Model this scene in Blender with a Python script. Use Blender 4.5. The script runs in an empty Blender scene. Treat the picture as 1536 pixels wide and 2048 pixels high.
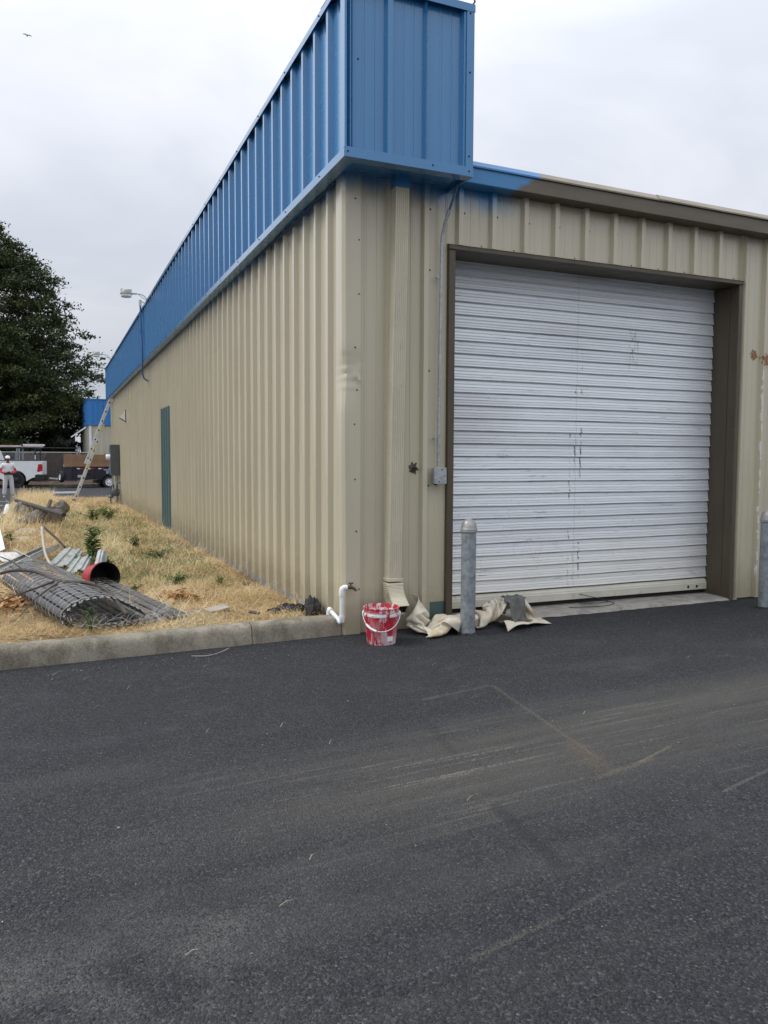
import bpy, bmesh, math, random
import numpy as np
from mathutils import Vector, Matrix, Euler
SC = bpy.context.scene
COL = SC.collection
R = math.radians
# ------------------------------------------------------------------ camera, sky, sun, exposure
cam = bpy.data.cameras.new('camera'); camo = bpy.data.objects.new('camera', cam); COL.objects.link(camo)
cam.sensor_fit = 'VERTICAL'; cam.sensor_height = 36.0; cam.lens = 1574.08 / 2048 * 36.0
cam.clip_start = .05; cam.clip_end = 2000
_fw = Vector((0.39404706, 0.91668644, -0.06642964)); _rt = Vector((0.91881413, -0.39466997, 0.00402525)); _up = Vector((0.02252789, 0.06262263, 0.99778299))
_m = Matrix((( _rt.x, _up.x, -_fw.x), (_rt.y, _up.y, -_fw.y), (_rt.z, _up.z, -_fw.z))).to_4x4()
_m.translation = Vector((-2.110125, -5.663957, 1.351699)); camo.matrix_world = _m
SC.camera = camo
SUN_EL, SUN_AZ = R(52), R(284)          # azimuth clockwise from +Y: the brighter part of the overcast lies to the left
w = bpy.data.worlds.new('World'); SC.world = w; w.use_nodes = True
nt = w.node_tree; nt.nodes.clear()
def _wn(t, **k):
    n = nt.nodes.new(t)
    for a, b in k.items(): setattr(n, a, b)
    return n
out = _wn('ShaderNodeOutputWorld'); bg = _wn('ShaderNodeBackground'); bg.inputs['Strength'].default_value = .1
nt.links.new(bg.outputs[0], out.inputs[0])
sky = _wn('ShaderNodeTexSky', sky_type='NISHITA', sun_disc=False, sun_elevation=SUN_EL, sun_rotation=SUN_AZ)
tc = _wn('ShaderNodeTexCoord'); sep = _wn('ShaderNodeSeparateXYZ'); nt.links.new(tc.outputs['Generated'], sep.inputs[0])
# cloud deck: direction projected on a flat layer, so the clouds compress towards the horizon
zc = _wn('ShaderNodeMath', operation='MAXIMUM'); nt.links.new(sep.outputs['Z'], zc.inputs[0]); zc.inputs[1].default_value = 0
za = _wn('ShaderNodeMath', operation='ADD'); nt.links.new(zc.outputs[0], za.inputs[0]); za.inputs[1].default_value = .35
dv = _wn('ShaderNodeVectorMath', operation='SCALE')
inv = _wn('ShaderNodeMath', operation='DIVIDE'); inv.inputs[0].default_value = 1; nt.links.new(za.outputs[0], inv.inputs[1])
nt.links.new(tc.outputs['Generated'], dv.inputs[0]); nt.links.new(inv.outputs[0], dv.inputs['Scale'])
n1 = _wn('ShaderNodeTexNoise'); n1.inputs['Scale'].default_value = 1.7; n1.inputs['Detail'].default_value = 5; n1.inputs['Roughness'].default_value = .5; n1.inputs['Distortion'].default_value = .4
nt.links.new(dv.outputs[0], n1.inputs['Vector'])
cr = _wn('ShaderNodeValToRGB'); nt.links.new(n1.outputs['Fac'], cr.inputs[0])
cr.color_ramp.elements[0].position = .34; cr.color_ramp.elements[0].color = (.73, .775, .86, 1)
cr.color_ramp.elements[1].position = .63; cr.color_ramp.elements[1].color = (.975, .985, 1.06, 1)
# standard overcast brightening towards the zenith
zs = _wn('ShaderNodeMath', operation='MULTIPLY_ADD'); nt.links.new(zc.outputs[0], zs.inputs[0]); zs.inputs[1].default_value = 10.5; zs.inputs[2].default_value = 5.2
cl = _wn('ShaderNodeVectorMath', operation='SCALE'); nt.links.new(cr.outputs[0], cl.inputs[0]); nt.links.new(zs.outputs[0], cl.inputs['Scale'])
mx = _wn('ShaderNodeMix', data_type='RGBA'); mx.inputs['Factor'].default_value = .94
nt.links.new(sky.outputs[0], mx.inputs[6]); nt.links.new(cl.outputs[0], mx.inputs[7]); nt.links.new(mx.outputs[2], bg.inputs['Color'])
sl = bpy.data.lights.new('sun', 'SUN'); sl.energy = 1.5; sl.angle = R(22); sl.color = (1, .975, .94)
so = bpy.data.objects.new('sun', sl); COL.objects.link(so)
_d = Vector((math.sin(SUN_AZ) * math.cos(SUN_EL), math.cos(SUN_AZ) * math.cos(SUN_EL), math.sin(SUN_EL)))
so.rotation_euler = _d.to_track_quat('Z', 'Y').to_euler(); so.location = _d * 60
SC.view_settings.view_transform = 'Standard'; SC.view_settings.look = 'None'; SC.view_settings.gamma = 1
SC.view_settings.use_curve_mapping = False; SC.view_settings.exposure = 0.24
SC.render.engine = 'CYCLES'
try:
    SC.cycles.use_denoising = True; SC.cycles.max_bounces = 6; SC.cycles.denoising_prefilter = 'ACCURATE'
except Exception: pass

# ------------------------------------------------------------------ helpers
rnd = random.Random(11)
rng = np.random.default_rng(11)
def tag(o, label=None, cat=None, group=None, kind=None):
    if label: o['label'] = label
    if cat: o['category'] = cat
    if group: o['group'] = group
    if kind: o['kind'] = kind
    return o
def thing(name, label, cat, loc=(0, 0, 0), rz=0, group=None, rot=None):
    o = bpy.data.objects.new(name, None); COL.objects.link(o); o.location = loc
    o.rotation_euler = rot if rot else (0, 0, rz); o.empty_display_size = .1
    return tag(o, label, cat, group)
def holder(name, parent=None, kind=None, loc=(0, 0, 0)):
    o = bpy.data.objects.new(name, None); COL.objects.link(o); o.parent = parent; o.location = loc
    if kind: o['kind'] = kind
    return o
def put(name, mesh, parent=None, loc=(0, 0, 0), rot=(0, 0, 0), scale=(1, 1, 1)):
    o = bpy.data.objects.new(name, mesh); COL.objects.link(o); o.parent = parent
    o.location = loc; o.rotation_euler = rot; o.scale = scale
    return o
def copy_tree(o, parent=None):
    c = o.copy(); COL.objects.link(c); c.parent = parent
    for ch in list(o.children): copy_tree(ch, c)
    return c
class MB:
    def __init__(s): s.v = []; s.f = []
    def add(s, vs, fs, M=None):
        b = len(s.v)
        s.v += [tuple(M @ Vector(p)) for p in vs] if M is not None else [tuple(p) for p in vs]
        s.f += [tuple(i + b for i in q) for q in fs]; return s
    def box(s, c, d, rot=None):
        x, y, z = d[0] / 2, d[1] / 2, d[2] / 2
        vs = [(-x, -y, -z), (x, -y, -z), (x, y, -z), (-x, y, -z), (-x, -y, z), (x, -y, z), (x, y, z), (-x, y, z)]
        M = Matrix.Translation(c) @ (Euler(rot).to_matrix().to_4x4() if rot else Matrix())
        return s.add(vs, [(0, 3, 2, 1), (4, 5, 6, 7), (0, 1, 5, 4), (1, 2, 6, 5), (2, 3, 7, 6), (3, 0, 4, 7)], M)
    def bb(s, a, b): return s.box([(a[i] + b[i]) / 2 for i in range(3)], [abs(b[i] - a[i]) for i in range(3)])
    def bar(s, p, q, wd, h, up=(0, 0, 1)):
        p, q = Vector(p), Vector(q); z = (q - p); L = z.length; z.normalize(); x = Vector(up).cross(z)
        if x.length < 1e-4: x = Vector((1, 0, 0)).cross(z)
        x.normalize(); y = z.cross(x)
        M = Matrix(((x.x, y.x, z.x, 0), (x.y, y.y, z.y, 0), (x.z, y.z, z.z, 0), (0, 0, 0, 1))); M.translation = (p + q) / 2
        X, Y, Z = wd / 2, h / 2, L / 2
        vs = [(-X, -Y, -Z), (X, -Y, -Z), (X, Y, -Z), (-X, Y, -Z), (-X, -Y, Z), (X, -Y, Z), (X, Y, Z), (-X, Y, Z)]
        return s.add(vs, [(0, 3, 2, 1), (4, 5, 6, 7), (0, 1, 5, 4), (1, 2, 6, 5), (2, 3, 7, 6), (3, 0, 4, 7)], M)
    def tube(s, pts, r, n=8, cap=True, closed=False):
        pts = [Vector(p) for p in pts]; k = len(pts); rr = r if isinstance(r, (list, tuple)) else [r] * k
        t0 = (pts[1] - pts[0]).normalized(); ref = Vector((0, 0, 1)) if abs(t0.z) < .9 else Vector((1, 0, 0))
        a = t0.cross(ref).normalized(); vs = []; fs = []
        for i in range(k):
            t = (pts[min(i + 1, k - 1)] - pts[max(i - 1, 0)]).normalized() if not closed else (pts[(i + 1) % k] - pts[i - 1]).normalized()
            a = (a - t * a.dot(t)).normalized(); b = t.cross(a)
            for j in range(n):
                an = 2 * math.pi * j / n; vs.append(pts[i] + (a * math.cos(an) + b * math.sin(an)) * rr[i])
        for i in range(k - (0 if closed else 1)):
            i2 = (i + 1) % k
            for j in range(n): fs.append((i * n + j, i * n + (j + 1) % n, i2 * n + (j + 1) % n, i2 * n + j))
        if cap and not closed: fs += [tuple(range(n))[::-1], tuple((k - 1) * n + j for j in range(n))]
        return s.add(vs, fs)
    def lathe(s, prof, n=24, M=None, cap0=False, cap1=False):
        vs = []; fs = []
        for r, z in prof:
            for j in range(n): vs.append((r * math.cos(2 * math.pi * j / n), r * math.sin(2 * math.pi * j / n), z))
        for i in range(len(prof) - 1):
            for j in range(n): fs.append((i * n + j, i * n + (j + 1) % n, (i + 1) * n + (j + 1) % n, (i + 1) * n + j))
        if cap0: fs.append(tuple(range(n))[::-1])
        if cap1: fs.append(tuple((len(prof) - 1) * n + j for j in range(n)))
        return s.add(vs, fs, M)
    def prism(s, poly, fn, a, b):
        n = len(poly); vs = [fn(p[0], p[1], a) for p in poly] + [fn(p[0], p[1], b) for p in poly]
        return s.add(vs, [tuple(range(n))[::-1], tuple(range(n, 2 * n))] + [(i, (i + 1) % n, n + (i + 1) % n, n + i) for i in range(n)])
    def strip(s, rows):
        n = len(rows[0]); vs = [p for r in rows for p in r]
        return s.add(vs, [(i * n + j, i * n + j + 1, (i + 1) * n + j + 1, (i + 1) * n + j) for i in range(len(rows) - 1) for j in range(n - 1)])
    def mesh(s, name, mat=None, smooth=None):
        m = bpy.data.meshes.new(name); m.from_pydata(s.v, [], s.f)
        bm = bmesh.new(); bm.from_mesh(m); bmesh.ops.recalc_face_normals(bm, faces=bm.faces); bm.to_mesh(m); bm.free()
        if mat: m.materials.append(mat)
        if smooth is not None:
            m.polygons.foreach_set('use_smooth', [True] * len(m.polygons)); m.set_sharp_from_angle(angle=R(smooth))
        return m
    def build(s, name, mat, parent=None, smooth=None, bevel=0, solid=0, loc=(0, 0, 0), rot=(0, 0, 0), sub=0):
        o = put(name, s.mesh(name, mat, smooth), parent, loc, rot)
        if solid:
            md = o.modifiers.new('solid', 'SOLIDIFY'); md.thickness = solid
        if bevel:
            md = o.modifiers.new('bevel', 'BEVEL'); md.width = bevel; md.segments = 2; md.limit_method = 'ANGLE'
        if sub:
            md = o.modifiers.new('sub', 'SUBSURF'); md.levels = md.render_levels = sub
        return o
def quick_mesh(name, V, F4, mat, attr=None, smooth=False):
    """V (n,3), F4 (m,k) numpy; attr = per-vertex float called tint"""
    m = bpy.data.meshes.new(name); k = F4.shape[1]
    m.vertices.add(len(V)); m.vertices.foreach_set('co', V.astype(np.float32).ravel())
    m.loops.add(F4.size); m.loops.foreach_set('vertex_index', F4.astype(np.int32).ravel())
    m.polygons.add(len(F4)); m.polygons.foreach_set('loop_start', (np.arange(len(F4)) * k).astype(np.int32))
    if attr is not None:
        a = m.attributes.new('tint', 'FLOAT', 'POINT'); a.data.foreach_set('value', attr.astype(np.float32))
    m.update(calc_edges=True); m.materials.append(mat)
    if smooth: m.polygons.foreach_set('use_smooth', [True] * len(F4))
    return m

# ------------------------------------------------------------------ materials
class G:
    def __init__(s, m):
        s.t = m.node_tree; s.b = s.t.nodes['Principled BSDF']
    def n(s, ty, **k):
        x = s.t.nodes.new(ty)
        for a, b in k.items(): setattr(x, a, b)
        return x
    def put(s, sock, v):
        if v is None: return
        if hasattr(v, 'is_output'): s.t.links.new(v, sock)
        elif isinstance(v, (tuple, list)) and len(v) == 3 and sock.type == 'RGBA': sock.default_value = (*v, 1)
        else: sock.default_value = v
    def pos(s): return s.n('ShaderNodeNewGeometry').outputs['Position']
    def obj(s): return s.n('ShaderNodeTexCoord').outputs['Object']
    def gen(s): return s.n('ShaderNodeTexCoord').outputs['Generated']
    def map(s, v, sc=(1, 1, 1), rot=(0, 0, 0), loc=(0, 0, 0)):
        x = s.n('ShaderNodeMapping'); s.put(x.inputs[0], v); x.inputs['Scale'].default_value = sc; x.inputs['Rotation'].default_value = rot; x.inputs['Location'].default_value = loc
        return x.outputs[0]
    def noise(s, v, sc, det=4, ro=.55, dist=0):
        x = s.n('ShaderNodeTexNoise'); s.put(x.inputs['Vector'], v); x.inputs['Scale'].default_value = sc; x.inputs['Detail'].default_value = det
        x.inputs['Roughness'].default_value = ro; x.inputs['Distortion'].default_value = dist; return x.outputs['Fac']
    def vor(s, v, sc, feat='F1', o='Distance', rand=1):
        x = s.n('ShaderNodeTexVoronoi', feature=feat); s.put(x.inputs['Vector'], v); x.inputs['Scale'].default_value = sc; x.inputs['Randomness'].default_value = rand; return x.outputs[o]
    def wave(s, v, sc, dist=2, det=2, dr='X'):
        x = s.n('ShaderNodeTexWave', bands_direction=dr); s.put(x.inputs['Vector'], v); x.inputs['Scale'].default_value = sc; x.inputs['Distortion'].default_value = dist; x.inputs['Detail'].default_value = det
        return x.outputs['Fac']
    def ramp(s, f, els, interp='LINEAR'):
        x = s.n('ShaderNodeValToRGB'); s.put(x.inputs[0], f); cr = x.color_ramp; cr.interpolation = interp
        while len(cr.elements) < len(els): cr.elements.new(.5)
        for e, (p, c) in zip(cr.elements, els):
            e.position = p; e.color = (*c, 1) if isinstance(c, (tuple, list)) else (c, c, c, 1)
        return x.outputs[0]
    def step(s, f, a, b):
        x = s.n('ShaderNodeMapRange', interpolation_type='SMOOTHSTEP'); s.put(x.inputs[0], f); x.inputs[1].default_value = a; x.inputs[2].default_value = b; return x.outputs[0]
    def m(s, op, a, b=None, c=None):
        x = s.n('ShaderNodeMath', operation=op); s.put(x.inputs[0], a); s.put(x.inputs[1], b); s.put(x.inputs[2], c); return x.outputs[0]
    def mul(s, *a):
        r = a[0]
        for q in a[1:]: r = s.m('MULTIPLY', r, q)
        return r
    def mix(s, f, a, b, bl='MIX'):
        x = s.n('ShaderNodeMix', data_type='RGBA', blend_type=bl); s.put(x.inputs[0], f); s.put(x.inputs[6], a); s.put(x.inputs[7], b); return x.outputs[2]
    def xyz(s, v):
        x = s.n('ShaderNodeSeparateXYZ'); s.put(x.inputs[0], v); return x.outputs
    def attr(s, nm):
        return s.n('ShaderNodeAttribute', attribute_name=nm).outputs['Fac']
    def rand(s): return s.n('ShaderNodeObjectInfo').outputs['Random']
    def bump(s, h, st=.3, d=.01, nrm=None):
        x = s.n('ShaderNodeBump'); s.put(x.inputs['Height'], h); x.inputs['Strength'].default_value = st; x.inputs['Distance'].default_value = d; s.put(x.inputs['Normal'], nrm)
        s.t.links.new(x.outputs[0], s.b.inputs['Normal']); return x.outputs[0]
    def col(s, v): s.put(s.b.inputs['Base Color'], v)
    def rough(s, v): s.put(s.b.inputs['Roughness'], v)
def newmat(name, base=(.5, .5, .5), rough=.5, metal=0, spec=.5):
    m = bpy.data.materials.new(name); m.use_nodes = True; g = G(m)
    g.b.inputs['Base Color'].default_value = (*base, 1); g.b.inputs['Roughness'].default_value = rough; g.b.inputs['Metallic'].default_value = metal
    g.b.inputs['Specular IOR Level'].default_value = spec
    return m, g
def simple(name, base, rough=.5, metal=0, var=.18, sc=6, bump=0, bsc=60, dirt=None, spec=.5):
    """a painted or plain surface with soft colour mottling, uneven gloss and optional dirt flecks"""
    m, g = newmat(name, base, rough, metal, spec); p = g.obj()
    f = g.noise(p, sc, 5); lo = tuple(c * (1 - var) for c in base); hi = tuple(min(1, c * (1 + var)) for c in base)
    c = g.ramp(f, [(.3, lo), (.7, hi)])
    if dirt:
        d = g.step(g.noise(p, sc * 3.1, 6, .7), .56, .72); c = g.mix(g.mul(d, .7), c, dirt)
    g.col(c); g.rough(g.ramp(g.noise(p, sc * 2, 3), [(.3, max(0, rough - .1)), (.7, min(1, rough + .12))]))
    if bump: g.bump(g.noise(p, bsc, 4), bump, .004)
    return m
BEIGE, BLUE, BROWN, TEAL = (.555, .508, .375), (.05, .235, .48), (.080, .064, .040), (.075, .13, .125)
def beige_paint():
    m, g = newmat('beige_paint', BEIGE, .35, 0, .35); g.b.inputs['Coat Weight'].default_value = .8; g.b.inputs['Coat Roughness'].default_value = .22; g.b.inputs['Coat IOR'].default_value = 1.5; p = g.pos(); x, y, z = g.xyz(p)
    streak = g.noise(g.map(p, (3, 3, .3)), 1.6, 4, .5)
    blot = g.noise(p, 1.1, 4)
    c = g.ramp(streak, [(.2, (.515, .465, .335)), (.5, BEIGE), (.85, (.58, .535, .40))])
    c = g.mix(g.mul(g.step(blot, .45, .75), .35), c, (.49, .45, .33))
    # splash-back dirt near the ground
    nz = g.m('ADD', z, g.mul(g.m('SUBTRACT', g.noise(p, 7, 5), .5), .5))
    c = g.mix(g.mul(g.m('SUBTRACT', 1, g.step(nz, .02, .5)), .55), c, (.27, .235, .15))
    fleck = g.mul(g.step(g.noise(p, 55, 3, .7), .64, .72), g.m('SUBTRACT', 1, g.step(z, .1, .9)))
    c = g.mix(g.mul(fleck, .6), c, (.16, .12, .07))
    # overspray from the blue fascia on the front wall
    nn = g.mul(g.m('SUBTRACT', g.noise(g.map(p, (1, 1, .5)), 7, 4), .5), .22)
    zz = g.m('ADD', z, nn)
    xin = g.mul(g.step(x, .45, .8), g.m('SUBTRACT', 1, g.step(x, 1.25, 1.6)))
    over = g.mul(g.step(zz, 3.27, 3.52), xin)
    top_blue = g.mul(g.step(zz, 3.33, 3.52), g.m('SUBTRACT', 1, g.step(x, .5, 1.0)), .85)  # blues the top of the long wall and the front corner
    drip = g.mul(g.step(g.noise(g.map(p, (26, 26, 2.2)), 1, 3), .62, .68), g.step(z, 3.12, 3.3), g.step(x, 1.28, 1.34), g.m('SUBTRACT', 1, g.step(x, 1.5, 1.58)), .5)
    c = g.mix(over, c, BLUE); c = g.mix(top_blue, c, BLUE); c = g.mix(drip, c, (.16, .33, .42))
    # patch of old teal paint beside the door
    tp = g.mul(g.step(x, .728, .732), g.m('SUBTRACT', 1, g.step(x, .87, .875)), g.m('SUBTRACT', 1, g.step(z, .198, .202)), g.m('SUBTRACT', 1, g.step(y, .2, .3)))
    c = g.mix(tp, c, TEAL)
    # rusty scars and a white drip right of the door
    def blob(cx, cz, r):
        dx = g.m('SUBTRACT', x, cx); dz = g.m('SUBTRACT', z, cz); d = g.m('SQRT', g.m('ADD', g.m('MULTIPLY', dx, dx), g.m('MULTIPLY', dz, dz)))
        d = g.m('ADD', d, g.mul(g.m('SUBTRACT', g.noise(p, 38, 4, .7), .5), .16)); return g.m('SUBTRACT', 1, g.step(d, r * .75, r))
    rs = g.m('MAXIMUM', blob(4.21, 2.37, .05), blob(4.36, 2.33, .075))
    c = g.mix(rs, c, (.24, .085, .022))
    wl = g.m('SUBTRACT', 1, g.step(g.m('ABSOLUTE', g.m('SUBTRACT', g.m('ADD', x, g.mul(g.noise(g.map(p, (1, 1, 3)), 2, 2), .03)), 4.318)), .006, .009))
    wl = g.mul(wl, g.m('SUBTRACT', 1, g.step(z, 2.24, 2.26)), g.step(g.noise(g.map(p, (1, 1, 4)), 3, 4), .46, .5), g.step(z, .2, .3))
    c = g.mix(wl, c, (.75, .74, .7))
    g.col(c); g.rough(g.ramp(streak, [(.3, .24), (.7, .36)]))
    g.bump(g.noise(g.map(p, (2, 2, .6)), 2.0, 2), .06, .02)
    return m
def blue_paint():
    m, g = newmat('blue_paint', BLUE, .3, 0, .25); g.b.inputs['Coat Weight'].default_value = 1; g.b.inputs['Coat Roughness'].default_value = .16; g.b.inputs['Coat IOR'].default_value = 1.5; p = g.pos()
    f = g.noise(g.map(p, (2, 2, .3)), 1.5, 3); c = g.ramp(f, [(.25, (.048, .222, .46)), (.75, (.054, .245, .50))])
    sp = g.step(g.noise(p, 70, 2), .73, .76); c = g.mix(g.mul(sp, .4), c, (.03, .1, .25))
    g.col(c); g.rough(g.ramp(g.noise(p, 5, 3), [(.3, .2), (.7, .32)])); g.bump(g.noise(g.map(p, (2, 2, .6)), 2.0, 2), .05, .02)
    return m
def eave_paint():
    m, g = newmat('eave_paint', BROWN, .45); p = g.pos(); x, y, z = g.xyz(p)
    c = g.ramp(g.noise(g.map(p, (.5, 3, 3)), 4, 5), [(.3, (.095, .076, .05)), (.75, (.14, .112, .076))])
    xx = g.m('ADD', g.m('ADD', x, g.mul(g.m('SUBTRACT', g.noise(p, 6, 5), .5), .14)), g.mul(g.m('SUBTRACT', z, 3.6), -1.5))
    c = g.mix(g.m('SUBTRACT', 1, g.step(xx, 1.50, 1.60)), c, BLUE)
    g.col(c); g.rough(.42); return m
def cap_paint():   # the weathered tan cap above the brown eave, sprayed blue near the fascia
    m, g = newmat('eave_cap_paint', (.30, .26, .19), .45); p = g.pos(); x, y, z = g.xyz(p)
    c = g.ramp(g.noise(g.map(p, (.6, 3, 3)), 5, 5), [(.3, (.24, .205, .15)), (.75, (.36, .315, .24))])
    xx = g.m('ADD', x, g.mul(g.m('SUBTRACT', g.noise(p, 7, 5), .5), .08))
    c = g.mix(g.m('SUBTRACT', 1, g.step(xx, 1.6, 1.65)), c, (.10, .28, .56))
    g.col(c); return m
def brown_trim():
    m, g = newmat('brown_trim_paint', BROWN, .45); p = g.pos()
    c = g.ramp(g.noise(g.map(p, (3, 3, .6)), 4, 5), [(.3, (.075, .059, .036)), (.75, (.10, .08, .05))])
    sc = g.step(g.noise(g.map(p, (7, 7, 30), (.4, 0, .3)), 1.3, 3, .8), .715, .73)
    c = g.mix(g.mul(sc, .5), c, (.3, .28, .24)); g.col(c); g.rough(g.ramp(g.noise(p, 6, 4), [(.3, .38), (.7, .55)]))
    return m
def slat_metal():
    m, g = newmat('white_slat_metal', (.6, .63, .66), .42, 0); p = g.pos(); x, y, z = g.xyz(p)
    line = g.noise(g.map(p, (.16, 1, 60)), 3.2, 4, .65); c = g.ramp(line, [(.25, (.60, .65, .68)), (.5, (.81, .845, .865)), (.8, (.88, .90, .905))])
    blot = g.noise(g.map(p, (.7, 1, 2.2)), 1.6, 4); c = g.mix(g.mul(g.step(blot, .5, .8), .45), c, (.56, .575, .62))
    rv = g.rand(); c = g.mix(g.mul(g.step(rv, .45, 1), .3), c, (.60, .62, .655))
    lil = g.mul(g.m('SUBTRACT', 1, g.step(g.m('ADD', x, g.mul(g.noise(p, 4, 3), .6)), 1.5, 2.3)), g.step(z, 1.42, 1.5), g.m('SUBTRACT', 1, g.step(z, 1.88, 1.95)))
    c = g.mix(g.mul(lil, .38), c, (.46, .455, .48))
    # a yellower, dirtier skirt
    c = g.mix(g.mul(g.m('SUBTRACT', 1, g.step(g.m('ADD', z, g.mul(g.noise(p, 3, 3), .5)), .35, 1.15)), .5), c, (.76, .73, .63))
    # rubbed-through dark scuffs along the ridges
    sc = g.mul(g.step(g.noise(g.map(p, (2.1, 1, 46)), 1.6, 5, .75), .61, .67), g.step(g.noise(p, 2.3, 3), .47, .58))
    c = g.mix(g.mul(sc, .85), c, (.13, .14, .16))
    # ladder-like wear marks where the coil straps ran
    for cx in (2.283, 2.333, 2.398):
        d = g.m('SUBTRACT', 1, g.step(g.m('ABSOLUTE', g.m('SUBTRACT', x, cx)), .004, .012))
        d = g.mul(d, g.step(g.noise(g.map(p, (1, 1, 1)), 21 + cx, 3, .7), .47, .56), g.step(g.noise(g.map(p, (.2, 1, 1), (0, 0, 0), (cx, 0, 0)), 2.6, 2), .45, .55), g.m('SUBTRACT', 1, g.step(z, 2.2, 2.4)))
        c = g.mix(g.mul(d, .85), c, (.06, .065, .075))
    seam = g.m('SUBTRACT', 1, g.step(g.m('ABSOLUTE', g.m('SUBTRACT', x, 2.345)), .001, .003))
    c = g.mix(g.mul(seam, .45), c, (.2, .22, .25))
    d = g.mul(g.m('SUBTRACT', 1, g.step(g.m('ABSOLUTE', g.m('SUBTRACT', x, 2.98)), .02, .09)), g.step(z, 2.15, 2.3), g.m('SUBTRACT', 1, g.step(z, 2.5, 2.62)), g.step(g.noise(g.map(p, (40, 1, 9)), 1.3, 4, .7), .5, .62))
    c = g.mix(g.mul(d, .6), c, (.12, .14, .14))
    # loose pencil-like scribbles near the foot of the door
    wv = g.vor(g.map(p, (1, 1, 1)), 9, 'DISTANCE_TO_EDGE'); sq = g.mul(g.m('SUBTRACT', 1, g.step(wv, .004, .02)), g.step(g.noise(p, 2.7, 2), .56, .62), g.m('SUBTRACT', 1, g.step(z, .9, 1.2)))
    c = g.mix(g.mul(sq, .3), c, (.2, .2, .22))
    g.col(c); g.rough(g.ramp(line, [(.3, .34), (.7, .52)])); g.b.inputs['Metallic'].default_value = .25
    g.bump(line, .1, .004); return m
def galv(name='galvanised_steel', base=(.27, .30, .315), sc=38, metal=.35):
    m, g = newmat(name, base, .5, metal); p = g.obj(); v = g.vor(p, sc, 'F1', 'Color'); f = g.xyz(v)[0]
    lo = tuple(c * .72 for c in base); hi = tuple(c * 1.35 for c in base)
    c = g.mix(.45, g.ramp(f, [(0, lo), (1, hi)]), g.ramp(g.noise(p, 9, 5, .6), [(.3, lo), (.7, hi)]))
    wh = g.step(g.noise(g.map(p, (1, 1, .4)), 13, 5, .7), .62, .74); c = g.mix(g.mul(wh, .4), c, (.5, .52, .53))
    g.col(c); g.rough(g.ramp(f, [(0, .4), (1, .6)])); return m
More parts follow.
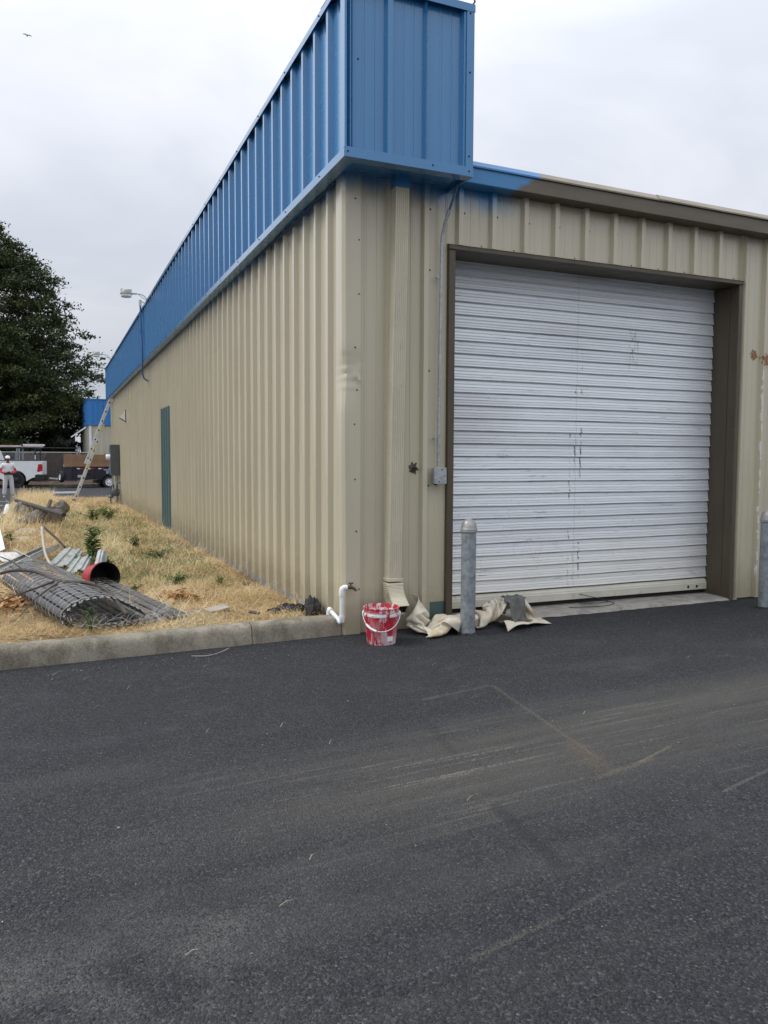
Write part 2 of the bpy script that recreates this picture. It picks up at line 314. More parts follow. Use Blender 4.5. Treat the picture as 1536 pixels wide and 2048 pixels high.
def asphalt():
    m, g = newmat('asphalt', (.04, .042, .047), .8, 0, .45); p = g.pos(); x, y, z = g.xyz(p)
    cell = g.xyz(g.vor(p, 140, 'F1', 'Color')); d1 = g.vor(p, 140); d2 = g.vor(p, 290)
    c = g.ramp(cell[0], [(0, (.006, .0070, .009)), (.5, (.019, .0215, .026)), (.85, (.042, .047, .056)), (.97, (.07, .075, .084)), (1, (.14, .14, .145))])
    big = g.noise(p, .55, 4, .5); mid = g.noise(g.map(p, (1, 1.6, 1)), 2.4, 5, .6)
    near = g.m('SUBTRACT', 1, g.step(g.m('ADD', y, g.mul(x, -.12)), -2.6, -.2))       # paler grain further from the wall
    c = g.mix(g.mul(near, .5, g.ramp(big, [(.3, .35), (.7, 1)])), c, g.ramp(cell[1], [(0, (.008, .0095, .012)), (.5, (.034, .0385, .046)), (.88, (.082, .088, .098)), (1, (.27, .27, .27))]))
    c = g.mix(g.mul(g.step(mid, .5, .72), .3), c, (.075, .078, .085))
    dark = g.step(g.noise(g.map(p, loc=(3, 1, 0)), 1.1, 3), .55, .75); c = g.mix(g.mul(dark, .45), c, (.022, .024, .03))
    # dusty tyre band running along the building
    r = R(-4); xr = g.map(p, (1, 1, 1), (0, 0, r)); u, v, _ = g.xyz(xr)
    band = g.mul(g.step(v, -3.45, -2.75), g.m('SUBTRACT', 1, g.step(v, -2.45, -1.95)), g.step(x, -2.4, -.5))
    st = g.noise(g.map(xr, (.8, 32, 1)), 1, 5, .7); st2 = g.noise(g.map(xr, (.35, 9, 1)), 1, 4)
    dust = g.mul(band, g.ramp(st2, [(.3, .3), (.7, .95)])); c = g.mix(g.mul(dust, .75), c, (.135, .125, .105))
    c = g.mix(g.mul(band, g.step(st, .54, .66), g.step(cell[2], .25, .8), .75), c, (.31, .285, .235))
    st3 = g.mul(g.step(g.noise(g.map(xr, (.5, 13, 1), loc=(4, 2, 0)), 1, 4, .6), .67, .75), g.step(cell[2], .35, .75), g.m('SUBTRACT', 1, g.step(y, -.9, -.5)))
    c = g.mix(g.mul(st3, .4), c, (.24, .22, .19))
    lowl = g.mul(g.m('SUBTRACT', 1, g.step(g.m('ADD', x, g.mul(g.m('ADD', y, 4.0), -.6)), -1.95, -1.55)), g.m('SUBTRACT', 1, g.step(y, -3.5, -3.1)), g.step(g.noise(p, 2.5, 4), .4, .6))
    c = g.mix(g.mul(lowl, .5, g.ramp(cell[2], [(.2, .2), (.8, 1)])), c, (.2, .19, .17))
    # broad older dusty wear, patchy
    old = g.mul(g.step(g.noise(g.map(xr, (.45, 1.7, 1), loc=(2, 9, 0)), 1, 5, .6), .5, .68), g.m('SUBTRACT', 1, g.step(y, -1.4, -.8)))
    c = g.mix(g.mul(old, .26), c, (.12, .118, .11))
    # faint smears close to the wall
    sm = g.mul(g.step(g.noise(g.map(xr, (2.2, 6, 1), loc=(1, 7, 0)), 1, 5, .7), .58, .72), g.m('SUBTRACT', 1, g.step(g.m('ABSOLUTE', g.m('ADD', y, 1.2)), .4, 1.0)))
    c = g.mix(g.mul(sm, .3), c, (.15, .15, .15))
    # sandy line left by old kerb work
    def seg(ax, ay, bx, by, wd, k, colr, cc, soft=2.2):
        L = math.hypot(bx - ax, by - ay); ux, uy = (bx - ax) / L, (by - ay) / L
        dx = g.m('SUBTRACT', x, ax); dy = g.m('SUBTRACT', y, ay)
        al = g.m('ADD', g.mul(dx, ux), g.mul(dy, uy)); ac = g.m('ABSOLUTE', g.m('SUBTRACT', g.mul(dy, ux), g.mul(dx, uy)))
        ac = g.m('ADD', ac, g.mul(g.m('SUBTRACT', g.noise(p, 14, 4, .7), .5), wd * 1.6))
        f = g.mul(g.m('SUBTRACT', 1, g.step(ac, wd * .4, wd * soft)), g.step(al, -.01, .03), g.m('SUBTRACT', 1, g.step(al, L - .05, L + .02)), g.ramp(cell[1], [(.1, .35), (.7, 1)]))
        return g.mix(g.mul(f, k), cc, colr)
    c = seg(.33, -1.64, .17, -2.85, .009, .36, (.23, .19, .12), c); c = seg(-.52, -3.05, -.56, -3.6, .022, .6, (.018, .019, .022), c); c = seg(.02, -3.1, .05, -3.6, .008, .4, (.022, .024, .028), c); c = seg(-.30, -1.95, -.42, -2.6, .02, .35, (.02, .022, .026), c); c = seg(.19, -2.6, .10, -2.98, .045, .3, (.2, .15, .09), c)
    c = seg(.0, -3.02, .42, -2.93, .012, .4, (.24, .19, .12), c); c = seg(.30, -2.95, .60, -2.84, .006, .5, (.3, .25, .17), c)
    c = seg(-.2, -1.75, .33, -1.64, .012, .28, (.2, .2, .19), c); c = seg(.40, -3.33, .9, -3.2, .006, .4, (.26, .24, .2), c)
    c = seg(-1.10, -3.88, -.72, -3.80, .008, .32, (.22, .19, .15), c); c = seg(-.72, -3.8, -.4, -3.72, .005, .25, (.22, .2, .17), c)
    g.col(c); g.rough(g.ramp(cell[2], [(0, .62), (1, .92)]))
    hb = g.m('ADD', g.m('MULTIPLY', d1, -1), g.mul(d2, -.4)); hb = g.m('ADD', hb, g.mul(mid, .5)); g.bump(hb, .9, .016)
    return m
def concrete(name, lo, hi, dark, moss=None):
    m, g = newmat(name, hi, .9); p = g.pos(); f = g.noise(p, 3.2, 6, .65); c = g.ramp(f, [(.3, lo), (.7, hi)])
    x, y, z = g.xyz(p)
    c = g.mix(g.mul(g.step(g.noise(g.map(p, (1, 1, .5)), 5, 6, .7), .42, .64), .8), c, dark)
    grit = g.xyz(g.vor(p, 170, 'F1', 'Color'))[0]; c = g.mix(.22, c, g.ramp(grit, [(0, tuple(k * .4 for k in lo)), (1, tuple(min(1, k * 1.4) for k in hi))]))
    pit = g.m('SUBTRACT', 1, g.step(g.vor(p, 19), .05, .11)); c = g.mix(g.mul(pit, .5), c, dark)
    if moss: c = g.mix(g.mul(g.step(g.noise(p, 2.1, 4), .6, .7), .35), c, moss)
    g.col(c); g.bump(g.m('ADD', g.noise(p, 45, 5, .7), g.mul(pit, -.6)), .5, .008); return m
def tinted(name, els, rough=.7, trans=0, sc=None):
    m, g = newmat(name, els[0][1], rough, 0, .3); c = g.ramp(g.attr('tint'), els); g.col(c)
    if trans:
        tr = g.n('ShaderNodeBsdfTranslucent'); g.put(tr.inputs[0], c); mxs = g.n('ShaderNodeMixShader'); mxs.inputs[0].default_value = trans
        g.t.links.new(g.b.outputs[0], mxs.inputs[1]); g.t.links.new(tr.outputs[0], mxs.inputs[2]); g.t.links.new(mxs.outputs[0], g.t.nodes['Material Output'].inputs[0])
    return m
def soil():
    m, g = newmat('dry_soil', (.3, .22, .12), .95); p = g.pos(); f = g.noise(p, 2.6, 6, .65)
    c = g.ramp(f, [(.28, (.12, .085, .05)), (.5, (.25, .175, .09)), (.75, (.36, .265, .14))])
    s = g.noise(g.map(p, (1, 1, 1)), 40, 4, .75, 2); c = g.mix(g.mul(g.step(s, .45, .65), .6), c, (.55, .42, .21))
    g.col(c); g.bump(g.m('ADD', f, g.mul(s, .6)), .8, .03); return m
def paint_bucket():
    m, g = newmat('paint_crusted_red', (.5, .02, .03), .45); p = g.obj(); x, y, z = g.xyz(p)
    c = g.ramp(g.noise(p, 9, 5), [(.3, (.34, .012, .025)), (.7, (.56, .02, .04))])
    n = g.noise(g.map(p, (1, 1, .38)), 26, 6, .72); zf = g.ramp(z, [(0, .12), (.12, .02), (.17, .0), (.2, .05), (.24, .05)])
    wmask = g.step(g.m('ADD', n, zf), .55, .63); c = g.mix(wmask, c, (.62, .55, .55))
    pk = g.step(g.noise(g.map(p, (1, 1, .5), loc=(3, 3, 3)), 14, 4, .6), .5, .66); c = g.mix(g.mul(pk, .55), c, (.55, .28, .3))
    rim = g.mul(g.step(z, .205, .21), g.m('SUBTRACT', 1, g.step(z, .237, .242)), g.step(g.noise(p, 22, 4), .38, .46)); c = g.mix(rim, c, (.72, .70, .70))
    g.col(c); g.bump(g.noise(p, 40, 4), .4, .004); return m
def canvas():
    m, g = newmat('canvas_drop_cloth', (.6, .54, .42), .92, 0, .2); p = g.pos(); f = g.noise(p, 5, 5, .6)
    c = g.ramp(f, [(.3, (.52, .45, .33)), (.55, (.66, .61, .5)), (.8, (.73, .69, .6))])
    c = g.mix(g.mul(g.step(g.noise(g.map(p, loc=(5, 2, 1)), 3.4, 5, .65), .52, .66), .7), c, (.40, .29, .13))
    c = g.mix(g.mul(g.step(g.noise(g.map(p, loc=(1, 2, 7)), 9, 4), .66, .7), .8), c, (.78, .77, .74))
    g.col(c); g.bump(g.noise(p, 220, 2), .25, .002); return m
def door_teal():
    m, g = newmat('teal_door_paint', TEAL, .4); p = g.pos(); c = g.ramp(g.noise(g.map(p, (3, 3, .6)), 3, 5), [(.3, (.088, .152, .146)), (.7, (.102, .172, .165))]); g.col(c); return m
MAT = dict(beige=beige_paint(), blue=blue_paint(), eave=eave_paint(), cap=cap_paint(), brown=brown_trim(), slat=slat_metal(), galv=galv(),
    asphalt=asphalt(), soil=soil(), bucket=paint_bucket(), canvas=canvas(), teal=door_teal(),
    kerb=concrete('kerb_concrete', (.17, .15, .112), (.37, .335, .262), (.075, .066, .046), (.10, .12, .07)),
    slab=concrete('slab_concrete', (.27, .25, .22), (.43, .41, .36), (.16, .15, .13)),
    dark=simple('dark_void', (.012, .012, .014), .8), screw=simple('screw_head', (.045, .04, .035), .5, .4),
    cond=galv('conduit_zinc', (.42, .44, .46), 60, .6), tanpaint=simple('tan_paint', (.60, .555, .42), .4, 0, .06, 5, dirt=(.48, .43, .31)),
    pvc=simple('white_pvc', (.78, .79, .80), .35, 0, .05, 8), brass=simple('tarnished_brass', (.10, .085, .055), .45, .7),
    white=simple('white_paint', (.80, .82, .83), .35, 0, .06, 3), red=simple('red_plastic', (.42, .03, .035), .4, 0, .2, 9, dirt=(.25, .1, .09)),
    black=simple('black_plastic', (.016, .016, .018), .5), rubber=simple('black_rubber', (.02, .02, .022), .8, 0, .3, 10, bump=.4),
    grey=simple('cabinet_grey', (.075, .088, .10), .45, 0, .12, 3), chrome=simple('steel', (.5, .51, .52), .3, .9),
    alu=simple('aluminium', (.60, .62, .62), .4, .55, .12, 8), wood=simple('plywood', (.25, .145, .078), .7, 0, .25, 3, dirt=(.13, .07, .04)),
    lumber=simple('weathered_board', (.40, .37, .32), .8, 0, .2, 6), bark=simple('bark', (.075, .062, .052), .9, 0, .35, 14, bump=.6),
    pale=simple('pale_branch', (.42, .37, .30), .8, 0, .2, 10), rag=simple('grey_rag', (.13, .13, .125), .95, 0, .35, 22, bump=.5, bsc=120),
    stone=simple('rubble_stone', (.15, .132, .105), .95, 0, .5, 9, bump=1, bsc=18, dirt=(.05, .045, .035)),
    glass=simple('tinted_glass', (.02, .025, .03), .08), lens=simple('lamp_glass', (.72, .74, .72), .25),
    lamp=simple('lamp_housing', (.34, .33, .28), .5, .3), skin=simple('brown_skin', (.16, .085, .052), .5, 0, .1, 20),
    shirt=simple('white_cotton', (.78, .78, .78), .9, 0, .06, 12), sleeve=simple('red_sleeve', (.50, .035, .05), .85, 0, .15, 18),
    trousers=simple('painters_trousers', (.62, .62, .62), .9, 0, .12, 14, dirt=(.42, .42, .42)), belt=simple('dark_belt', (.03, .028, .026), .6),
    shoe=simple('pale_shoe', (.42, .41, .39), .8), tail=simple('tail_light', (.42, .012, .014), .2), concrete_wall=simple('grey_shed_wall', (.27, .28, .28), .7, 0, .15, 2),
    fence=simple('brown_fence_slat', (.085, .07, .062), .8, 0, .3, 3), dirt=simple('earth_bank', (.085, .058, .042), .95, 0, .4, 3, bump=.8, bsc=12),
    slatroll=simple('privacy_slat', (.075, .074, .074), .45, 0, .5, 5, dirt=(.24, .225, .205)), wire=simple('fence_wire', (.40, .40, .385), .5, .25, .3, 12),
    zinc=simple('zinc_scrap', (.36, .39, .385), .5, .15, .3, 6, dirt=(.2, .18, .14)), paintline=simple('line_paint', (.66, .66, .66), .8, 0, .15, 7),
    navy=simple('trailer_paint', (.018, .019, .028), .35, 0, .25, 3), tag=simple('reflective_red', (.45, .04, .04), .4), tagw=simple('reflective_white', (.75, .76, .78), .4),
    feather=simple('gull_feathers', (.30, .31, .34), .8))
MAT['grass'] = tinted('dry_grass', [(0, (.20, .125, .055)), (.25, (.42, .275, .125)), (.6, (.66, .50, .26)), (.85, (.82, .70, .44)), (1, (.90, .82, .60))], .75, .25)
MAT['green'] = tinted('weed_leaf', [(0, (.06, .12, .035)), (.6, (.14, .22, .065)), (1, (.30, .34, .11))], .6, .38)
MAT['needle'] = tinted('tree_foliage', [(0, (.010, .022, .009)), (.35, (.034, .056, .018)), (.7, (.080, .105, .032)), (1, (.13, .135, .05))], .65, .12)
MAT['leaf'] = tinted('dead_leaf', [(0, (.20, .09, .035)), (.6, (.42, .22, .09)), (1, (.58, .38, .18))], .8, .1)
# ------------------------------------------------------------------ ground
def sstep(a, b, t):
    t = np.clip((t - a) / (b - a), 0, 1); return t * t * (3 - 2 * t)
def lot_z(x, y): return -.21 * sstep(7, 26, np.asarray(y, float))
def grid_obj(name, xs, ys, zf, mat, kind='structure', smooth=True):
    X, Y = np.meshgrid(xs, ys); Z = zf(X, Y); V = np.stack([X, Y, Z], -1).reshape(-1, 3); nx, ny = len(xs), len(ys)
    i = np.arange(ny - 1)[:, None] * nx + np.arange(nx - 1)[None]; F = np.stack([i, i + 1, i + nx + 1, i + nx], -1).reshape(-1, 4)
    o = put(name, quick_mesh(name, V, F, mat, smooth=smooth)); o['kind'] = kind; return o
_ys = np.concatenate([[-300, -60, -20], np.linspace(-8, 40, 49), [60, 120, 400]])
grid_obj('asphalt', np.array([-300., -80, -30, -10, -3.2, 0, 6, 15, 40, 120, 300]), _ys, lambda X, Y: lot_z(X, Y), MAT['asphalt'])
def strip_z(X, Y):
    base = .115 - .07 * sstep(-2.9, 0, X) * 1.0 - .045 * sstep(.3, 3, Y) - .06 * sstep(13, 23, Y)
    n = .022 * np.sin(X * 3.1 + Y * 1.3) * np.cos(Y * 2.3 - X) + .014 * np.sin(X * 7.3 - Y * 5.1)
    return base + n * np.clip((Y) / .5, 0, 1) * np.clip(-X / .25, 0, 1)
grid_obj('dry_ground', np.linspace(-2.98, -.004, 40), np.linspace(.0, 24.2, 240), strip_z, MAT['soil'])
# kerb: three cast lengths in front of the dry strip, and the lot-side kerb
kb = holder('kerb', kind='structure')
def kerb_run(x0, x1, seed):
    r = random.Random(seed); n = max(6, int(abs(x1 - x0) / .07)); rows = []
    for i in range(n + 1):
        x = x0 + (x1 - x0) * i / n; yo = .055 * x - .03; j = lambda s: r.uniform(-s, s)
        rows.append([(x, yo + j(.004), -.05), (x, yo + .002 + j(.004), .0), (x, yo + .014 + j(.004), .085 + j(.003)), (x, yo + .022 + j(.003), .118 + j(.003)), (x, yo + .045 + j(.003), .136 + j(.003)),
                     (x, yo + .1, .142 + j(.003)), (x, yo + .15 + j(.006), .139), (x, yo + .165, .12), (x, yo + .17, -.05)])
    m = MB().strip(rows); n8 = len(rows[0])
    m.f.append(tuple(range(n8))); m.f.append(tuple((len(rows) - 1) * n8 + j for j in range(n8))[::-1])
    m.build('kerb_segment', MAT['kerb'], kb, smooth=50)
kerb_run(-.041, -.745, 1); kerb_run(-.751, -3.2, 2); kerb_run(-3.206, -6.2, 3)
m = MB(); rows = []
for i in range(60):
    y = .14 + i * .41; z = float(lot_z(0, y)); rows.append([(-3.14, y, z - .05), (-3.13, y, z + .11), (-3.10, y, z + .13), (-3.0, y, z + .13), (-2.985, y, z - .05)])
m.strip(rows).build('kerb_segment', MAT['kerb'], kb, smooth=50)
# concrete door apron with a ragged front edge
r = random.Random(4); top = []; xs = np.linspace(.93, 4.06, 60)
front = [(x, -.03 - .05 * (1 - abs(x - 2.2) / 2) + r.uniform(-.012, .012), .004) for x in xs]
m = MB(); m.strip([front, [(p[0], p[1] + .02, .02) for p in front], [(p[0], .12, .026) for p in front], [(p[0], .6, .03) for p in front]])
tag(m.build('door_apron', MAT['slab'], smooth=40), kind='structure')
# stall lines in the far lot
lines = holder('parking_line', kind='structure')
for y in (13.95, 16.75, 19.75, 22.75, 25.6):
    m = MB(); m.strip([[(-8.2 + i * .4, y + o, float(lot_z(0, y + o)) + .004) for i in range(13)] for o in (-.05, .05)]); m.build('painted_line', MAT['paintline'], lines)
tag(grid_obj('earth_bank', np.linspace(-14, 6, 60), np.linspace(42.2, 43.4, 9), lambda X, Y: -.2 + .36 * np.exp(-((Y - 42.9) / .35) ** 2) * (.8 + .3 * np.sin(X * 2.1) * np.sin(X * .7 + 1)), MAT['dirt']), kind='structure')
m = MB(); m.bb((-14, 41.75, -.25), (5, 41.95, -.08)); tag(m.build('lot_edge_kerb', MAT['kerb'], bevel=.02), kind='structure')

# ------------------------------------------------------------------ the metal building
B = thing('metal_building', 'long tan metal building with blue fascia band and white roll-up door', 'building')
P12 = .3048
def profile(u0, u1, ph, lap=True):
    """(u, out) points of ribbed sheet between u0 and u1; ribs at ph + k * 12 in"""
    pts = []; k0 = math.floor((u0 - ph) / P12) - 1
    for k in range(k0, k0 + int((u1 - u0) / P12) + 4):
        c = ph + k * P12
        for du, h in ((-.034, 0), (-.02, .042), (.02, .042), (.034, 0), (.102, 0), (.107, .0035), (.119, .0035), (.124, 0), (.181, 0), (.186, .0035), (.198, .0035), (.203, 0)):
            if u0 + 1e-4 < c + du < u1 - 1e-4: pts.append((c + du, h))
    pts = ([(u0 - .007, .001), (u0 - .007, .0075), (u0 + .006, .006), (u0 + .014, 0)] if lap else [(u0, 0)]) + [q for q in pts if q[0] > u0 + .015] + [(u1, 0)]
    return pts
FRONT = lambda u, o, z: (u, -o, z)
LEFT = lambda u, o, z: (-o, u, z)
def panel(name, u0, u1, ph, z0, z1, fn, mat, parent, off=0.0, lap=True, zt=None, mids=0):
    pr = profile(u0, u1, ph, lap); rows = []
    for i in range(mids + 2):
        t = i / (mids + 1)
        rows.append([fn(u, h + off, (z0(u) if callable(z0) else z0) * (1 - t) + (z1(u) if callable(z1) else z1) * t) for u, h in pr])
    return MB().strip(rows).build(name, mat, parent, smooth=12)
FZ0 = lambda y: 3.455 - .0065 * (y + .39)        # fascia bottom
FZ1 = lambda y: 4.685 - .0112 * (y + .39)        # fascia top
RIBL, RIBF, BACK = .3047, .9651 - 3 * P12, 22.6
# left wall: one sheet per three ribs
y = .085; k = 0
while y < BACK - .05:
    y2 = min(RIBL + .9144 * (k + 1) - P12 + .037, BACK)
    if not (9.1 < (y + y2) / 2 < 10.1) or True:
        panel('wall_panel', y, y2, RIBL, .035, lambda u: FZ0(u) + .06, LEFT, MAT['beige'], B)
    y = y2; k += 1
# front wall
EZ = lambda x: 3.505 - .009 * (x - 1)
top = lambda u: EZ(u) + .05
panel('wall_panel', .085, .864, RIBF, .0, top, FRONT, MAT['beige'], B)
for a, b in ((.864, RIBF + 3 * P12 + 2 * P12 + .037), (RIBF + 5 * P12 + .037, RIBF + 8 * P12 + .037), (RIBF + 8 * P12 + .037, RIBF + 11 * P12 + .037), (RIBF + 11 * P12 + .037, 4.0)):
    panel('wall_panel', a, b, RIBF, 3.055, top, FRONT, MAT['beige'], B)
a = 4.0
for k in range(9):
    b = RIBF + P12 * (14 + 3 * k) + .037; 
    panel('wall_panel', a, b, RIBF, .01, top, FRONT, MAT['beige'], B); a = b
FX1 = a
# unseen backing added so no light leaks through the sheets; it also closes rear and right side
m = MB(); m.bb((.03, .34, -.1), (.90, BACK, 3.35)); m.bb((.90, .62, -.1), (4.0, BACK, 3.35)); m.bb((4.0, .34, -.1), (FX1, BACK, 3.35)); m.bb((.03, .03, -.1), (.86, .34, 3.4)); m.bb((4.08, .03, -.1), (FX1, .34, 3.4)); m.bb((.03, .03, 3.12), (FX1, .34, 3.4))
m.build('gap_backing', MAT['dark'], B)
panel('rear_wall', .0, FX1, RIBF, 0, 3.4, lambda u, o, z: (u, BACK + .02 + o, z), MAT['beige'], B, lap=False)
panel('side_wall', .0, BACK, RIBL, 0, 3.4, lambda u, o, z: (FX1 + .01 + o, u, z), MAT['beige'], B, lap=False)
m = MB(); m.add([(-.1, -.14, EZ(0) + .145), (FX1, -.14, EZ(FX1) + .145), (FX1, BACK + .1, 3.75), (-.1, BACK + .1, 3.75), (-.1, -.14, EZ(0) + .1), (FX1, -.14, EZ(FX1) + .1), (FX1, BACK + .1, 3.7), (-.1, BACK + .1, 3.7)],
    [(0, 1, 2, 3), (4, 7, 6, 5), (0, 4, 5, 1), (1, 5, 6, 2), (2, 6, 7, 3), (3, 7, 4, 0)]); m.build('roof', MAT['cap'], B)
# corner trim, crumpled where something once hit it
zs = sorted(set([-.012, .3, .7, 1.1, 1.4, 3.0, 3.52] + [1.5 + i * .024 for i in range(46)])); rows = []
prof = [(-.004, .118), (-.012, .112), (-.036, .112), (-.036, .085), (-.037, .03), (-.036, .004), (-.034, -.014)]
prof2 = [(-.012, -.036), (.03, -.037), (.058, -.036), (.085, -.037), (.112, -.036), (.112, -.012), (.118, -.004)]
rr = random.Random(3)
for z in zs:
    row = []
    for (px, py) in [(x - .0, y) for x, y in prof] + prof2:
        dx = dy = 0
        ed = math.exp(-((px + .02) ** 2 + (py + .02) ** 2) / .006)
        a1 = math.exp(-((z - 1.985) / .08) ** 2); a2 = math.exp(-((z - 2.09) / .07) ** 2); a3 = math.exp(-((z - 1.86) / .09) ** 2)
        d = ed * (.013 * a1 + .009 * a2 + .008 * a3 + .004 * math.sin(z * 95) * math.exp(-((z - 1.99) / .12) ** 2))
        d += .006 * ed * (1 / (1 + math.exp(-(2.3 - z) * 6))) * math.sin(z * 3)
        dx += d; dy += d
        if px > .04: dy += .010 * math.exp(-((z - 1.97) / .06) ** 2) * math.sin(px * 70 + z * 60) + .005 * a2
        row.append((px + dx, py + dy, z))
    rows.append(row)
MB().strip(rows).build('corner_trim', MAT['beige'], B, smooth=35)
# base flashing along the long wall, partly buried
m = MB(); m.bb((-.012, .12, -.02), (-.004, BACK, .085)); m.build('base_flashing', simple('dull_zinc', (.26, .29, .34), .55, .3, .4, 9, dirt=(.14, .13, .11)), B)
# eave over the front wall
m = MB(); X0, X1 = -.02, FX1
sec = lambda x: [(x, -.005, EZ(x)), (x, -.150, EZ(x) - .002), (x, -.156, EZ(x) + .004), (x, -.152, EZ(x) + .128)]
m.strip([sec(X0), sec(X1)]); m.build('eave_trim', MAT['eave'], B)
sec = lambda x: [(x, -.152, EZ(x) + .126), (x, -.166, EZ(x) + .120), (x, -.168, EZ(x) + .132), (x, -.128, EZ(x) + .178), (x, .25, EZ(x) + .19)]
m = MB(); m.strip([sec(.85), sec(2.9)]); m.build('eave_cap', MAT['cap'], B)
m = MB(); m.strip([[(p[0], p[1] - .003, p[2] + .003) for p in sec(2.85)], [(p[0], p[1] - .003, p[2] + .003) for p in sec(FX1)]]); m.build('eave_cap', MAT['cap'], B)
# fascia band
fy0, fy1, fx0, fx1 = -.39, 23.2, -.15, .86
y = fy0 + .012; ph = RIBL; k = -1
while y < fy1 - .03:
    y2 = min(RIBL + .9144 * (k + 1) - P12 + .037, fy1)
    panel('fascia_panel', y, y2, ph, lambda u: FZ0(u) + .025, lambda u: FZ1(u) - .02, LEFT, MAT['blue'], B, off=-fx0 - .047)
    y = y2; k += 1
panel('fascia_panel', fx0 + .012, .512, .195, FZ0(fy0) + .02, FZ1(fy0) - .02, FRONT, MAT['blue'], B, off=-fy0 - .047)
panel('fascia_panel', .512, fx1, .195, FZ0(fy0) + .02, FZ1(fy0) - .02, FRONT, MAT['blue'], B, off=-fy0 - .047, lap=False)
panel('fascia_panel', fy0, fy1, ph, lambda u: FZ0(u) + .02, lambda u: FZ1(u) - .02, lambda u, o, z: (fx1 - .03 + o, u, z), MAT['blue'], B, lap=False)
panel('fascia_panel', fx0, fx1, .195, FZ0(fy1) + .02, FZ1(fy1) - .02, lambda u, o, z: (u, fy1 - .03 + o, z), MAT['blue'], B, lap=False)
def ang(y0, y1, zf, h, lip, out, name, up=False):
    """L-shaped trim along the long side"""
    s = -1 if up else 1; m = MB()
    def sc(y): z = zf(y); return [(-out - .002, y, z + s * h), (-out - .006, y, z + s * h), (-out - .006, y, z), (-out + lip, y, z), (-out + lip, y, z + s * .004)]
    m.strip([sc(y0), sc(y1)]); return m.build(name, MAT['blue'], B)
for a, b in ((fy0 - .004, 6.0), (5.994, 12.1), (12.094, 18.2), (18.194, fy1)):
    ang(a, b, FZ0, .062, .085, .15, 'fascia_bottom_trim'); ang(a, b, FZ1, .05, .98, .152, 'fascia_cap_trim', True)
def angx(x0, x1, z, h, lip, name, up=False):
    s = -1 if up else 1; m = MB(); yy = fy0
    def sc(x): return [(x, yy - .002, z + s * h), (x, yy - .008, z + s * h), (x, yy - .008, z), (x, yy + lip, z), (x, yy + lip, z + s * .004)]
    m.strip([sc(x0), sc(x1)]); return m.build(name, MAT['blue'], B)
angx(fx0 - .006, fx1 + .006, FZ0(fy0) - .001, .068, .085, 'fascia_bottom_trim'); angx(fx0 - .008, fx1 + .01, FZ1(fy0) + .003, .055, .5, 'fascia_cap_trim', True)
m = MB(); m.bb((fx1 - .058, fy0 - .005, FZ0(fy0) + .066), (fx1 + .005, fy0 - .001, FZ1(fy0) - .05)); m.bb((fx1 + .001, fy0, FZ0(fy0)), (fx1 + .005, fy0 + .06, FZ1(fy0) - .05)); m.build('fascia_corner_trim', MAT['blue'], B)
m = MB(); m.bb((fx0 - .004, fy0 - .004, FZ0(fy0) + .066), (fx0, fy0 + .055, FZ1(fy0) - .05)); m.bb((fx0, fy0 - .004, FZ0(fy0) + .066), (fx0 + .012, fy0 - .001, FZ1(fy0) - .05)); m.build('fascia_corner_trim', MAT['blue'], B)
m = MB(); m.strip([[(fx0 + .05, fy0 + .05, FZ0(fy0) + .03), (fx1 - .0, fy0 + .05, FZ0(fy0) + .03)], [(fx0 + .05, .03, FZ0(fy0) + .034), (fx1 - .0, .03, FZ0(fy0) + .034)]]); m.strip([[(fx0 + .05, fy0 + .05, FZ0(fy0) + .033), (.03, fy0 + .05, FZ0(fy0) + .033)], [(fx0 + .05, fy1 - .02, FZ0(fy1) + .033), (.03, fy1 - .02, FZ0(fy1) + .033)]])
m.bb((fx1 - .006, fy0 + .06, FZ0(fy0) + .0), (fx1, .0, FZ0(fy0) + .2)); m.build('soffit', MAT['blue'], B)
m = MB(); m.bb((.03, fy0 + .06, FZ0(fy0) + .06), (fx1 - .05, fy1 - .05, FZ1(fy1) - .06)); m.build('fascia_core', MAT['dark'], B)
# fasteners
def screw(m, p, ax, r=.005):
    M = Matrix.Translation(p) @ (Matrix.Rotation(R(-90), 4, 'Y') if ax == 'x' else Matrix.Rotation(R(90), 4, 'X')); m.lathe([(r * 1.5, 0), (r * 1.5, .002), (r, .0025), (r * .8, .007)], 6, M, cap1=True)
m = MB()
for k in range(0, 72):
    yy = RIBL + P12 * k + .062
    for z in (.16, 1.15, 2.05, 2.78):
        if k % (3 if z != 2.05 else 1) == 0 and yy < BACK: screw(m, (0, yy, z + rr.uniform(-.01, .01)), 'x')
m2 = MB()
for k in range(-3, 14):
    xx = RIBF + P12 * k + .05
    for z in (1.15, 2.05, 2.85, 3.32):
        if .13 < xx < FX1 and not (.9 < xx < 4.06 and z < 3.1) and (k % 2 == 0 or z == 3.32): screw(m2, (xx, 0, z + rr.uniform(-.012, .012)), 'y')
for k in range(11):
    for d in ((.045, .27) if k % 3 == 0 else (.27,) if k % 2 else ()): screw(m2, (RIBF + P12 * (3 + k) + d - .06, 0, 3.075), 'y', .004)
for z in (.35, .8, 1.2, 1.62, 1.88, 2.2, 2.6, 3.0, 3.3): screw(m2, (.075 + rr.uniform(-.02, .03), -.037, z), 'y', .0042)
m.v += []; o = m.build('screw', MAT['screw'], B); o['kind'] = 'stuff'; o = m2.build('screw', MAT['screw'], B); o['kind'] = 'stuff'
m = MB(); bl = simple('blue_screw', (.012, .04, .10), .5)
for k in range(0, 78, 3): yy = RIBL + P12 * (k - 1) + .05; screw(m, (fx0 + .046, yy, (FZ0(yy) + FZ1(yy)) / 2 + .03), 'x'); screw(m, (fx0 - .006, yy + .1, FZ0(yy) + .035), 'x'); screw(m, (fx0 - .008, yy + .1, FZ1(yy) - .025), 'x', .006)
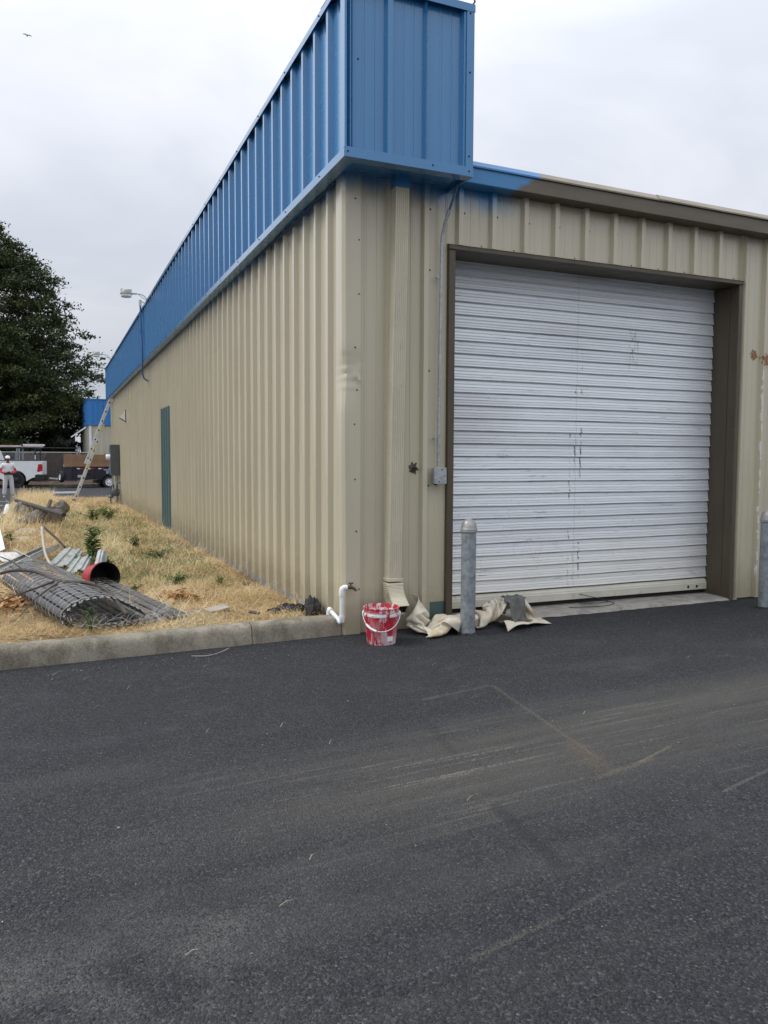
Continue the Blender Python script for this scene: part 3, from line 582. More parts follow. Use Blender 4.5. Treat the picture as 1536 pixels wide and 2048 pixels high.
for x in (fx0 + .02, .53, fx1 - .03): screw(m, (x, fy0 - .0088, FZ0(fy0) + .0353), 'y')
for z in (3.6, 4.2, 4.62): screw(m, (fx1 - .03, fy0 - .006, z), 'y')
for x, z in ((-.03, 3.53), (-.035, 4.15)): screw(m, (x, fy0 + .046, z), 'y')
o = m.build('screw', bl, B); o['kind'] = 'stuff'

# roll-up door: surround, slats, bottom bar
D = holder('roll_up_door', B)
m = MB(); m.bb((.862, -.04, .0), (.916, .0, 3.012)); m.bb((.913, -.037, .0), (.919, .02, 3.008)); m.bb((.885, .003, .0), (.918, .34, 3.012)); m.build('door_jamb', MAT['brown'], D, bevel=.003)
m = MB(); m.bb((3.955, -.04, .0), (4.002, .0, 3.012)); m.bb((3.966, .003, .0), (4.02, .34, 3.012)); m.bb((3.960, .075, .02), (3.9655, .095, 3.0)); m.build('door_jamb', MAT['brown'], D, bevel=.003)
m = MB(); m.bb((.859, -.05, 3.015), (4.005, .0, 3.05)); m.bb((.885, .003, 3.015), (4.02, .34, 3.062)); m.add([(.859, -.054, 3.048), (4.005, -.054, 3.048), (4.005, -.002, 3.066), (.859, -.002, 3.066)], [(0, 1, 2, 3)]); m.build('door_header', MAT['brown'], D, bevel=.002)
PITCH = .1085; DY = .285
sl_pts = [(.000, .0), (.004, -.004), (.009, -.010), (.011, -.030), (.0060, -.0345), (.0115, -.039), (.0155, -.056), (.0105, -.0605), (.016, -.066), (.0175, -.080), (.015, -.084), (.0195, -.088), (.022, -.099), (.020, -.1015), (.003, -.1035), (.000, -.1085)]
nseg = 40
def slat_mesh(seed):
    r2 = np.random.default_rng(seed); ph = r2.uniform(0, 6, 3); rows = []
    for i in range(nseg + 1):
        x = .925 + (3.962 - .925) * i / nseg; wv = .0016 * math.sin(x * 3 + ph[0]) + .0012 * math.sin(x * 7.3 + ph[1]); 
        rows.append([(x, -o - wv, z - wv * .6) for o, z in sl_pts])
    return MB().strip(rows).mesh('slat', MAT['slat'], 14)
sms = [slat_mesh(s) for s in range(6)]
z = .185 + PITCH * 27
for i in range(28):
    put('slat', sms[i % 6], D, (0, DY + rr.uniform(-.0008, .0008), z - PITCH * i + PITCH))
m = MB(); m.prism([(-.012, .068), (-.03, .072), (-.032, .135), (-.024, .14), (-.024, .152), (-.006, .178), (.02, .178), (.02, .068)], lambda a, b, c: (c, DY + a, b), .923, 3.962)
o = m.build('bottom_bar', simple('bottom_bar_paint', (.58, .56, .47), .5, 0, .12, 3, dirt=(.33, .29, .22)), D, bevel=.003)
m = MB()
for x in (3.72, 3.83): MB().lathe([(.014, 0), (.012, .004)], 12, Matrix.Translation((x, DY - .033, .105)) @ Matrix.Rotation(R(90), 4, 'X'), cap1=True).build('bolt_hole', MAT['dark'], D)
m = MB(); m.bb((.99, DY + .02, .03), (3.95, DY + .03, .08)); m.build('rubber_seal', MAT['rubber'], D)

# side door painted teal
m = MB(); pr = profile(8.97, 10.14, RIBL, False); m.strip([[LEFT(u, h + .004, .05) for u, h in pr], [LEFT(u, h + .004, 2.31) for u, h in pr]])
dr = m.build('side_door', MAT['teal'], B, smooth=12)
# downspout
DS = holder('downspout', B)
def box_loop(cx, cy, w, d): return [(cx - w / 2, cy - d / 2), (cx + w / 2, cy - d / 2), (cx + w / 2, cy + d / 2), (cx - w / 2, cy + d / 2)]
def fluted(w, d):
    pts = []; n = 7
    for i in range(n):
        u = -w / 2 + w * i / n
        pts += [(u + .001, -d / 2), (u + w / n * .55, -d / 2), (u + w / n * .6, -d / 2 + .004), (u + w / n * .95, -d / 2 + .004)]
    return pts + [(w / 2, -d / 2), (w / 2, d / 2), (-w / 2, d / 2)]
fl = fluted(.112, .085); rows = []
for z, cx in ((.42, .368), (1.4, .383), (2.4, .399), (3.47, .416)): rows.append([(cx + a, -.085 + b, z) for a, b in fl] + [(cx + fl[0][0], -.085 + fl[0][1], z)])
MB().strip(rows).build('downspout_pipe', MAT['tanpaint'], DS, smooth=20)
m = MB(); m.bb((.355, -.135, 3.40), (.475, -.033, 3.53)); m.build('downspout_outlet', MAT['blue'], DS, bevel=.004)
m = MB(); m.bb((.305, -.134, .405), (.431, -.03, .432)); m.bb((.302, -.137, .372), (.434, -.028, .392)); m.build('downspout_strap', MAT['tanpaint'], DS, bevel=.004)
rows = []; n = 34; px, pz = -.085, .40
for i in range(n + 1):
    t = i / n; an = R(52) * min(1, t * 1.5); st = .25 / n
    px += -math.sin(an) * st; pz += -math.cos(an) * st
    sc = 1.0 + .09 * (i % 2) + .02 * t; cx = .367 - .002 * t
    a = math.cos(an); b = math.sin(an); W, Dp = .118 * sc, .09 * sc
    loop = [(-W / 2, -Dp / 2), (W / 2, -Dp / 2), (W / 2, Dp / 2), (-W / 2, Dp / 2), (-W / 2, -Dp / 2)]
    rows.append([(cx + u, px + v * a, pz - v * b) for u, v in loop])
el = MB().strip(rows).build('elbow', MAT['tanpaint'], DS, solid=-.003)
m = MB(); q = rows[-4]; m.add([tuple(Vector(p)) for p in q[:4]], [(0, 1, 2, 3)]); m.build('elbow_mouth', MAT['dark'], el)

# conduit with junction box on the front wall
CD = holder('conduit', B)
pth = [(.772, -.055, 1.30), (.775, -.053, 1.8), (.781, -.05, 2.4), (.786, -.05, 3.02), (.789, -.053, 3.10), (.80, -.075, 3.19), (.815, -.105, 3.27)]
MB().tube(pth, .0125, 12).build('conduit_pipe', MAT['cond'], CD, smooth=40)
MB().tube([(.811, -.097, 3.25), (.819, -.113, 3.29)], .016, 12).build('coupling', MAT['cond'], CD, smooth=40)
MB().tube([(.819, -.113, 3.29), (.838, -.155, 3.39), (.855, -.19, 3.48)], .0095, 10).build('conduit_pipe', simple('blue_sprayed_pipe', (.09, .15, .24), .45), CD, smooth=40)
for z, x in ((1.52, .7725), (2.78, .7845)):
    m = MB(); m.tube([(x, -.053, z - .012), (x, -.053, z + .012)], .0135, 12); m.bb((x - .042, -.05, z - .009), (x, -.033, z + .009)); screw(m, (x - .03, -.05, z), 'y', .007); m.build('pipe_strap', MAT['cond'], CD, smooth=30)
jb = MB().box((.772, -.062, 1.225), (.105, .056, .125)).build('junction_box', MAT['cond'], CD, bevel=.004)
m = MB(); m.box((.772, -.0915, 1.225), (.109, .003, .129)); m.build('box_cover', MAT['cond'], jb, bevel=.0015)
for q in ((.785, -.093, 1.275), (.76, -.093, 1.178)): m = MB(); screw(m, q, 'y', .004); m.build('cover_screw', MAT['screw'], jb)
m = MB(); m.tube([(.745, -.06, 1.164), (.745, -.06, 1.15)], .012, 8); m.build('knockout', MAT['dark'], jb)
# stub pipe with a crust of old sealant
sp = MB().tube([(.576, -.0, 1.285), (.576, -.035, 1.28)], .014, 12).build('pipe_stub', MAT['screw'], B)
m = MB(); r5 = random.Random(9); ringp = []
for j in range(22):
    a = 2 * math.pi * j / 22; ro = r5.uniform(.028, .055); ringp.append((.574 + math.cos(a) * ro, -.003 - r5.uniform(0, .002), 1.285 + math.sin(a) * ro * 1.1))
m.add(ringp + [(.576, -.016, 1.285)], [(j, (j + 1) % 22, 22) for j in range(22)]); m.build('sealant', simple('old_sealant', (.10, .085, .06), .8, 0, .4, 30, bump=.6), sp)
# cable tucked under the long soffit
MB().tube([(-.045, .12, FZ0(0) + .0), (-.05, 1.2, FZ0(1.2) - .03), (-.045, 2.6, FZ0(2.6) + .01)], .008, 8).build('cable', MAT['black'], B)
# bracket remnants on the fascia top
m = MB(); m.bb((.62, -.30, 4.69), (.80, -.16, 4.72)); m.tube([(.7, -.23, 4.72), (.7, -.23, 4.83)], .035, 10); m.tube([(.7, -.23, 4.80), (.62, -.28, 4.9)], .05, 10)
fl_ = m.build('floodlight_bracket', simple('rusty_bracket', (.22, .16, .1), .7, .2, .35, 18, dirt=(.4, .36, .3)), B, smooth=40)
MB().tube([(.80, -.2, 4.70), (.86, -.3, 4.69), (.885, -.36, 4.73), (.89, -.3, 4.9), (.86, -.1, 5.1)], .007, 6).build('cable', MAT['black'], B)
CLOTH = [
88,332,400,91,326,365,106,331,341,107,329,307,113,316,286,118,315,259,132,315,248,128,310,227,134,297,220,136,294,198,140,308,188,143,321,174,157,317,160,159,326,137,160,330,110,159,329,80,166,327,57,174,320,36,188,326,26,202,322,37,215,326,35,222,325,13,236,328,8,248,333,4,262,337,7,271,330,23,284,338,23,292,334,41,305,331,28,317,324,18,
332,319,16,348,311,18,365,308,15,383,312,17,404,333,4,423,334,4,420,344,27,432,354,28,440,349,47,449,359,41,458,359,22,471,359,11,485,365,8,496,373,29,514,377,37,535,377,40,554,384,28,577,386,25,594,394,6,615,391,2,634,387,3,648,375,4,657,376,27,667,369,13,681,366,7,694,363,4,706,359,14,719,355,21,730,354,38,741,351,55,
752,348,71,752,357,91,754,344,102,768,347,106,778,358,110,791,355,106,804,353,109,817,350,110,829,354,117,842,348,114,854,351,120,866,346,118,878,340,118,883,349,130,894,354,142,908,353,149,922,347,152,926,337,133,928,325,113,937,313,97,950,301,87,962,289,76,973,276,64,981,264,52,989,252,39,999,243,31,93,317,393,106,320,364,107,316,328,122,321,307,
127,321,277,130,305,266,134,300,242,144,308,229,144,307,208,152,298,193,155,312,184,142,307,168,144,316,144,157,314,123,167,318,101,175,326,82,184,327,55,188,315,40,195,313,18,211,317,15,222,313,32,233,321,35,247,325,30,257,320,16,269,321,4,283,324,4,286,322,26,298,319,41,311,319,44,326,323,41,341,322,35,357,318,34,372,309,36,382,325,29,
408,338,24,418,324,18,430,336,15,442,347,15,450,343,37,459,351,47,468,360,40,481,363,27,494,356,19,504,369,11,520,365,29,538,374,19,560,373,22,577,380,3,600,381,3,618,383,20,634,374,10,647,387,12,659,378,5,672,382,13,685,379,2,698,376,7,710,371,10,723,368,17,736,364,28,748,361,46,757,361,67,765,359,89,760,356,110,765,347,127,
775,344,110,788,344,119,801,344,126,813,342,130,825,346,137,837,340,134,849,343,141,860,337,136,872,332,137,883,336,144,891,342,158,904,343,167,916,335,163,922,325,146,923,315,125,933,304,112,947,294,105,959,282,94,968,270,81,976,258,68,984,247,58,995,239,51,106,309,389,108,306,353,122,310,328,123,308,294,141,313,282,143,310,254,147,296,243,145,293,220,
158,299,212,167,302,196,156,298,179,151,298,154,149,304,129,149,310,101,158,318,78,175,314,70,192,313,60,204,310,42,207,301,21,221,304,8,234,311,11,243,308,30,256,311,39,269,315,36,279,310,19,290,308,5,300,319,9,310,314,24,320,307,38,332,309,49,346,313,55,361,317,57,376,320,48,405,320,39,413,337,45,426,328,34,439,327,16,450,336,6,
456,348,16,466,345,31,476,349,44,487,357,47,502,362,39,510,356,16,527,364,7,545,362,22,564,365,3,581,373,20,601,367,11,621,370,27,635,383,28,654,385,32,659,391,8,673,394,3,685,389,14,699,387,18,711,384,10,724,381,15,735,377,29,745,374,49,751,372,72,757,369,95,765,367,118,773,358,135,777,345,132,783,333,132,795,335,142,806,339,151,
818,336,154,830,332,153,842,335,161,851,328,154,863,330,160,876,326,161,887,329,170,898,331,181,910,324,175,916,315,160,918,306,140,929,296,129,944,288,124,953,276,112,960,264,98,968,252,86,979,243,78,991,238,73,108,295,380,120,297,350,117,298,315,133,296,295,142,299,270,156,301,253,160,297,228,156,283,217,158,288,195,171,288,185,168,298,165,162,292,141,
163,304,122,160,302,93,158,307,63,174,311,46,189,302,48,206,295,46,221,301,37,234,299,23,244,298,5,255,307,8,267,306,20,277,300,34,290,305,39,301,306,27,310,305,8,322,313,7,332,305,22,341,301,36,353,301,47,367,304,56,382,311,59,408,319,59,421,327,53,435,334,49,447,332,32,459,329,18,465,339,5,474,349,12,484,345,26,494,345,41,
508,350,46,521,353,29,531,351,4,551,351,9,565,362,25,588,362,31,599,379,25,617,378,42,635,386,49,644,395,28,660,398,26,672,405,16,685,403,13,697,401,14,709,396,23,721,390,31,725,378,44,734,366,52,737,370,77,744,366,101,752,361,123,760,356,144,770,345,151,774,332,152,785,333,162,797,327,159,809,324,164,820,328,173,832,326,178,843,320,174,
855,322,180,867,319,180,877,325,189,889,320,186,900,314,185,910,306,175,911,297,156,925,291,151,939,283,144,946,271,131,952,259,116,961,249,105,973,242,100,986,239,96,115,282,372,116,285,337,127,287,309,127,287,276,140,289,253,157,286,247,169,287,232,169,286,209,162,276,194,160,283,173,174,286,162,176,297,142,171,296,113,172,306,86,168,299,59,174,301,28,
192,297,24,208,290,24,224,289,26,239,286,29,246,297,33,261,296,23,273,292,14,286,292,12,293,290,32,307,292,32,319,296,25,327,299,6,341,302,3,352,300,17,363,299,31,373,295,44,387,301,46,412,309,45,426,315,49,439,321,53,453,327,51,463,333,38,473,335,23,483,338,8,493,347,7,503,344,22,511,338,40,527,342,33,537,340,9,550,347,30,
564,358,44,578,372,38,594,387,40,614,391,34,628,397,48,642,406,37,658,408,40,669,400,36,681,405,36,693,402,38,698,390,35,711,387,46,714,374,33,721,368,55,726,362,79,739,354,92,746,349,116,752,344,140,757,340,163,768,332,173,776,321,168,788,316,171,798,319,182,809,320,191,821,316,191,833,316,196,845,312,194,857,315,200,868,316,206,879,310,200,
889,304,191,900,298,189,906,289,174,921,287,172,932,278,163,938,267,149,944,256,135,954,247,127,968,242,123,981,242,118,109,273,358,122,272,330,123,276,297,139,279,278,141,276,248,153,277,230,168,273,224,177,274,205,174,275,183,164,271,166,169,278,146,183,287,134,184,294,108,185,302,81,182,295,50,177,289,18,194,292,4,213,289,2,231,289,2,248,287,5,
258,286,25,267,286,43,280,286,37,282,278,19,295,279,14,308,281,14,321,283,13,334,286,13,345,292,18,356,290,7,365,287,23,374,297,22,387,302,26,411,310,24,425,313,28,439,313,36,451,320,31,464,320,33,477,324,34,487,331,28,495,332,10,508,335,6,520,334,21,531,329,37,545,329,17,560,337,26,576,348,39,586,365,50,599,381,57,606,398,46,
621,409,55,639,406,59,651,397,50,665,398,56,676,394,48,682,393,31,688,388,48,700,385,58,707,371,50,714,357,44,720,351,68,732,343,85,739,337,109,746,331,133,750,327,157,755,324,180,767,319,189,778,311,191,789,306,191,800,307,200,810,310,211,822,308,214,834,306,214,846,306,218,859,306,221,868,301,212,881,299,212,889,291,202,901,287,197,914,282,193,
923,273,182,927,263,166,936,253,156,948,246,150,961,245,146,974,246,141,107,261,347,113,265,316,131,265,299,141,266,273,149,266,248,150,266,221,162,265,210,176,261,203,170,262,182,178,267,165,176,268,141,187,276,123,185,283,96,174,293,80,180,282,54,191,288,30,198,278,4,217,276,7,233,275,12,248,272,7,258,271,25,265,269,44,275,274,27,284,266,36,
296,268,31,309,269,29,321,272,27,335,274,24,344,279,12,356,279,19,366,283,4,377,288,9,389,295,8,410,303,6,424,304,13,437,304,19,448,311,14,461,316,11,473,321,11,486,322,10,498,319,19,507,320,4,520,321,10,534,317,20,546,322,37,558,334,48,568,349,60,577,367,65,587,384,65,597,401,62,615,401,72,632,395,70,646,389,68,659,385,62,
665,385,44,677,382,43,687,380,27,696,375,41,694,368,63,702,354,54,713,340,58,724,332,78,733,324,102,741,318,125,747,313,148,751,309,172,757,306,193,766,304,207,777,298,209,789,294,210,799,297,220,810,298,229,823,298,233,836,297,235,848,297,237,860,295,234,872,293,231,884,290,227,896,285,221,907,278,214,913,269,200,918,260,186,928,251,178,941,248,173,
955,248,169,967,250,164,100,253,334,115,252,315,128,253,290,140,253,268,150,253,246,150,253,220,158,253,201,172,249,203,178,252,184,182,255,162,186,258,139,182,265,115,173,278,98,164,286,72,168,284,39,184,277,23,201,267,16,218,270,27,235,273,35,249,279,31,245,268,45,254,262,32,265,259,24,277,258,16,290,260,11,304,262,9,317,262,10,330,262,16,
342,266,7,355,269,4,367,271,6,378,276,17,388,281,6,400,284,15,420,292,4,435,294,4,447,298,4,459,302,5,469,306,16,481,307,8,493,307,6,506,306,11,516,310,26,526,315,41,536,324,54,546,339,62,555,355,66,564,373,64,573,390,67,590,394,81,608,389,73,623,385,62,636,379,70,649,375,62,660,373,53,667,372,37,680,368,37,692,366,24,
687,360,46,689,350,68,699,334,63,711,323,78,722,313,98,732,305,119,740,299,141,748,294,162,755,290,183,760,288,202,765,288,221,777,284,221,787,285,232,799,286,238,812,286,242,825,286,244,837,285,245,850,284,245,862,283,244,874,281,239,883,278,225,893,272,216,905,266,221,909,257,206,921,251,201,934,251,197,947,252,192,959,255,186,94,248,318,110,242,305,
123,242,283,131,245,259,146,241,247,153,242,224,153,242,201,163,244,188,175,240,178,179,243,157,178,248,133,170,261,121,161,273,103,159,274,71,164,271,38,181,264,27,200,272,37,216,282,38,233,286,46,249,290,49,256,277,56,258,264,55,267,257,47,277,251,38,287,248,25,300,251,24,311,249,11,325,250,7,338,252,7,351,255,5,361,261,16,374,264,12,
386,268,14,398,269,11,418,276,5,431,280,12,442,284,14,454,288,14,466,291,17,478,294,23,489,298,28,498,306,34,503,318,33,514,325,44,523,331,63,532,345,66,541,361,61,550,377,69,565,385,85,583,381,86,601,377,77,612,375,59,624,370,69,636,366,61,648,363,53,659,360,43,670,357,33,679,358,16,689,348,31,680,342,52,685,332,76,698,319,89,
709,304,99,719,295,120,729,287,140,739,280,159,748,275,177,748,276,200,755,274,216,764,273,231,776,272,236,788,272,242,800,273,246,814,273,247,827,272,247,839,272,249,851,271,243,863,271,248,875,271,243,888,273,238,892,262,230,901,253,228,914,253,225,927,255,220,940,257,214,951,261,208,87,243,301,102,234,294,116,233,276,124,236,252,139,231,241,151,229,229,
157,230,209,156,233,188,163,233,171,171,232,152,166,242,135,158,256,127,152,263,103,157,261,72,163,257,40,181,266,50,195,281,51,213,291,56,230,297,61,244,291,72,254,281,79,265,273,76,274,266,65,283,259,58,292,253,47,296,241,41,309,244,34,319,239,21,333,241,20,347,243,17,359,247,21,372,252,26,383,259,30,393,265,33,398,277,33,417,285,24,
429,291,24,441,295,26,453,299,30,464,302,35,476,306,41,486,305,52,496,314,56,503,326,62,509,339,67,519,352,59,527,365,70,539,374,87,558,372,91,576,368,90,592,364,80,600,365,57,613,359,63,623,363,49,635,364,39,646,363,29,656,358,19,667,350,9,679,340,16,682,330,38,675,322,64,683,312,88,694,300,108,704,290,129,715,280,148,725,272,166,
735,264,180,747,260,191,745,260,213,753,259,227,764,259,237,776,259,246,790,259,248,803,260,247,816,260,248,829,260,246,842,259,244,854,258,244,868,258,243,879,261,247,891,268,253,895,255,249,907,258,246,920,261,241,932,264,235,944,267,229,80,239,284,93,228,284,107,224,270,116,226,248,129,222,237,143,218,229,151,218,212,155,219,193,160,220,173,160,224,152,
154,236,139,146,250,132,147,250,102,150,248,71,169,251,60,176,270,71,191,285,76,209,290,80,225,283,70,240,276,63,241,272,86,250,266,73,261,259,72,270,252,66,280,245,59,293,244,65,305,239,56,313,232,40,327,234,38,340,240,38,349,249,40,359,258,34,370,262,44,380,267,49,392,272,55,411,277,43,419,287,45,431,289,47,444,289,48,453,296,53,
462,303,58,471,311,62,480,320,57,488,331,52,495,343,57,504,354,69,516,361,86,532,362,97,550,359,93,567,356,88,581,356,70,596,352,68,604,351,49,616,349,56,629,351,49,639,350,37,643,350,16,654,342,7,667,332,7,677,319,20,672,310,48,677,300,75,685,288,99,695,277,121,705,267,141,720,259,151,731,251,164,736,247,184,744,245,201,745,245,222,
758,245,226,767,246,241,781,247,242,794,247,244,807,247,242,821,247,246,834,247,248,847,248,254,858,253,260,869,258,265,876,269,262,887,263,270,900,265,266,912,269,259,924,272,253,936,276,247,72,235,268,82,223,273,96,216,266,106,216,246,119,212,236,132,208,230,141,207,214,146,209,195,148,211,175,147,217,155,141,230,150,134,239,130,139,238,100,152,235,77,
170,246,82,180,263,91,197,275,93,215,276,82,217,276,53,228,267,63,237,259,76,246,255,89,257,262,95,268,257,90,272,245,81,280,236,74,293,230,65,308,226,62,321,234,60,330,245,54,335,255,38,345,264,40,356,270,48,367,276,52,378,280,57,388,284,68,409,281,65,420,285,68,431,292,66,436,301,57,446,309,53,456,316,53,464,325,59,473,334,65,
482,343,75,494,349,87,508,351,100,525,349,97,541,346,93,557,344,83,573,343,72,584,344,55,597,340,61,608,337,47,618,341,36,625,350,25,634,340,30,646,332,21,655,322,7,668,309,5,675,299,27,674,288,60,685,276,82,694,265,105,699,254,130,711,246,145,722,239,162,733,233,173,739,231,191,740,230,212,752,231,217,760,232,234,772,234,244,785,235,249,
799,236,245,812,237,256,825,241,264,836,248,269,847,255,275,857,262,279,867,269,282,880,275,279,891,278,271,902,281,262,914,284,253,925,287,244,63,231,251,71,219,261,83,210,262,96,206,253,109,202,242,121,199,231,130,197,217,133,200,198,134,204,179,133,209,159,127,222,151,125,228,126,136,223,102,155,228,99,170,242,107,187,254,110,199,261,85,204,272,62,
217,261,53,232,262,40,242,256,51,249,250,65,256,248,82,256,248,102,269,250,105,280,244,94,292,238,87,302,225,84,312,237,80,318,249,68,321,259,50,331,269,47,342,277,51,353,284,54,364,290,59,375,294,63,387,299,67,405,291,80,417,296,82,429,300,82,440,304,79,452,307,75,463,313,76,472,321,83,476,333,92,489,337,101,504,337,101,516,338,85,
532,334,89,548,333,79,563,331,69,573,334,52,586,331,48,593,340,38,603,342,26,612,342,13,624,334,15,633,324,27,646,313,21,655,301,5,667,288,13,675,277,44,685,264,67,693,252,91,696,242,117,710,234,130,720,226,148,724,220,169,732,217,184,736,216,203,748,217,209,756,217,226,765,220,241,778,221,250,790,228,262,802,236,271,813,245,273,825,254,275,
835,263,275,846,270,273,858,277,271,869,284,271,880,288,264,891,290,252,902,292,242,914,295,232,54,227,233,60,216,245,70,206,250,83,200,248,95,195,241,107,191,232,117,188,218,118,198,206,119,201,187,119,210,172,114,213,150,120,212,125,137,219,127,156,224,125,176,231,124,185,241,98,192,250,70,195,264,49,209,260,31,222,250,30,227,252,53,235,244,63,
242,239,77,252,236,89,262,236,100,273,239,114,278,231,95,293,227,108,302,240,99,306,253,83,308,263,63,317,274,58,328,284,58,339,292,59,350,297,67,361,302,74,372,306,78,383,312,80,403,306,70,416,310,72,427,314,74,439,318,75,450,323,81,459,323,97,470,323,109,483,323,105,497,324,98,508,327,80,523,323,84,538,322,74,552,322,62,565,321,52,
575,324,37,580,334,28,590,337,16,601,332,8,612,325,8,623,315,16,635,303,24,646,290,11,659,276,9,664,267,41,675,254,62,684,241,84,693,229,105,707,220,120,715,213,140,725,207,156,732,204,174,739,203,191,744,203,211,746,208,233,753,215,252,765,223,261,778,233,269,790,243,273,802,253,273,814,262,271,826,271,268,837,279,267,848,287,265,860,293,261,
871,298,254,882,301,245,893,303,233,905,306,222,45,224,214,50,214,226,57,204,235,68,196,238,80,189,237,91,184,230,102,180,219,102,190,210,103,199,195,106,200,174,111,197,152,126,201,143,142,204,132,161,210,134,171,218,109,171,234,87,180,242,58,184,255,36,198,253,17,207,245,33,211,249,54,220,247,70,228,246,84,238,243,97,249,240,110,259,235,123,
268,225,109,283,229,125,289,244,113,294,257,96,296,267,75,305,280,70,316,290,71,329,290,80,341,291,87,353,294,93,365,297,97,376,303,101,396,311,95,407,306,95,418,312,97,431,313,98,443,313,100,454,309,93,464,310,107,478,310,102,490,312,91,499,315,74,514,312,79,528,312,67,541,312,56,554,313,44,560,323,31,568,329,18,579,328,9,591,322,7,
602,314,7,614,304,7,627,293,12,638,279,21,651,265,8,657,255,36,671,241,50,681,229,74,693,217,92,704,207,111,711,200,133,717,195,155,720,197,177,724,201,196,729,206,215,737,216,224,746,224,237,756,232,251,767,241,265,780,251,267,793,261,269,806,271,267,817,281,267,829,290,264,841,298,261,852,304,254,863,308,244,875,312,234,886,315,224,897,317,212,
35,222,195,40,213,206,46,203,216,54,193,224,65,185,227,75,178,227,86,172,221,89,180,206,93,185,190,107,185,187,118,188,172,131,188,158,146,189,141,155,198,119,157,213,98,162,225,72,165,239,50,172,248,24,186,243,10,191,240,34,202,237,51,214,234,60,221,233,77,225,235,98,237,231,100,250,225,113,262,219,129,271,232,140,277,248,129,281,261,108,
283,272,86,294,285,85,306,295,90,319,290,100,331,297,103,342,300,111,354,301,117,366,302,123,378,297,125,398,305,118,412,304,117,424,303,115,436,302,112,448,299,108,461,296,104,472,298,93,479,306,79,492,304,75,506,301,70,517,307,55,530,305,47,542,307,34,552,312,22,559,318,7,572,315,6,582,311,19,593,303,13,605,293,12,618,283,20,630,271,7,
641,254,8,650,243,33,666,229,44,677,217,65,688,205,86,695,196,110,701,190,136,704,196,159,707,201,179,711,205,198,717,213,213,724,220,230,735,229,242,746,239,253,758,250,262,772,260,264,784,272,268,798,281,261,811,292,263,823,301,259,834,309,251,845,311,237,856,318,231,868,322,221,879,327,212,890,329,200,24,221,177,30,212,186,36,202,196,42,192,205,
50,183,213,59,174,216,71,169,210,81,166,199,91,168,189,102,170,177,113,173,162,124,176,144,134,183,124,143,192,103,142,210,90,146,222,66,151,235,41,162,237,16,177,231,7,186,226,26,200,224,36,202,226,57,209,225,73,214,225,92,226,221,100,236,220,119,247,218,140,255,234,144,262,249,129,267,265,115,271,278,97,284,290,103,298,299,110,313,301,114,
324,297,127,336,292,131,348,288,129,361,286,125,369,288,109,391,291,114,404,290,115,417,290,114,429,290,105,440,292,94,452,290,87,464,290,80,471,298,67,485,295,64,498,293,60,506,300,45,519,299,34,529,305,21,540,310,9,552,305,4,565,302,6,573,299,23,586,291,22,598,282,20,611,271,25,621,260,4,632,245,18,648,231,20,659,218,42,669,205,64,
678,197,91,683,194,119,696,202,130,699,208,155,711,212,168,707,216,187,713,223,204,718,230,222,727,239,237,737,249,252,751,260,258,766,270,254,778,282,262,791,293,259,807,300,247,820,308,241,830,318,236,840,319,219,850,328,215,861,335,208,873,336,195,884,339,183,11,220,163,17,210,170,24,201,177,30,191,186,37,181,194,47,173,199,58,177,193,70,177,186,
78,172,173,88,173,161,99,176,147,110,180,130,120,183,110,130,192,89,139,203,68,132,220,59,141,226,33,153,227,9,169,219,6,184,214,12,190,213,33,194,214,52,205,214,63,211,214,81,216,211,103,223,212,123,234,222,141,245,233,126,248,250,127,252,266,111,263,281,117,279,289,125,294,296,132,310,292,131,320,283,123,332,283,112,341,275,121,354,274,117,
366,274,110,385,283,95,398,279,103,412,279,103,421,283,90,434,281,85,446,281,76,457,284,65,465,291,53,478,287,51,491,284,48,498,292,33,509,295,19,521,297,7,534,296,10,547,295,20,557,290,10,570,287,11,578,278,25,591,269,23,603,263,10,614,248,3,627,233,6,639,222,28,649,209,48,658,200,74,667,200,105,678,205,127,694,215,127,705,219,143,
710,226,163,710,229,184,723,228,188,720,239,206,724,249,225,732,259,245,744,271,254,760,280,246,778,288,243,788,304,247,803,313,246,816,321,232,827,330,222,835,328,201,847,332,191,856,343,188,868,349,181,879,349,165,0,219,144,6,209,150,13,199,157,20,190,164,27,180,172,34,171,178,45,177,175,56,183,172,68,185,166,79,187,156,90,189,142,100,192,124,
107,190,101,117,199,83,127,195,60,121,211,49,133,215,28,146,215,4,161,209,13,176,203,13,188,200,27,196,201,45,198,202,64,199,207,85,201,214,105,212,219,119,227,228,123,241,239,141,233,251,120,244,267,128,260,277,138,279,281,144,296,284,144,307,279,126,312,280,103,324,272,106,335,264,108,348,262,105,358,266,93,370,260,94,393,268,88,407,267,92,
414,274,78,427,274,70,439,276,60,450,280,49,460,286,36,472,280,36,485,277,32,498,278,27,503,284,8,516,286,18,529,286,26,541,282,26,555,278,26,565,273,11,574,265,23,586,260,8,598,253,20,615,246,24,617,226,21,629,215,41,643,207,67,660,213,82,675,212,103,674,218,135,689,210,147,693,224,152,699,235,163,714,238,170,715,239,192,728,248,192,
732,258,213,729,271,234,748,279,233,757,294,248,774,298,231,792,307,226,800,324,232,814,324,208,821,339,203,835,344,194,843,342,173,855,346,162,862,358,161,875,363,152,3,224,121,8,213,126,12,202,131,17,191,138,23,181,145,31,173,151,42,165,157,53,171,155,57,181,145,67,188,138,77,194,127,88,199,112,98,200,91,106,199,66,117,188,51,112,204,37,
123,208,13,142,205,17,155,197,4,167,191,17,179,189,32,182,198,49,186,206,63,193,215,75,202,222,86,206,229,110,219,240,118,228,232,142,227,250,139,243,262,148,263,267,152,283,269,152,303,271,148,300,265,121,308,266,98,321,263,86,334,262,83,343,252,90,354,256,79,366,261,72,391,257,78,406,257,77,419,262,71,421,271,52,431,279,42,443,280,30,
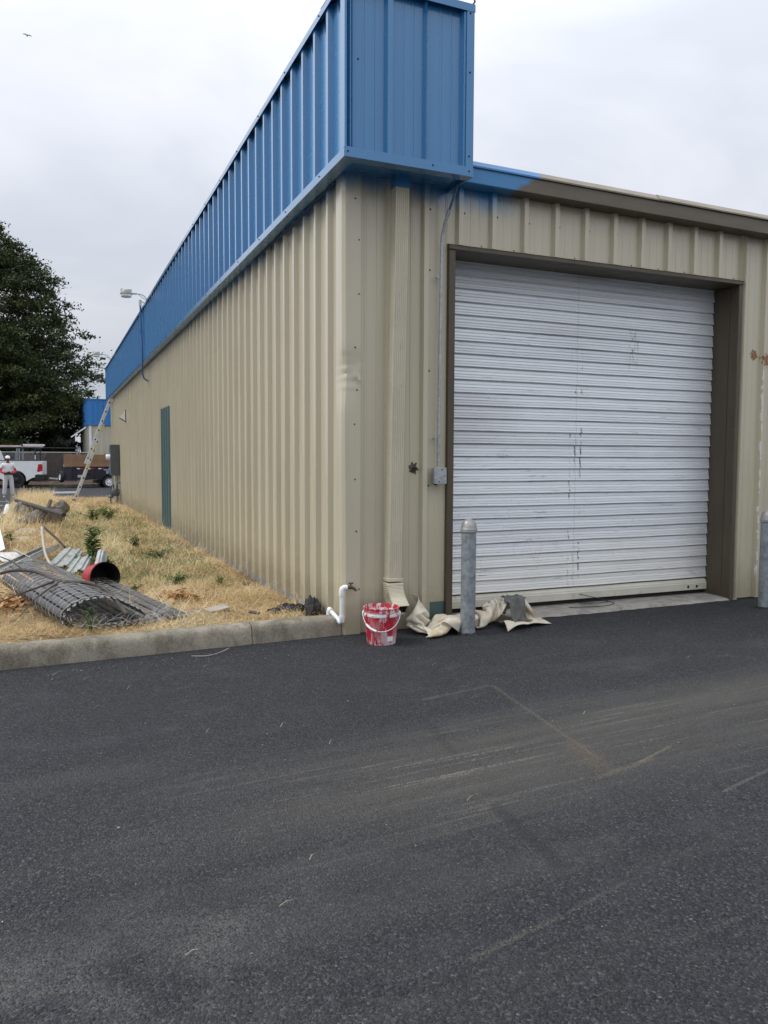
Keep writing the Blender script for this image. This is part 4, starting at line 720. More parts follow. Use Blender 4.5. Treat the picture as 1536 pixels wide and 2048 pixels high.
455,278,21,468,275,16,482,272,13,494,267,17,505,270,5,515,271,22,525,277,8,538,273,6,549,266,10,560,259,3,574,253,4,586,246,18,600,239,10,607,239,37,627,236,33,635,226,55,642,217,84,658,213,105,674,224,106,686,223,126,681,222,154,689,222,175,701,227,181,700,241,177,713,249,174,723,260,185,732,270,201,732,283,222,744,292,240,761,302,226,
778,314,228,793,316,205,799,337,216,809,334,189,825,338,177,831,353,173,845,358,166,850,356,144,862,358,133,870,371,129,13,235,127,19,224,129,24,213,130,29,201,130,30,189,125,33,177,125,41,168,130,51,160,135,62,166,139,73,173,135,84,181,129,84,185,107,88,189,84,94,192,58,105,182,42,103,196,25,121,195,18,135,196,4,149,188,17,159,192,32,
171,195,43,177,207,32,184,215,45,189,223,61,194,231,82,198,239,103,208,240,128,218,229,150,227,246,159,248,253,162,267,254,147,287,257,140,307,257,145,315,266,123,312,253,108,320,248,88,331,249,75,344,248,65,357,242,71,364,252,56,389,256,55,404,252,57,419,252,56,430,262,56,430,266,35,440,270,18,452,269,5,464,263,3,479,259,1,493,257,0,
503,257,15,513,260,3,524,263,19,534,258,10,546,252,9,557,243,8,570,237,4,584,230,11,599,225,21,613,224,40,625,237,54,644,236,66,656,220,72,658,226,104,670,226,128,685,236,138,688,233,164,686,232,190,698,233,205,706,244,199,713,258,190,716,273,182,731,282,191,738,293,212,742,306,238,761,315,236,772,323,210,788,329,189,798,346,195,816,350,186,
821,349,158,836,352,146,840,367,144,854,372,137,856,369,113,868,369,101,15,237,103,26,230,110,35,222,117,40,210,118,43,198,115,40,187,107,47,177,110,56,167,112,66,159,116,78,160,125,90,167,122,96,175,106,102,183,89,90,179,71,91,181,42,101,184,19,117,184,6,131,188,22,144,194,34,156,206,27,159,199,46,172,204,51,171,217,52,176,225,67,
181,228,91,191,230,114,200,230,140,211,231,169,233,236,169,253,240,159,274,246,163,294,247,152,305,250,126,322,257,135,326,252,109,327,239,98,334,234,79,342,234,61,353,240,48,377,242,45,389,251,37,404,249,36,418,256,35,430,251,47,440,261,44,450,269,34,457,260,24,465,249,14,477,244,7,492,240,5,507,242,5,520,245,4,532,248,15,544,251,28,
557,255,29,570,250,23,574,236,31,583,224,35,597,229,46,614,235,59,628,227,69,645,229,86,662,234,74,671,234,104,672,240,132,677,239,159,690,246,174,689,246,200,698,245,219,713,253,219,719,266,209,718,282,200,724,297,192,738,308,205,741,321,230,761,329,225,781,337,217,784,341,181,803,342,174,811,358,165,826,364,153,831,362,128,844,366,118,848,380,114,
860,384,104,864,380,82,15,233,81,19,222,94,32,220,93,43,214,94,53,205,98,51,193,90,58,189,105,67,180,116,76,171,109,80,160,101,94,158,105,106,165,98,110,173,80,102,179,58,96,167,41,102,170,17,114,180,27,124,191,37,136,202,45,149,210,46,163,211,54,164,201,71,177,206,63,173,215,81,188,217,93,194,218,120,209,219,138,218,218,169,
239,225,161,260,230,169,282,236,168,293,236,138,312,243,144,331,246,138,341,247,113,340,232,103,345,225,84,352,225,66,361,227,48,376,238,20,391,245,14,407,249,12,419,243,28,433,249,26,449,254,29,456,262,47,469,261,35,478,261,18,489,252,20,499,243,27,512,236,29,524,231,19,539,232,18,552,236,19,561,239,38,573,244,48,588,240,45,593,228,58,
606,219,62,620,226,80,631,238,92,645,243,86,665,247,87,681,245,104,687,246,132,686,252,157,689,259,182,701,254,196,698,259,220,711,265,234,721,277,227,725,293,215,719,309,205,734,322,202,750,333,214,765,344,232,775,348,200,793,355,185,799,350,153,816,356,139,821,373,134,835,378,127,837,375,99,849,379,86,854,393,82,866,396,70,3,225,73,17,221,70,
29,214,71,37,204,78,49,202,73,62,197,72,67,187,81,59,177,93,72,177,86,84,172,84,90,160,82,105,155,83,99,168,71,112,170,62,106,160,43,111,161,18,123,171,31,132,182,44,140,192,57,154,199,59,157,208,77,170,211,90,170,197,76,183,206,79,190,205,105,197,204,131,208,209,153,229,213,152,249,215,169,268,223,154,289,225,166,306,232,148,
317,238,122,335,233,133,351,239,125,355,236,98,359,221,89,363,216,69,372,229,65,389,234,36,399,230,17,414,235,9,431,241,10,438,238,37,445,250,54,458,249,33,473,245,28,486,255,35,500,261,35,514,256,29,526,248,29,536,239,35,545,229,43,558,224,37,572,225,42,580,230,60,590,237,72,605,235,73,613,224,87,629,218,94,642,226,103,655,239,109,
663,255,109,682,260,115,681,258,143,694,266,156,705,265,175,703,269,198,700,274,221,705,278,244,719,290,246,721,305,231,729,318,222,730,336,211,745,344,231,761,350,207,777,363,194,785,357,162,803,366,150,811,365,119,825,371,109,830,389,111,842,390,93,841,388,67,854,386,56,860,399,46,1,211,76,11,208,60,24,204,52,37,198,54,46,189,58,60,188,51,
68,179,59,62,169,71,71,161,80,81,165,63,94,162,56,91,151,76,104,156,66,118,161,70,119,164,47,123,157,23,133,169,17,143,181,28,147,181,54,151,188,74,160,195,90,169,199,106,182,196,92,195,195,80,203,201,102,212,204,127,217,196,155,236,204,166,255,206,151,276,211,145,297,214,155,305,222,126,322,226,110,342,227,115,358,226,123,369,233,108,
373,228,85,378,215,74,380,220,38,395,226,45,406,235,37,421,228,30,439,228,22,454,239,32,457,243,61,469,253,49,484,246,49,496,241,43,510,248,45,524,253,51,538,255,50,551,248,49,559,237,57,568,227,62,578,217,66,592,218,71,599,226,89,608,236,100,624,233,101,633,221,117,642,237,121,652,250,127,669,250,128,672,266,134,685,273,151,686,269,178,
698,278,183,703,286,200,714,283,216,710,293,233,707,305,249,719,319,248,720,331,227,731,347,233,742,349,205,757,364,198,770,359,170,787,372,157,798,372,128,815,381,117,822,380,86,828,398,88,840,404,78,849,401,59,849,396,37,858,397,19,12,206,90,13,195,71,19,189,52,31,186,39,43,182,35,56,177,34,67,169,39,61,158,52,68,149,65,82,149,70,
87,150,46,100,149,54,113,144,65,126,150,62,119,152,41,130,163,44,141,171,38,155,172,28,161,184,45,164,181,69,170,183,90,180,188,106,195,194,109,203,185,93,215,191,107,213,191,138,231,194,146,248,192,171,267,200,167,285,200,143,306,208,137,320,223,142,333,218,121,349,215,102,366,222,103,381,223,109,388,228,91,390,225,67,390,209,36,403,219,29,
412,226,52,429,233,50,447,226,46,466,230,42,473,244,61,481,260,60,498,256,52,507,242,64,519,234,53,534,238,52,545,241,67,557,245,77,571,243,78,581,234,80,588,223,90,599,213,96,612,218,103,618,228,117,630,236,126,640,226,139,655,233,134,659,247,150,674,252,152,667,267,158,676,280,163,688,284,180,692,288,204,697,285,226,702,296,210,710,306,216,
710,317,232,707,331,245,720,346,243,723,349,211,738,362,203,751,361,175,767,373,160,782,374,133,798,386,120,808,381,93,819,394,80,833,392,65,834,407,54,845,413,44,844,407,23,857,410,9,27,201,87,26,186,79,24,175,61,29,170,40,40,167,27,52,164,18,60,156,31,74,155,36,80,145,49,81,134,64,96,141,63,105,138,42,117,144,41,130,139,51,
133,147,32,142,155,45,150,162,30,154,166,53,169,172,56,181,178,67,181,172,90,192,180,96,194,181,119,209,176,113,224,178,118,224,178,151,238,187,162,257,190,146,276,188,166,296,198,165,314,209,161,328,210,135,348,217,134,363,214,115,375,210,95,389,217,87,402,223,78,393,204,58,404,211,50,418,213,32,423,216,61,435,228,71,453,232,66,473,232,68,
489,243,67,494,262,74,512,257,70,523,246,66,531,231,71,544,224,60,557,229,71,563,231,92,573,236,106,587,236,108,599,230,110,606,219,122,620,212,125,627,222,138,632,233,152,643,242,148,655,234,158,668,241,168,675,254,178,671,269,182,674,285,187,685,276,204,682,289,221,690,298,230,701,308,230,702,316,210,710,327,213,712,342,226,711,360,236,724,366,211,
731,361,179,747,373,162,763,374,137,779,388,125,792,385,98,806,395,81,816,386,59,828,393,41,835,404,29,834,420,33,848,422,28,850,424,5,35,188,91,41,182,66,38,166,64,35,155,49,42,150,29,52,148,14,67,148,10,81,145,17,80,133,31,90,126,46,101,126,64,115,134,61,120,130,37,130,138,25,141,140,45,153,146,35,163,157,31,165,158,57,
174,162,75,190,165,69,199,173,82,196,165,104,200,167,129,214,174,136,230,167,130,240,177,144,252,175,170,268,178,145,285,188,141,306,195,143,325,200,160,342,206,143,355,205,117,374,207,123,389,211,110,402,214,96,412,210,79,404,194,57,415,198,39,431,207,38,439,217,57,447,220,86,459,237,88,476,246,81,497,247,90,508,260,86,519,245,85,535,239,83,
547,230,82,554,215,79,570,216,78,578,222,96,580,221,118,589,227,132,602,231,136,616,228,140,626,216,151,641,218,155,647,230,166,641,243,173,654,250,165,662,248,188,672,257,202,676,271,207,673,287,212,681,291,191,680,302,209,692,307,210,689,316,228,697,327,229,698,337,210,698,351,222,714,354,208,714,369,189,730,375,170,742,374,141,759,387,130,774,384,104,
786,393,80,802,388,63,814,401,57,818,403,31,826,410,14,836,421,10,840,431,25,854,433,21,33,172,87,50,169,76,51,159,54,48,144,55,48,135,35,57,132,18,72,133,20,83,131,4,94,130,17,104,130,35,112,120,51,127,124,61,136,129,42,144,130,23,155,136,38,165,143,49,177,151,35,181,154,59,184,149,84,196,158,92,211,162,87,214,164,111,
215,157,134,223,163,154,238,170,155,254,171,140,267,167,165,282,176,159,298,178,137,316,183,152,337,189,155,349,195,128,368,198,124,376,200,98,393,202,90,409,201,96,407,189,71,414,183,52,429,190,47,444,199,50,455,212,62,463,225,78,471,235,104,481,253,101,500,260,107,521,258,101,535,246,95,543,230,103,552,217,100,564,207,98,579,204,93,591,211,104,
595,216,125,595,214,148,603,222,160,615,229,168,628,230,165,636,222,178,645,230,190,650,243,193,649,258,181,661,263,180,660,267,204,664,279,217,664,288,194,670,300,183,683,307,185,679,315,205,690,323,205,684,333,219,687,347,220,699,346,202,711,350,185,722,362,169,723,379,149,739,389,134,754,393,110,767,385,84,783,386,60,797,396,46,807,411,49,821,417,39,
819,422,17,827,431,4,840,437,4,846,442,24,46,164,96,45,152,75,59,146,66,63,138,45,60,124,44,63,117,23,79,119,25,90,117,10,104,118,13,117,125,20,125,116,37,138,114,52,150,124,46,159,124,24,169,136,25,179,135,46,192,143,42,198,150,62,198,140,83,206,146,104,222,151,99,231,159,112,233,154,136,238,153,160,251,161,166,260,159,141,
275,168,138,293,165,155,311,173,152,327,179,133,347,180,147,363,191,139,371,185,112,384,188,91,399,194,104,402,180,84,413,175,69,420,188,70,430,199,70,446,204,75,465,205,81,477,220,86,487,235,99,490,252,123,513,248,110,533,255,120,549,245,111,558,232,107,568,217,113,575,202,121,587,194,114,601,199,117,610,207,132,607,204,156,612,212,174,625,217,168,
618,226,181,628,234,182,638,243,189,642,251,207,655,260,203,649,268,185,659,278,188,653,286,208,660,298,211,670,308,202,670,313,180,683,318,181,680,329,192,689,338,197,684,352,197,697,360,196,703,357,169,715,361,148,729,369,132,742,380,114,748,395,90,761,388,65,779,399,62,790,405,37,805,413,28,812,425,43,822,432,32,823,441,15,833,448,3,844,453,13,
59,155,86,50,138,85,55,131,62,72,127,60,78,120,42,74,106,31,83,105,13,96,107,28,110,111,37,123,109,19,136,120,19,148,111,32,162,113,41,170,125,45,182,125,28,193,132,34,205,137,50,214,142,65,216,142,89,219,135,110,225,143,127,241,145,121,250,151,136,254,146,159,268,154,168,278,156,148,288,159,126,305,167,134,323,162,146,341,170,139,
356,181,125,373,180,142,386,187,122,392,176,99,406,183,112,415,186,92,426,176,84,436,185,71,438,195,89,447,207,100,462,217,100,483,218,108,485,237,124,501,251,139,520,254,130,530,239,112,547,230,120,563,223,131,577,215,137,587,203,139,594,190,140,606,196,143,619,192,137,625,201,153,630,207,173,619,214,192,621,226,204,623,239,202,627,251,194,639,260,189,
642,265,211,646,277,202,647,283,179,651,295,189,650,306,204,658,318,206,669,325,195,672,327,173,685,333,169,693,343,174,686,356,174,691,369,183,704,372,167,708,372,139,720,377,117,733,387,99,744,388,71,758,397,49,775,406,45,791,417,47,797,422,21,809,431,25,815,441,40,824,450,31,825,457,11,837,463,4,72,143,84,64,125,81,59,112,64,73,112,52,
89,108,53,90,99,32,93,92,12,107,101,13,119,99,32,132,104,41,143,103,17,157,111,9,171,118,19,179,114,42,189,123,51,203,123,49,206,128,72,221,129,74,232,135,86,238,138,107,239,132,130,246,138,147,261,138,137,271,147,144,282,145,162,294,155,155,303,151,132,315,159,118,332,164,124,352,160,133,366,171,115,382,169,132,397,179,133,405,172,109,
418,168,92,422,180,106,430,189,96,442,181,94,453,191,92,457,199,115,473,210,115,478,225,132,497,231,124,510,239,149,533,247,143,538,227,126,549,214,113,563,208,128,572,201,148,584,195,160,597,188,165,606,182,151,619,183,156,624,191,171,634,197,186,636,211,192,637,225,200,636,239,208,634,253,215,626,262,199,634,273,195,636,285,203,637,292,183,644,302,173,
643,313,187,648,325,194,658,334,190,668,341,180,675,343,161,686,350,155,693,362,154,685,374,163,697,383,159,709,386,139,714,388,111,724,393,87,737,398,65,752,408,49,768,416,38,783,427,48,794,434,30,803,440,12,812,449,22,814,457,39,823,465,28,830,472,13,72,127,95,78,116,71,71,100,64,76,95,40,93,91,44,106,94,39,110,86,20,119,91,3,
132,96,17,140,91,40,154,101,38,168,101,23,183,108,16,193,117,29,199,110,48,204,112,70,213,116,88,224,122,100,239,121,97,251,127,107,257,130,127,260,127,150,271,135,161,280,135,141,291,143,138,304,143,154,316,153,145,326,149,122,339,156,108,356,163,107,376,160,112,392,168,113,405,167,134,417,176,120,426,162,108,436,174,98,433,183,115,445,188,115,
460,184,108,472,195,113,473,208,137,488,217,131,510,227,141,514,242,127,526,231,139,545,217,141,553,201,126,569,193,120,581,190,137,582,178,156,593,172,170,602,183,177,607,190,165,611,195,185,619,205,192,631,207,210,630,221,219,627,236,223,622,250,222,621,266,217,623,277,202,623,289,198,627,300,189,630,307,171,636,319,168,638,331,180,646,340,176,656,349,170,
666,355,161,674,357,144,684,364,134,681,378,141,689,390,146,702,398,134,713,401,115,721,405,89,738,409,78,747,419,55,760,425,36,776,433,34,788,444,38,797,450,20,806,455,6,810,464,20,813,473,35,823,481,24,70,110,89,87,106,80,86,92,61,86,82,40,99,82,25,112,79,39,124,86,31,128,79,9,142,87,9,152,83,31,164,92,46,178,102,42,
193,101,29,207,111,26,214,114,48,219,107,70,225,105,91,231,107,111,243,113,121,258,113,117,269,119,126,277,126,139,283,123,161,293,134,159,301,132,138,311,140,131,326,142,142,339,150,136,349,146,114,365,152,109,379,154,129,395,154,114,411,160,115,419,165,136,434,169,123,448,172,110,441,175,131,451,183,134,464,188,130,481,189,127,484,202,149,502,214,151,
506,224,119,516,236,107,528,222,118,538,205,130,551,190,140,570,183,139,585,178,125,587,167,142,597,176,147,603,170,165,612,178,175,622,185,185,621,193,205,616,206,210,616,219,222,615,234,217,615,247,204,611,261,204,610,275,198,611,287,190,613,300,183,617,312,176,622,323,169,627,334,164,636,344,160,644,352,154,654,360,148,663,367,139,672,371,124,680,382,118,
681,395,127,692,405,123,706,413,115,721,415,104,737,420,91,748,428,71,752,435,46,765,440,29,780,443,22,785,457,22,794,460,4,801,470,6,807,479,18,811,490,29,69,95,79,88,88,78,100,84,60,98,72,45,104,67,24,118,71,19,130,73,37,138,69,17,152,76,3,162,88,15,175,84,36,187,92,53,201,101,48,217,100,34,229,109,47,235,111,70,
241,107,92,245,101,110,249,98,131,261,104,139,273,111,149,285,112,137,295,119,144,304,124,162,314,131,153,322,130,132,333,137,122,346,139,140,360,144,130,373,141,112,388,146,122,403,152,133,415,149,114,431,152,115,439,158,131,442,160,107,451,166,126,459,172,141,470,180,147,483,189,152,499,198,153,498,210,127,515,214,109,520,231,86,536,217,99,545,200,108,
554,182,116,567,170,132,581,167,113,596,168,122,602,163,141,614,164,151,617,166,173,615,174,192,610,185,205,606,199,216,604,214,216,605,228,204,606,242,193,607,256,185,608,269,177,607,282,170,609,294,163,613,306,156,618,317,149,623,328,142,629,339,138,636,349,134,643,360,130,650,370,126,658,378,122,666,388,115,674,399,108,685,407,103,697,416,97,711,423,93,
727,430,96,738,437,76,747,445,58,757,450,39,768,451,20,777,454,4,780,467,6,789,471,21,792,482,13,797,493,24,73,84,61,87,73,72,105,71,68,114,71,48,115,58,35,126,58,19,136,60,37,148,72,33,160,67,15,172,79,7,185,89,21,196,84,45,210,92,58,227,91,45,241,100,51,250,108,67,257,105,89,261,101,110,262,90,127,271,91,144,
283,98,147,294,105,155,306,108,144,316,117,149,327,125,158,336,129,141,341,126,120,352,135,120,365,133,138,379,139,133,394,135,122,408,141,123,423,144,132,437,138,118,443,150,111,456,155,109,463,166,111,470,164,131,481,171,141,494,180,149,506,191,138,498,201,113,503,218,97,519,220,75,539,211,81,554,197,90,567,183,104,568,165,109,580,155,125,595,154,117,
604,151,132,605,154,153,605,158,173,603,168,189,599,181,193,596,195,201,592,210,211,592,225,202,593,240,192,595,252,178,599,264,164,602,276,152,607,286,143,614,296,136,621,306,131,627,317,126,633,327,121,639,338,116,645,349,112,652,359,107,659,369,102,667,378,97,676,387,92,687,396,88,699,403,85,713,411,82,718,426,77,724,441,72,733,445,52,743,445,32,
754,443,16,761,452,3,767,462,14,773,470,25,778,482,24,782,495,21,78,75,42,90,63,53,105,57,59,120,58,56,129,54,39,132,45,21,138,59,14,153,59,30,169,65,32,182,69,10,196,82,10,207,80,35,217,81,62,225,97,67,241,93,70,257,93,67,268,96,82,275,92,103,278,86,123,281,79,141,292,86,150,303,93,157,315,99,159,325,106,150,
336,114,157,346,121,148,354,125,130,360,127,108,372,130,120,381,127,140,396,130,142,411,133,137,424,132,127,436,141,141,448,140,125,457,149,130,468,153,120,480,158,118,491,166,126,504,171,139,509,184,120,508,197,97,498,211,81,517,208,66,538,202,64,551,188,75,563,173,88,578,162,92,575,148,107,586,143,121,597,139,134,595,143,153,594,150,171,591,160,185,
589,173,195,585,187,203,581,203,204,581,219,194,585,232,178,591,244,162,597,255,148,604,266,136,611,276,128,621,284,128,628,294,121,635,304,117,641,314,113,648,324,110,654,335,107,660,345,104,667,355,100,675,365,95,683,374,89,691,383,81,699,392,70,703,406,66,707,421,63,710,436,65,719,440,47,730,438,30,739,439,11,746,451,11,752,463,7,758,470,19,
762,481,26,766,493,19,78,64,30,94,58,32,108,52,37,120,45,49,134,43,51,144,46,33,143,47,11,158,53,13,173,53,28,188,66,29,205,72,15,221,83,26,230,79,54,233,88,79,245,95,94,255,82,81,269,80,81,281,80,92,290,80,108,295,77,127,300,73,147,310,79,159,322,86,156,333,94,156,341,102,146,348,110,135,362,113,133,365,116,111,
377,121,108,383,116,128,397,118,136,411,120,140,426,123,144,438,129,127,450,129,139,461,137,139,471,143,137,484,148,136,497,153,130,506,163,119,501,177,105,493,193,103,496,199,73,515,195,59,535,192,48,551,181,56,560,165,70,573,154,76,581,142,89,585,132,106,585,132,128,584,135,147,582,142,164,580,153,177,577,165,189,574,179,202,575,194,190,586,207,186,
593,221,174,601,234,162,607,244,144,612,254,127,616,264,114,616,276,107,625,284,101,632,294,96,639,303,92,646,314,89,652,324,86,659,334,83,665,345,80,671,355,75,676,366,70,680,378,65,684,390,65,689,403,68,694,417,72,696,430,63,705,434,44,716,432,28,724,437,10,730,449,6,736,460,6,741,468,18,745,480,23,749,492,17,79,53,21,95,49,18,
108,41,26,122,40,27,132,32,38,146,34,33,148,36,10,162,43,4,178,51,9,193,55,25,210,64,29,229,73,29,243,82,47,241,78,79,242,84,107,257,86,104,263,74,100,276,67,101,289,65,104,300,67,113,308,71,126,317,77,138,328,74,152,335,84,143,342,92,132,349,100,121,356,108,114,368,102,115,375,109,98,384,106,114,397,109,118,409,115,119,
423,117,123,435,113,132,449,121,117,461,126,120,472,132,119,484,138,116,495,146,109,497,159,100,486,172,104,480,188,96,498,185,84,517,184,72,527,180,44,546,173,38,557,158,49,567,145,60,572,134,76,573,127,96,572,127,118,572,129,138,571,139,149,574,152,155,574,166,166,565,172,186,576,183,174,576,201,171,584,215,158,586,233,155,593,239,133,599,249,116,
605,257,99,611,267,87,615,278,81,620,289,77,626,299,74,632,310,72,638,321,71,644,332,70,650,343,70,655,354,70,660,365,71,665,375,74,670,387,73,676,398,80,679,411,71,682,423,60,691,426,43,700,428,25,707,435,11,714,446,6,719,457,6,725,467,17,729,478,20,732,490,14,78,41,15,94,38,9,109,35,9,122,32,11,131,24,22,145,22,27,
154,25,7,166,33,16,182,39,6,200,46,11,217,53,24,234,62,37,249,69,53,253,71,84,245,71,111,253,81,126,265,72,125,272,61,123,284,56,122,297,53,122,304,59,138,316,62,137,329,65,133,328,78,126,330,90,120,337,98,109,347,103,99,358,95,104,371,96,100,384,96,98,395,102,99,406,109,98,419,110,103,432,111,107,441,125,97,455,125,96,
466,131,96,473,141,97,479,152,104,487,153,84,487,168,79,476,182,74,492,189,63,505,174,66,523,168,57,536,163,32,549,151,32,559,138,44,561,128,63,560,123,85,560,123,106,559,125,126,561,137,132,562,149,141,563,163,151,562,178,164,564,189,185,563,196,160,568,215,158,574,229,141,580,246,142,587,257,127,589,260,103,594,266,84,598,276,74,603,287,70,
609,298,68,615,309,68,621,319,70,627,330,72,633,341,74,639,352,76,645,362,79,650,373,81,656,383,83,661,394,86,665,406,77,672,411,58,677,417,41,684,424,25,690,434,14,697,444,7,703,455,7,708,465,14,712,477,15,715,489,12,75,29,11,91,26,7,105,23,11,118,20,5,131,17,4,144,15,9,159,13,10,172,22,19,180,36,25,199,36,24,
216,45,40,225,60,53,244,56,63,254,58,90,252,61,119,245,71,137,260,70,147,271,63,148,282,56,147,293,50,146,305,44,141,315,49,127,323,56,117,326,69,108,327,81,102,327,94,97,339,94,91,351,92,84,364,94,81,377,95,78,389,97,78,402,100,80,414,103,81,425,111,84,437,112,83,444,129,76,452,138,83,457,146,94,465,157,96,471,150,79,
478,159,64,472,174,56,485,185,45,504,186,49,510,168,44,523,154,38,537,142,35,549,131,28,549,123,50,547,121,72,547,122,93,546,125,113,547,131,131,548,142,143,549,156,152,550,169,170,550,184,187,549,196,163,553,214,154,558,231,145,564,247,137,572,262,132,574,267,108,577,267,86,581,275,72,586,285,65,591,296,64,597,307,66,604,318,70,610,328,74,
617,339,77,623,350,79,629,360,82,635,371,85,640,381,88,646,393,90,651,400,75,657,410,65,662,417,47,668,425,33,674,433,21,680,443,11,686,453,5,691,464,7,695,476,10,698,489,9,71,17,8,86,14,6,101,11,7,113,8,9,126,6,13,139,5,21,152,10,29,166,18,38,180,30,46,191,45,37,206,48,58,221,56,78,236,67,69,240,61,95,
240,51,120,246,58,144,253,63,165,263,53,159,271,46,151,280,44,137,291,39,130,302,42,117,312,49,105,318,59,95,321,72,88,323,85,81,330,95,74,342,98,69,355,100,66,367,102,63,379,103,61,392,104,60,405,105,58,417,110,60,428,116,61,427,134,72,437,142,73,442,151,84,449,162,85,455,152,71,465,150,55,477,160,46,491,170,47,497,184,29,
515,179,30,526,164,20,531,148,14,535,132,18,536,121,36,535,121,58,534,123,78,534,126,98,534,130,118,534,138,136,535,150,152,535,164,169,535,180,185,541,198,185,546,217,176,550,235,167,555,251,157,555,259,132,557,267,110,560,267,87,564,274,71,569,284,62,574,295,60,580,306,63,587,317,67,594,327,71,600,338,76,607,348,81,614,359,85,620,369,88,
625,380,90,631,391,89,637,402,86,642,411,74,647,419,58,653,426,43,658,434,29,664,443,17,669,453,9,674,464,7,679,476,7,682,489,8,66,4,6,81,2,12,94,2,19,107,2,25,119,4,32,131,8,38,143,14,45,156,23,53,168,37,46,181,51,47,196,53,71,211,66,79,226,76,80,232,71,107,226,57,124,232,63,148,240,55,164,249,46,155,
258,40,144,267,36,133,277,36,120,288,38,107,299,43,95,308,51,83,314,62,74,318,75,65,323,86,58,334,92,51,346,96,46,358,100,43,370,103,40,382,103,38,394,107,37,404,113,40,414,121,45,424,128,47,421,147,60,429,156,65,435,166,72,446,165,60,453,158,42,464,170,41,478,165,31,493,170,20,506,182,11,510,165,18,515,149,9,520,134,10,
523,121,22,523,126,43,523,129,62,523,131,82,521,131,103,521,139,122,520,149,142,521,164,157,521,181,172,525,199,183,531,218,182,536,237,176,539,254,163,540,263,138,541,265,112,543,268,89,547,274,71,552,284,60,558,294,58,564,305,60,571,316,65,578,326,72,585,336,79,592,346,86,599,357,91,605,368,93,611,380,93,616,391,93,622,402,89,627,412,80,
632,420,66,637,428,50,642,435,36,648,444,24,653,454,15,658,465,11,662,477,8,665,490,7,57,0,23,71,2,29,84,4,35,97,7,40,108,10,46,120,15,51,133,22,56,145,32,61,157,45,55,171,59,59,186,64,79,202,78,72,218,89,86,221,80,114,213,64,123,219,56,145,225,48,163,234,41,149,243,37,136,252,34,124,263,34,111,274,35,99,
285,39,86,296,44,73,304,53,61,311,65,50,315,78,42,327,82,35,340,86,30,351,91,25,361,97,19,372,103,16,381,111,18,391,118,22,400,126,26,410,133,30,419,141,34,416,161,47,424,170,50,436,176,46,440,166,32,453,165,24,467,174,19,482,178,31,490,181,4,498,164,3,502,151,21,505,137,11,509,123,12,510,120,33,510,128,49,510,128,69,
509,133,88,510,142,106,518,153,118,517,168,134,516,185,150,515,203,165,515,221,182,521,241,183,524,258,168,525,265,141,526,270,115,527,270,91,531,274,71,536,283,58,541,294,56,548,304,63,556,313,72,564,323,81,571,333,89,579,345,95,586,356,99,592,368,101,597,380,100,602,391,97,607,403,93,612,413,83,617,421,69,622,429,55,627,438,41,632,447,29,
637,457,20,642,468,14,646,480,9,650,492,7,49,11,19,62,13,27,75,16,33,87,18,38,99,21,39,109,25,50,121,31,60,133,40,69,145,53,66,159,66,70,176,75,85,191,88,75,207,99,92,209,89,121,206,75,139,205,61,155,210,46,154,219,39,142,228,36,128,237,34,115,247,33,103,259,34,90,270,36,77,282,39,63,293,46,48,301,57,36,
307,69,27,320,73,19,329,82,12,338,92,8,347,101,6,356,109,7,366,117,8,375,124,11,385,132,14,394,139,18,404,146,19,404,167,28,415,172,26,423,182,30,433,177,17,447,179,14,456,178,36,469,187,31,475,181,5,482,165,4,487,154,23,491,140,17,495,128,7,497,118,22,497,122,41,497,129,57,499,138,72,506,148,85,514,159,97,521,174,112,
522,190,129,522,208,146,509,222,161,507,241,171,509,261,172,510,268,143,510,271,117,512,275,93,516,275,70,521,283,56,526,294,61,534,302,72,542,310,83,550,320,91,558,332,98,565,344,103,572,357,107,579,369,111,584,382,107,588,393,102,593,405,96,597,414,83,601,422,69,606,432,57,611,441,44,616,450,33,621,461,24,626,472,18,631,484,13,635,496,7,
41,21,5,53,24,15,65,27,25,77,29,30,88,32,35,99,37,45,109,42,59,121,49,72,134,61,78,149,73,86,165,86,87,180,99,78,194,108,98,193,95,123,191,77,134,191,61,142,195,46,145,203,38,134,212,36,120,222,35,107,232,34,95,244,33,82,256,34,68,268,36,53,280,41,37,290,50,22,298,61,10,306,74,6,314,86,6,322,97,6,
331,107,6,340,115,6,349,123,4,359,131,5,369,138,7,379,146,8,389,152,6,400,158,5,403,179,9,414,186,8,427,191,6,439,192,17,445,189,39,457,193,22,460,182,4,466,166,2,472,157,23,476,143,15,481,133,4,484,120,9,486,126,27,492,135,37,497,144,50,503,154,63,511,166,77,519,180,92,523,197,108,522,214,125,523,223,156,521,243,162,
502,253,156,494,268,144,496,272,116,497,274,91,501,277,70,506,286,57,514,292,72,522,299,83,530,309,93,538,320,100,546,332,107,553,346,109,560,359,114,567,371,120,571,384,109,575,396,100,579,408,98,583,418,85,586,425,69,591,435,57,596,445,46,601,456,36,606,466,28,611,477,21,616,489,16,620,500,4]
CO = [0.43284, -0.42624, 0.00748]; CS = [0.00114144, 0.00117482, 0.00071399]
# ------------------------------------------------------------------ things at the wall and on the apron
def lerp(a, b, t): return a + (b - a) * t
def catmull(pts, n=8):
    P = [np.array(p, float) for p in pts]; P = [2 * P[0] - P[1]] + P + [2 * P[-1] - P[-2]]; o = []
    for i in range(1, len(P) - 2):
        for k in range(n):
            t = k / n; a, b, c, d = P[i - 1], P[i], P[i + 1], P[i + 2]
            o.append(.5 * (2 * b + (c - a) * t + (2 * a - 5 * b + 4 * c - d) * t * t + (3 * b - 3 * c + d - a) * t ** 3))
    o.append(P[-2]); return o
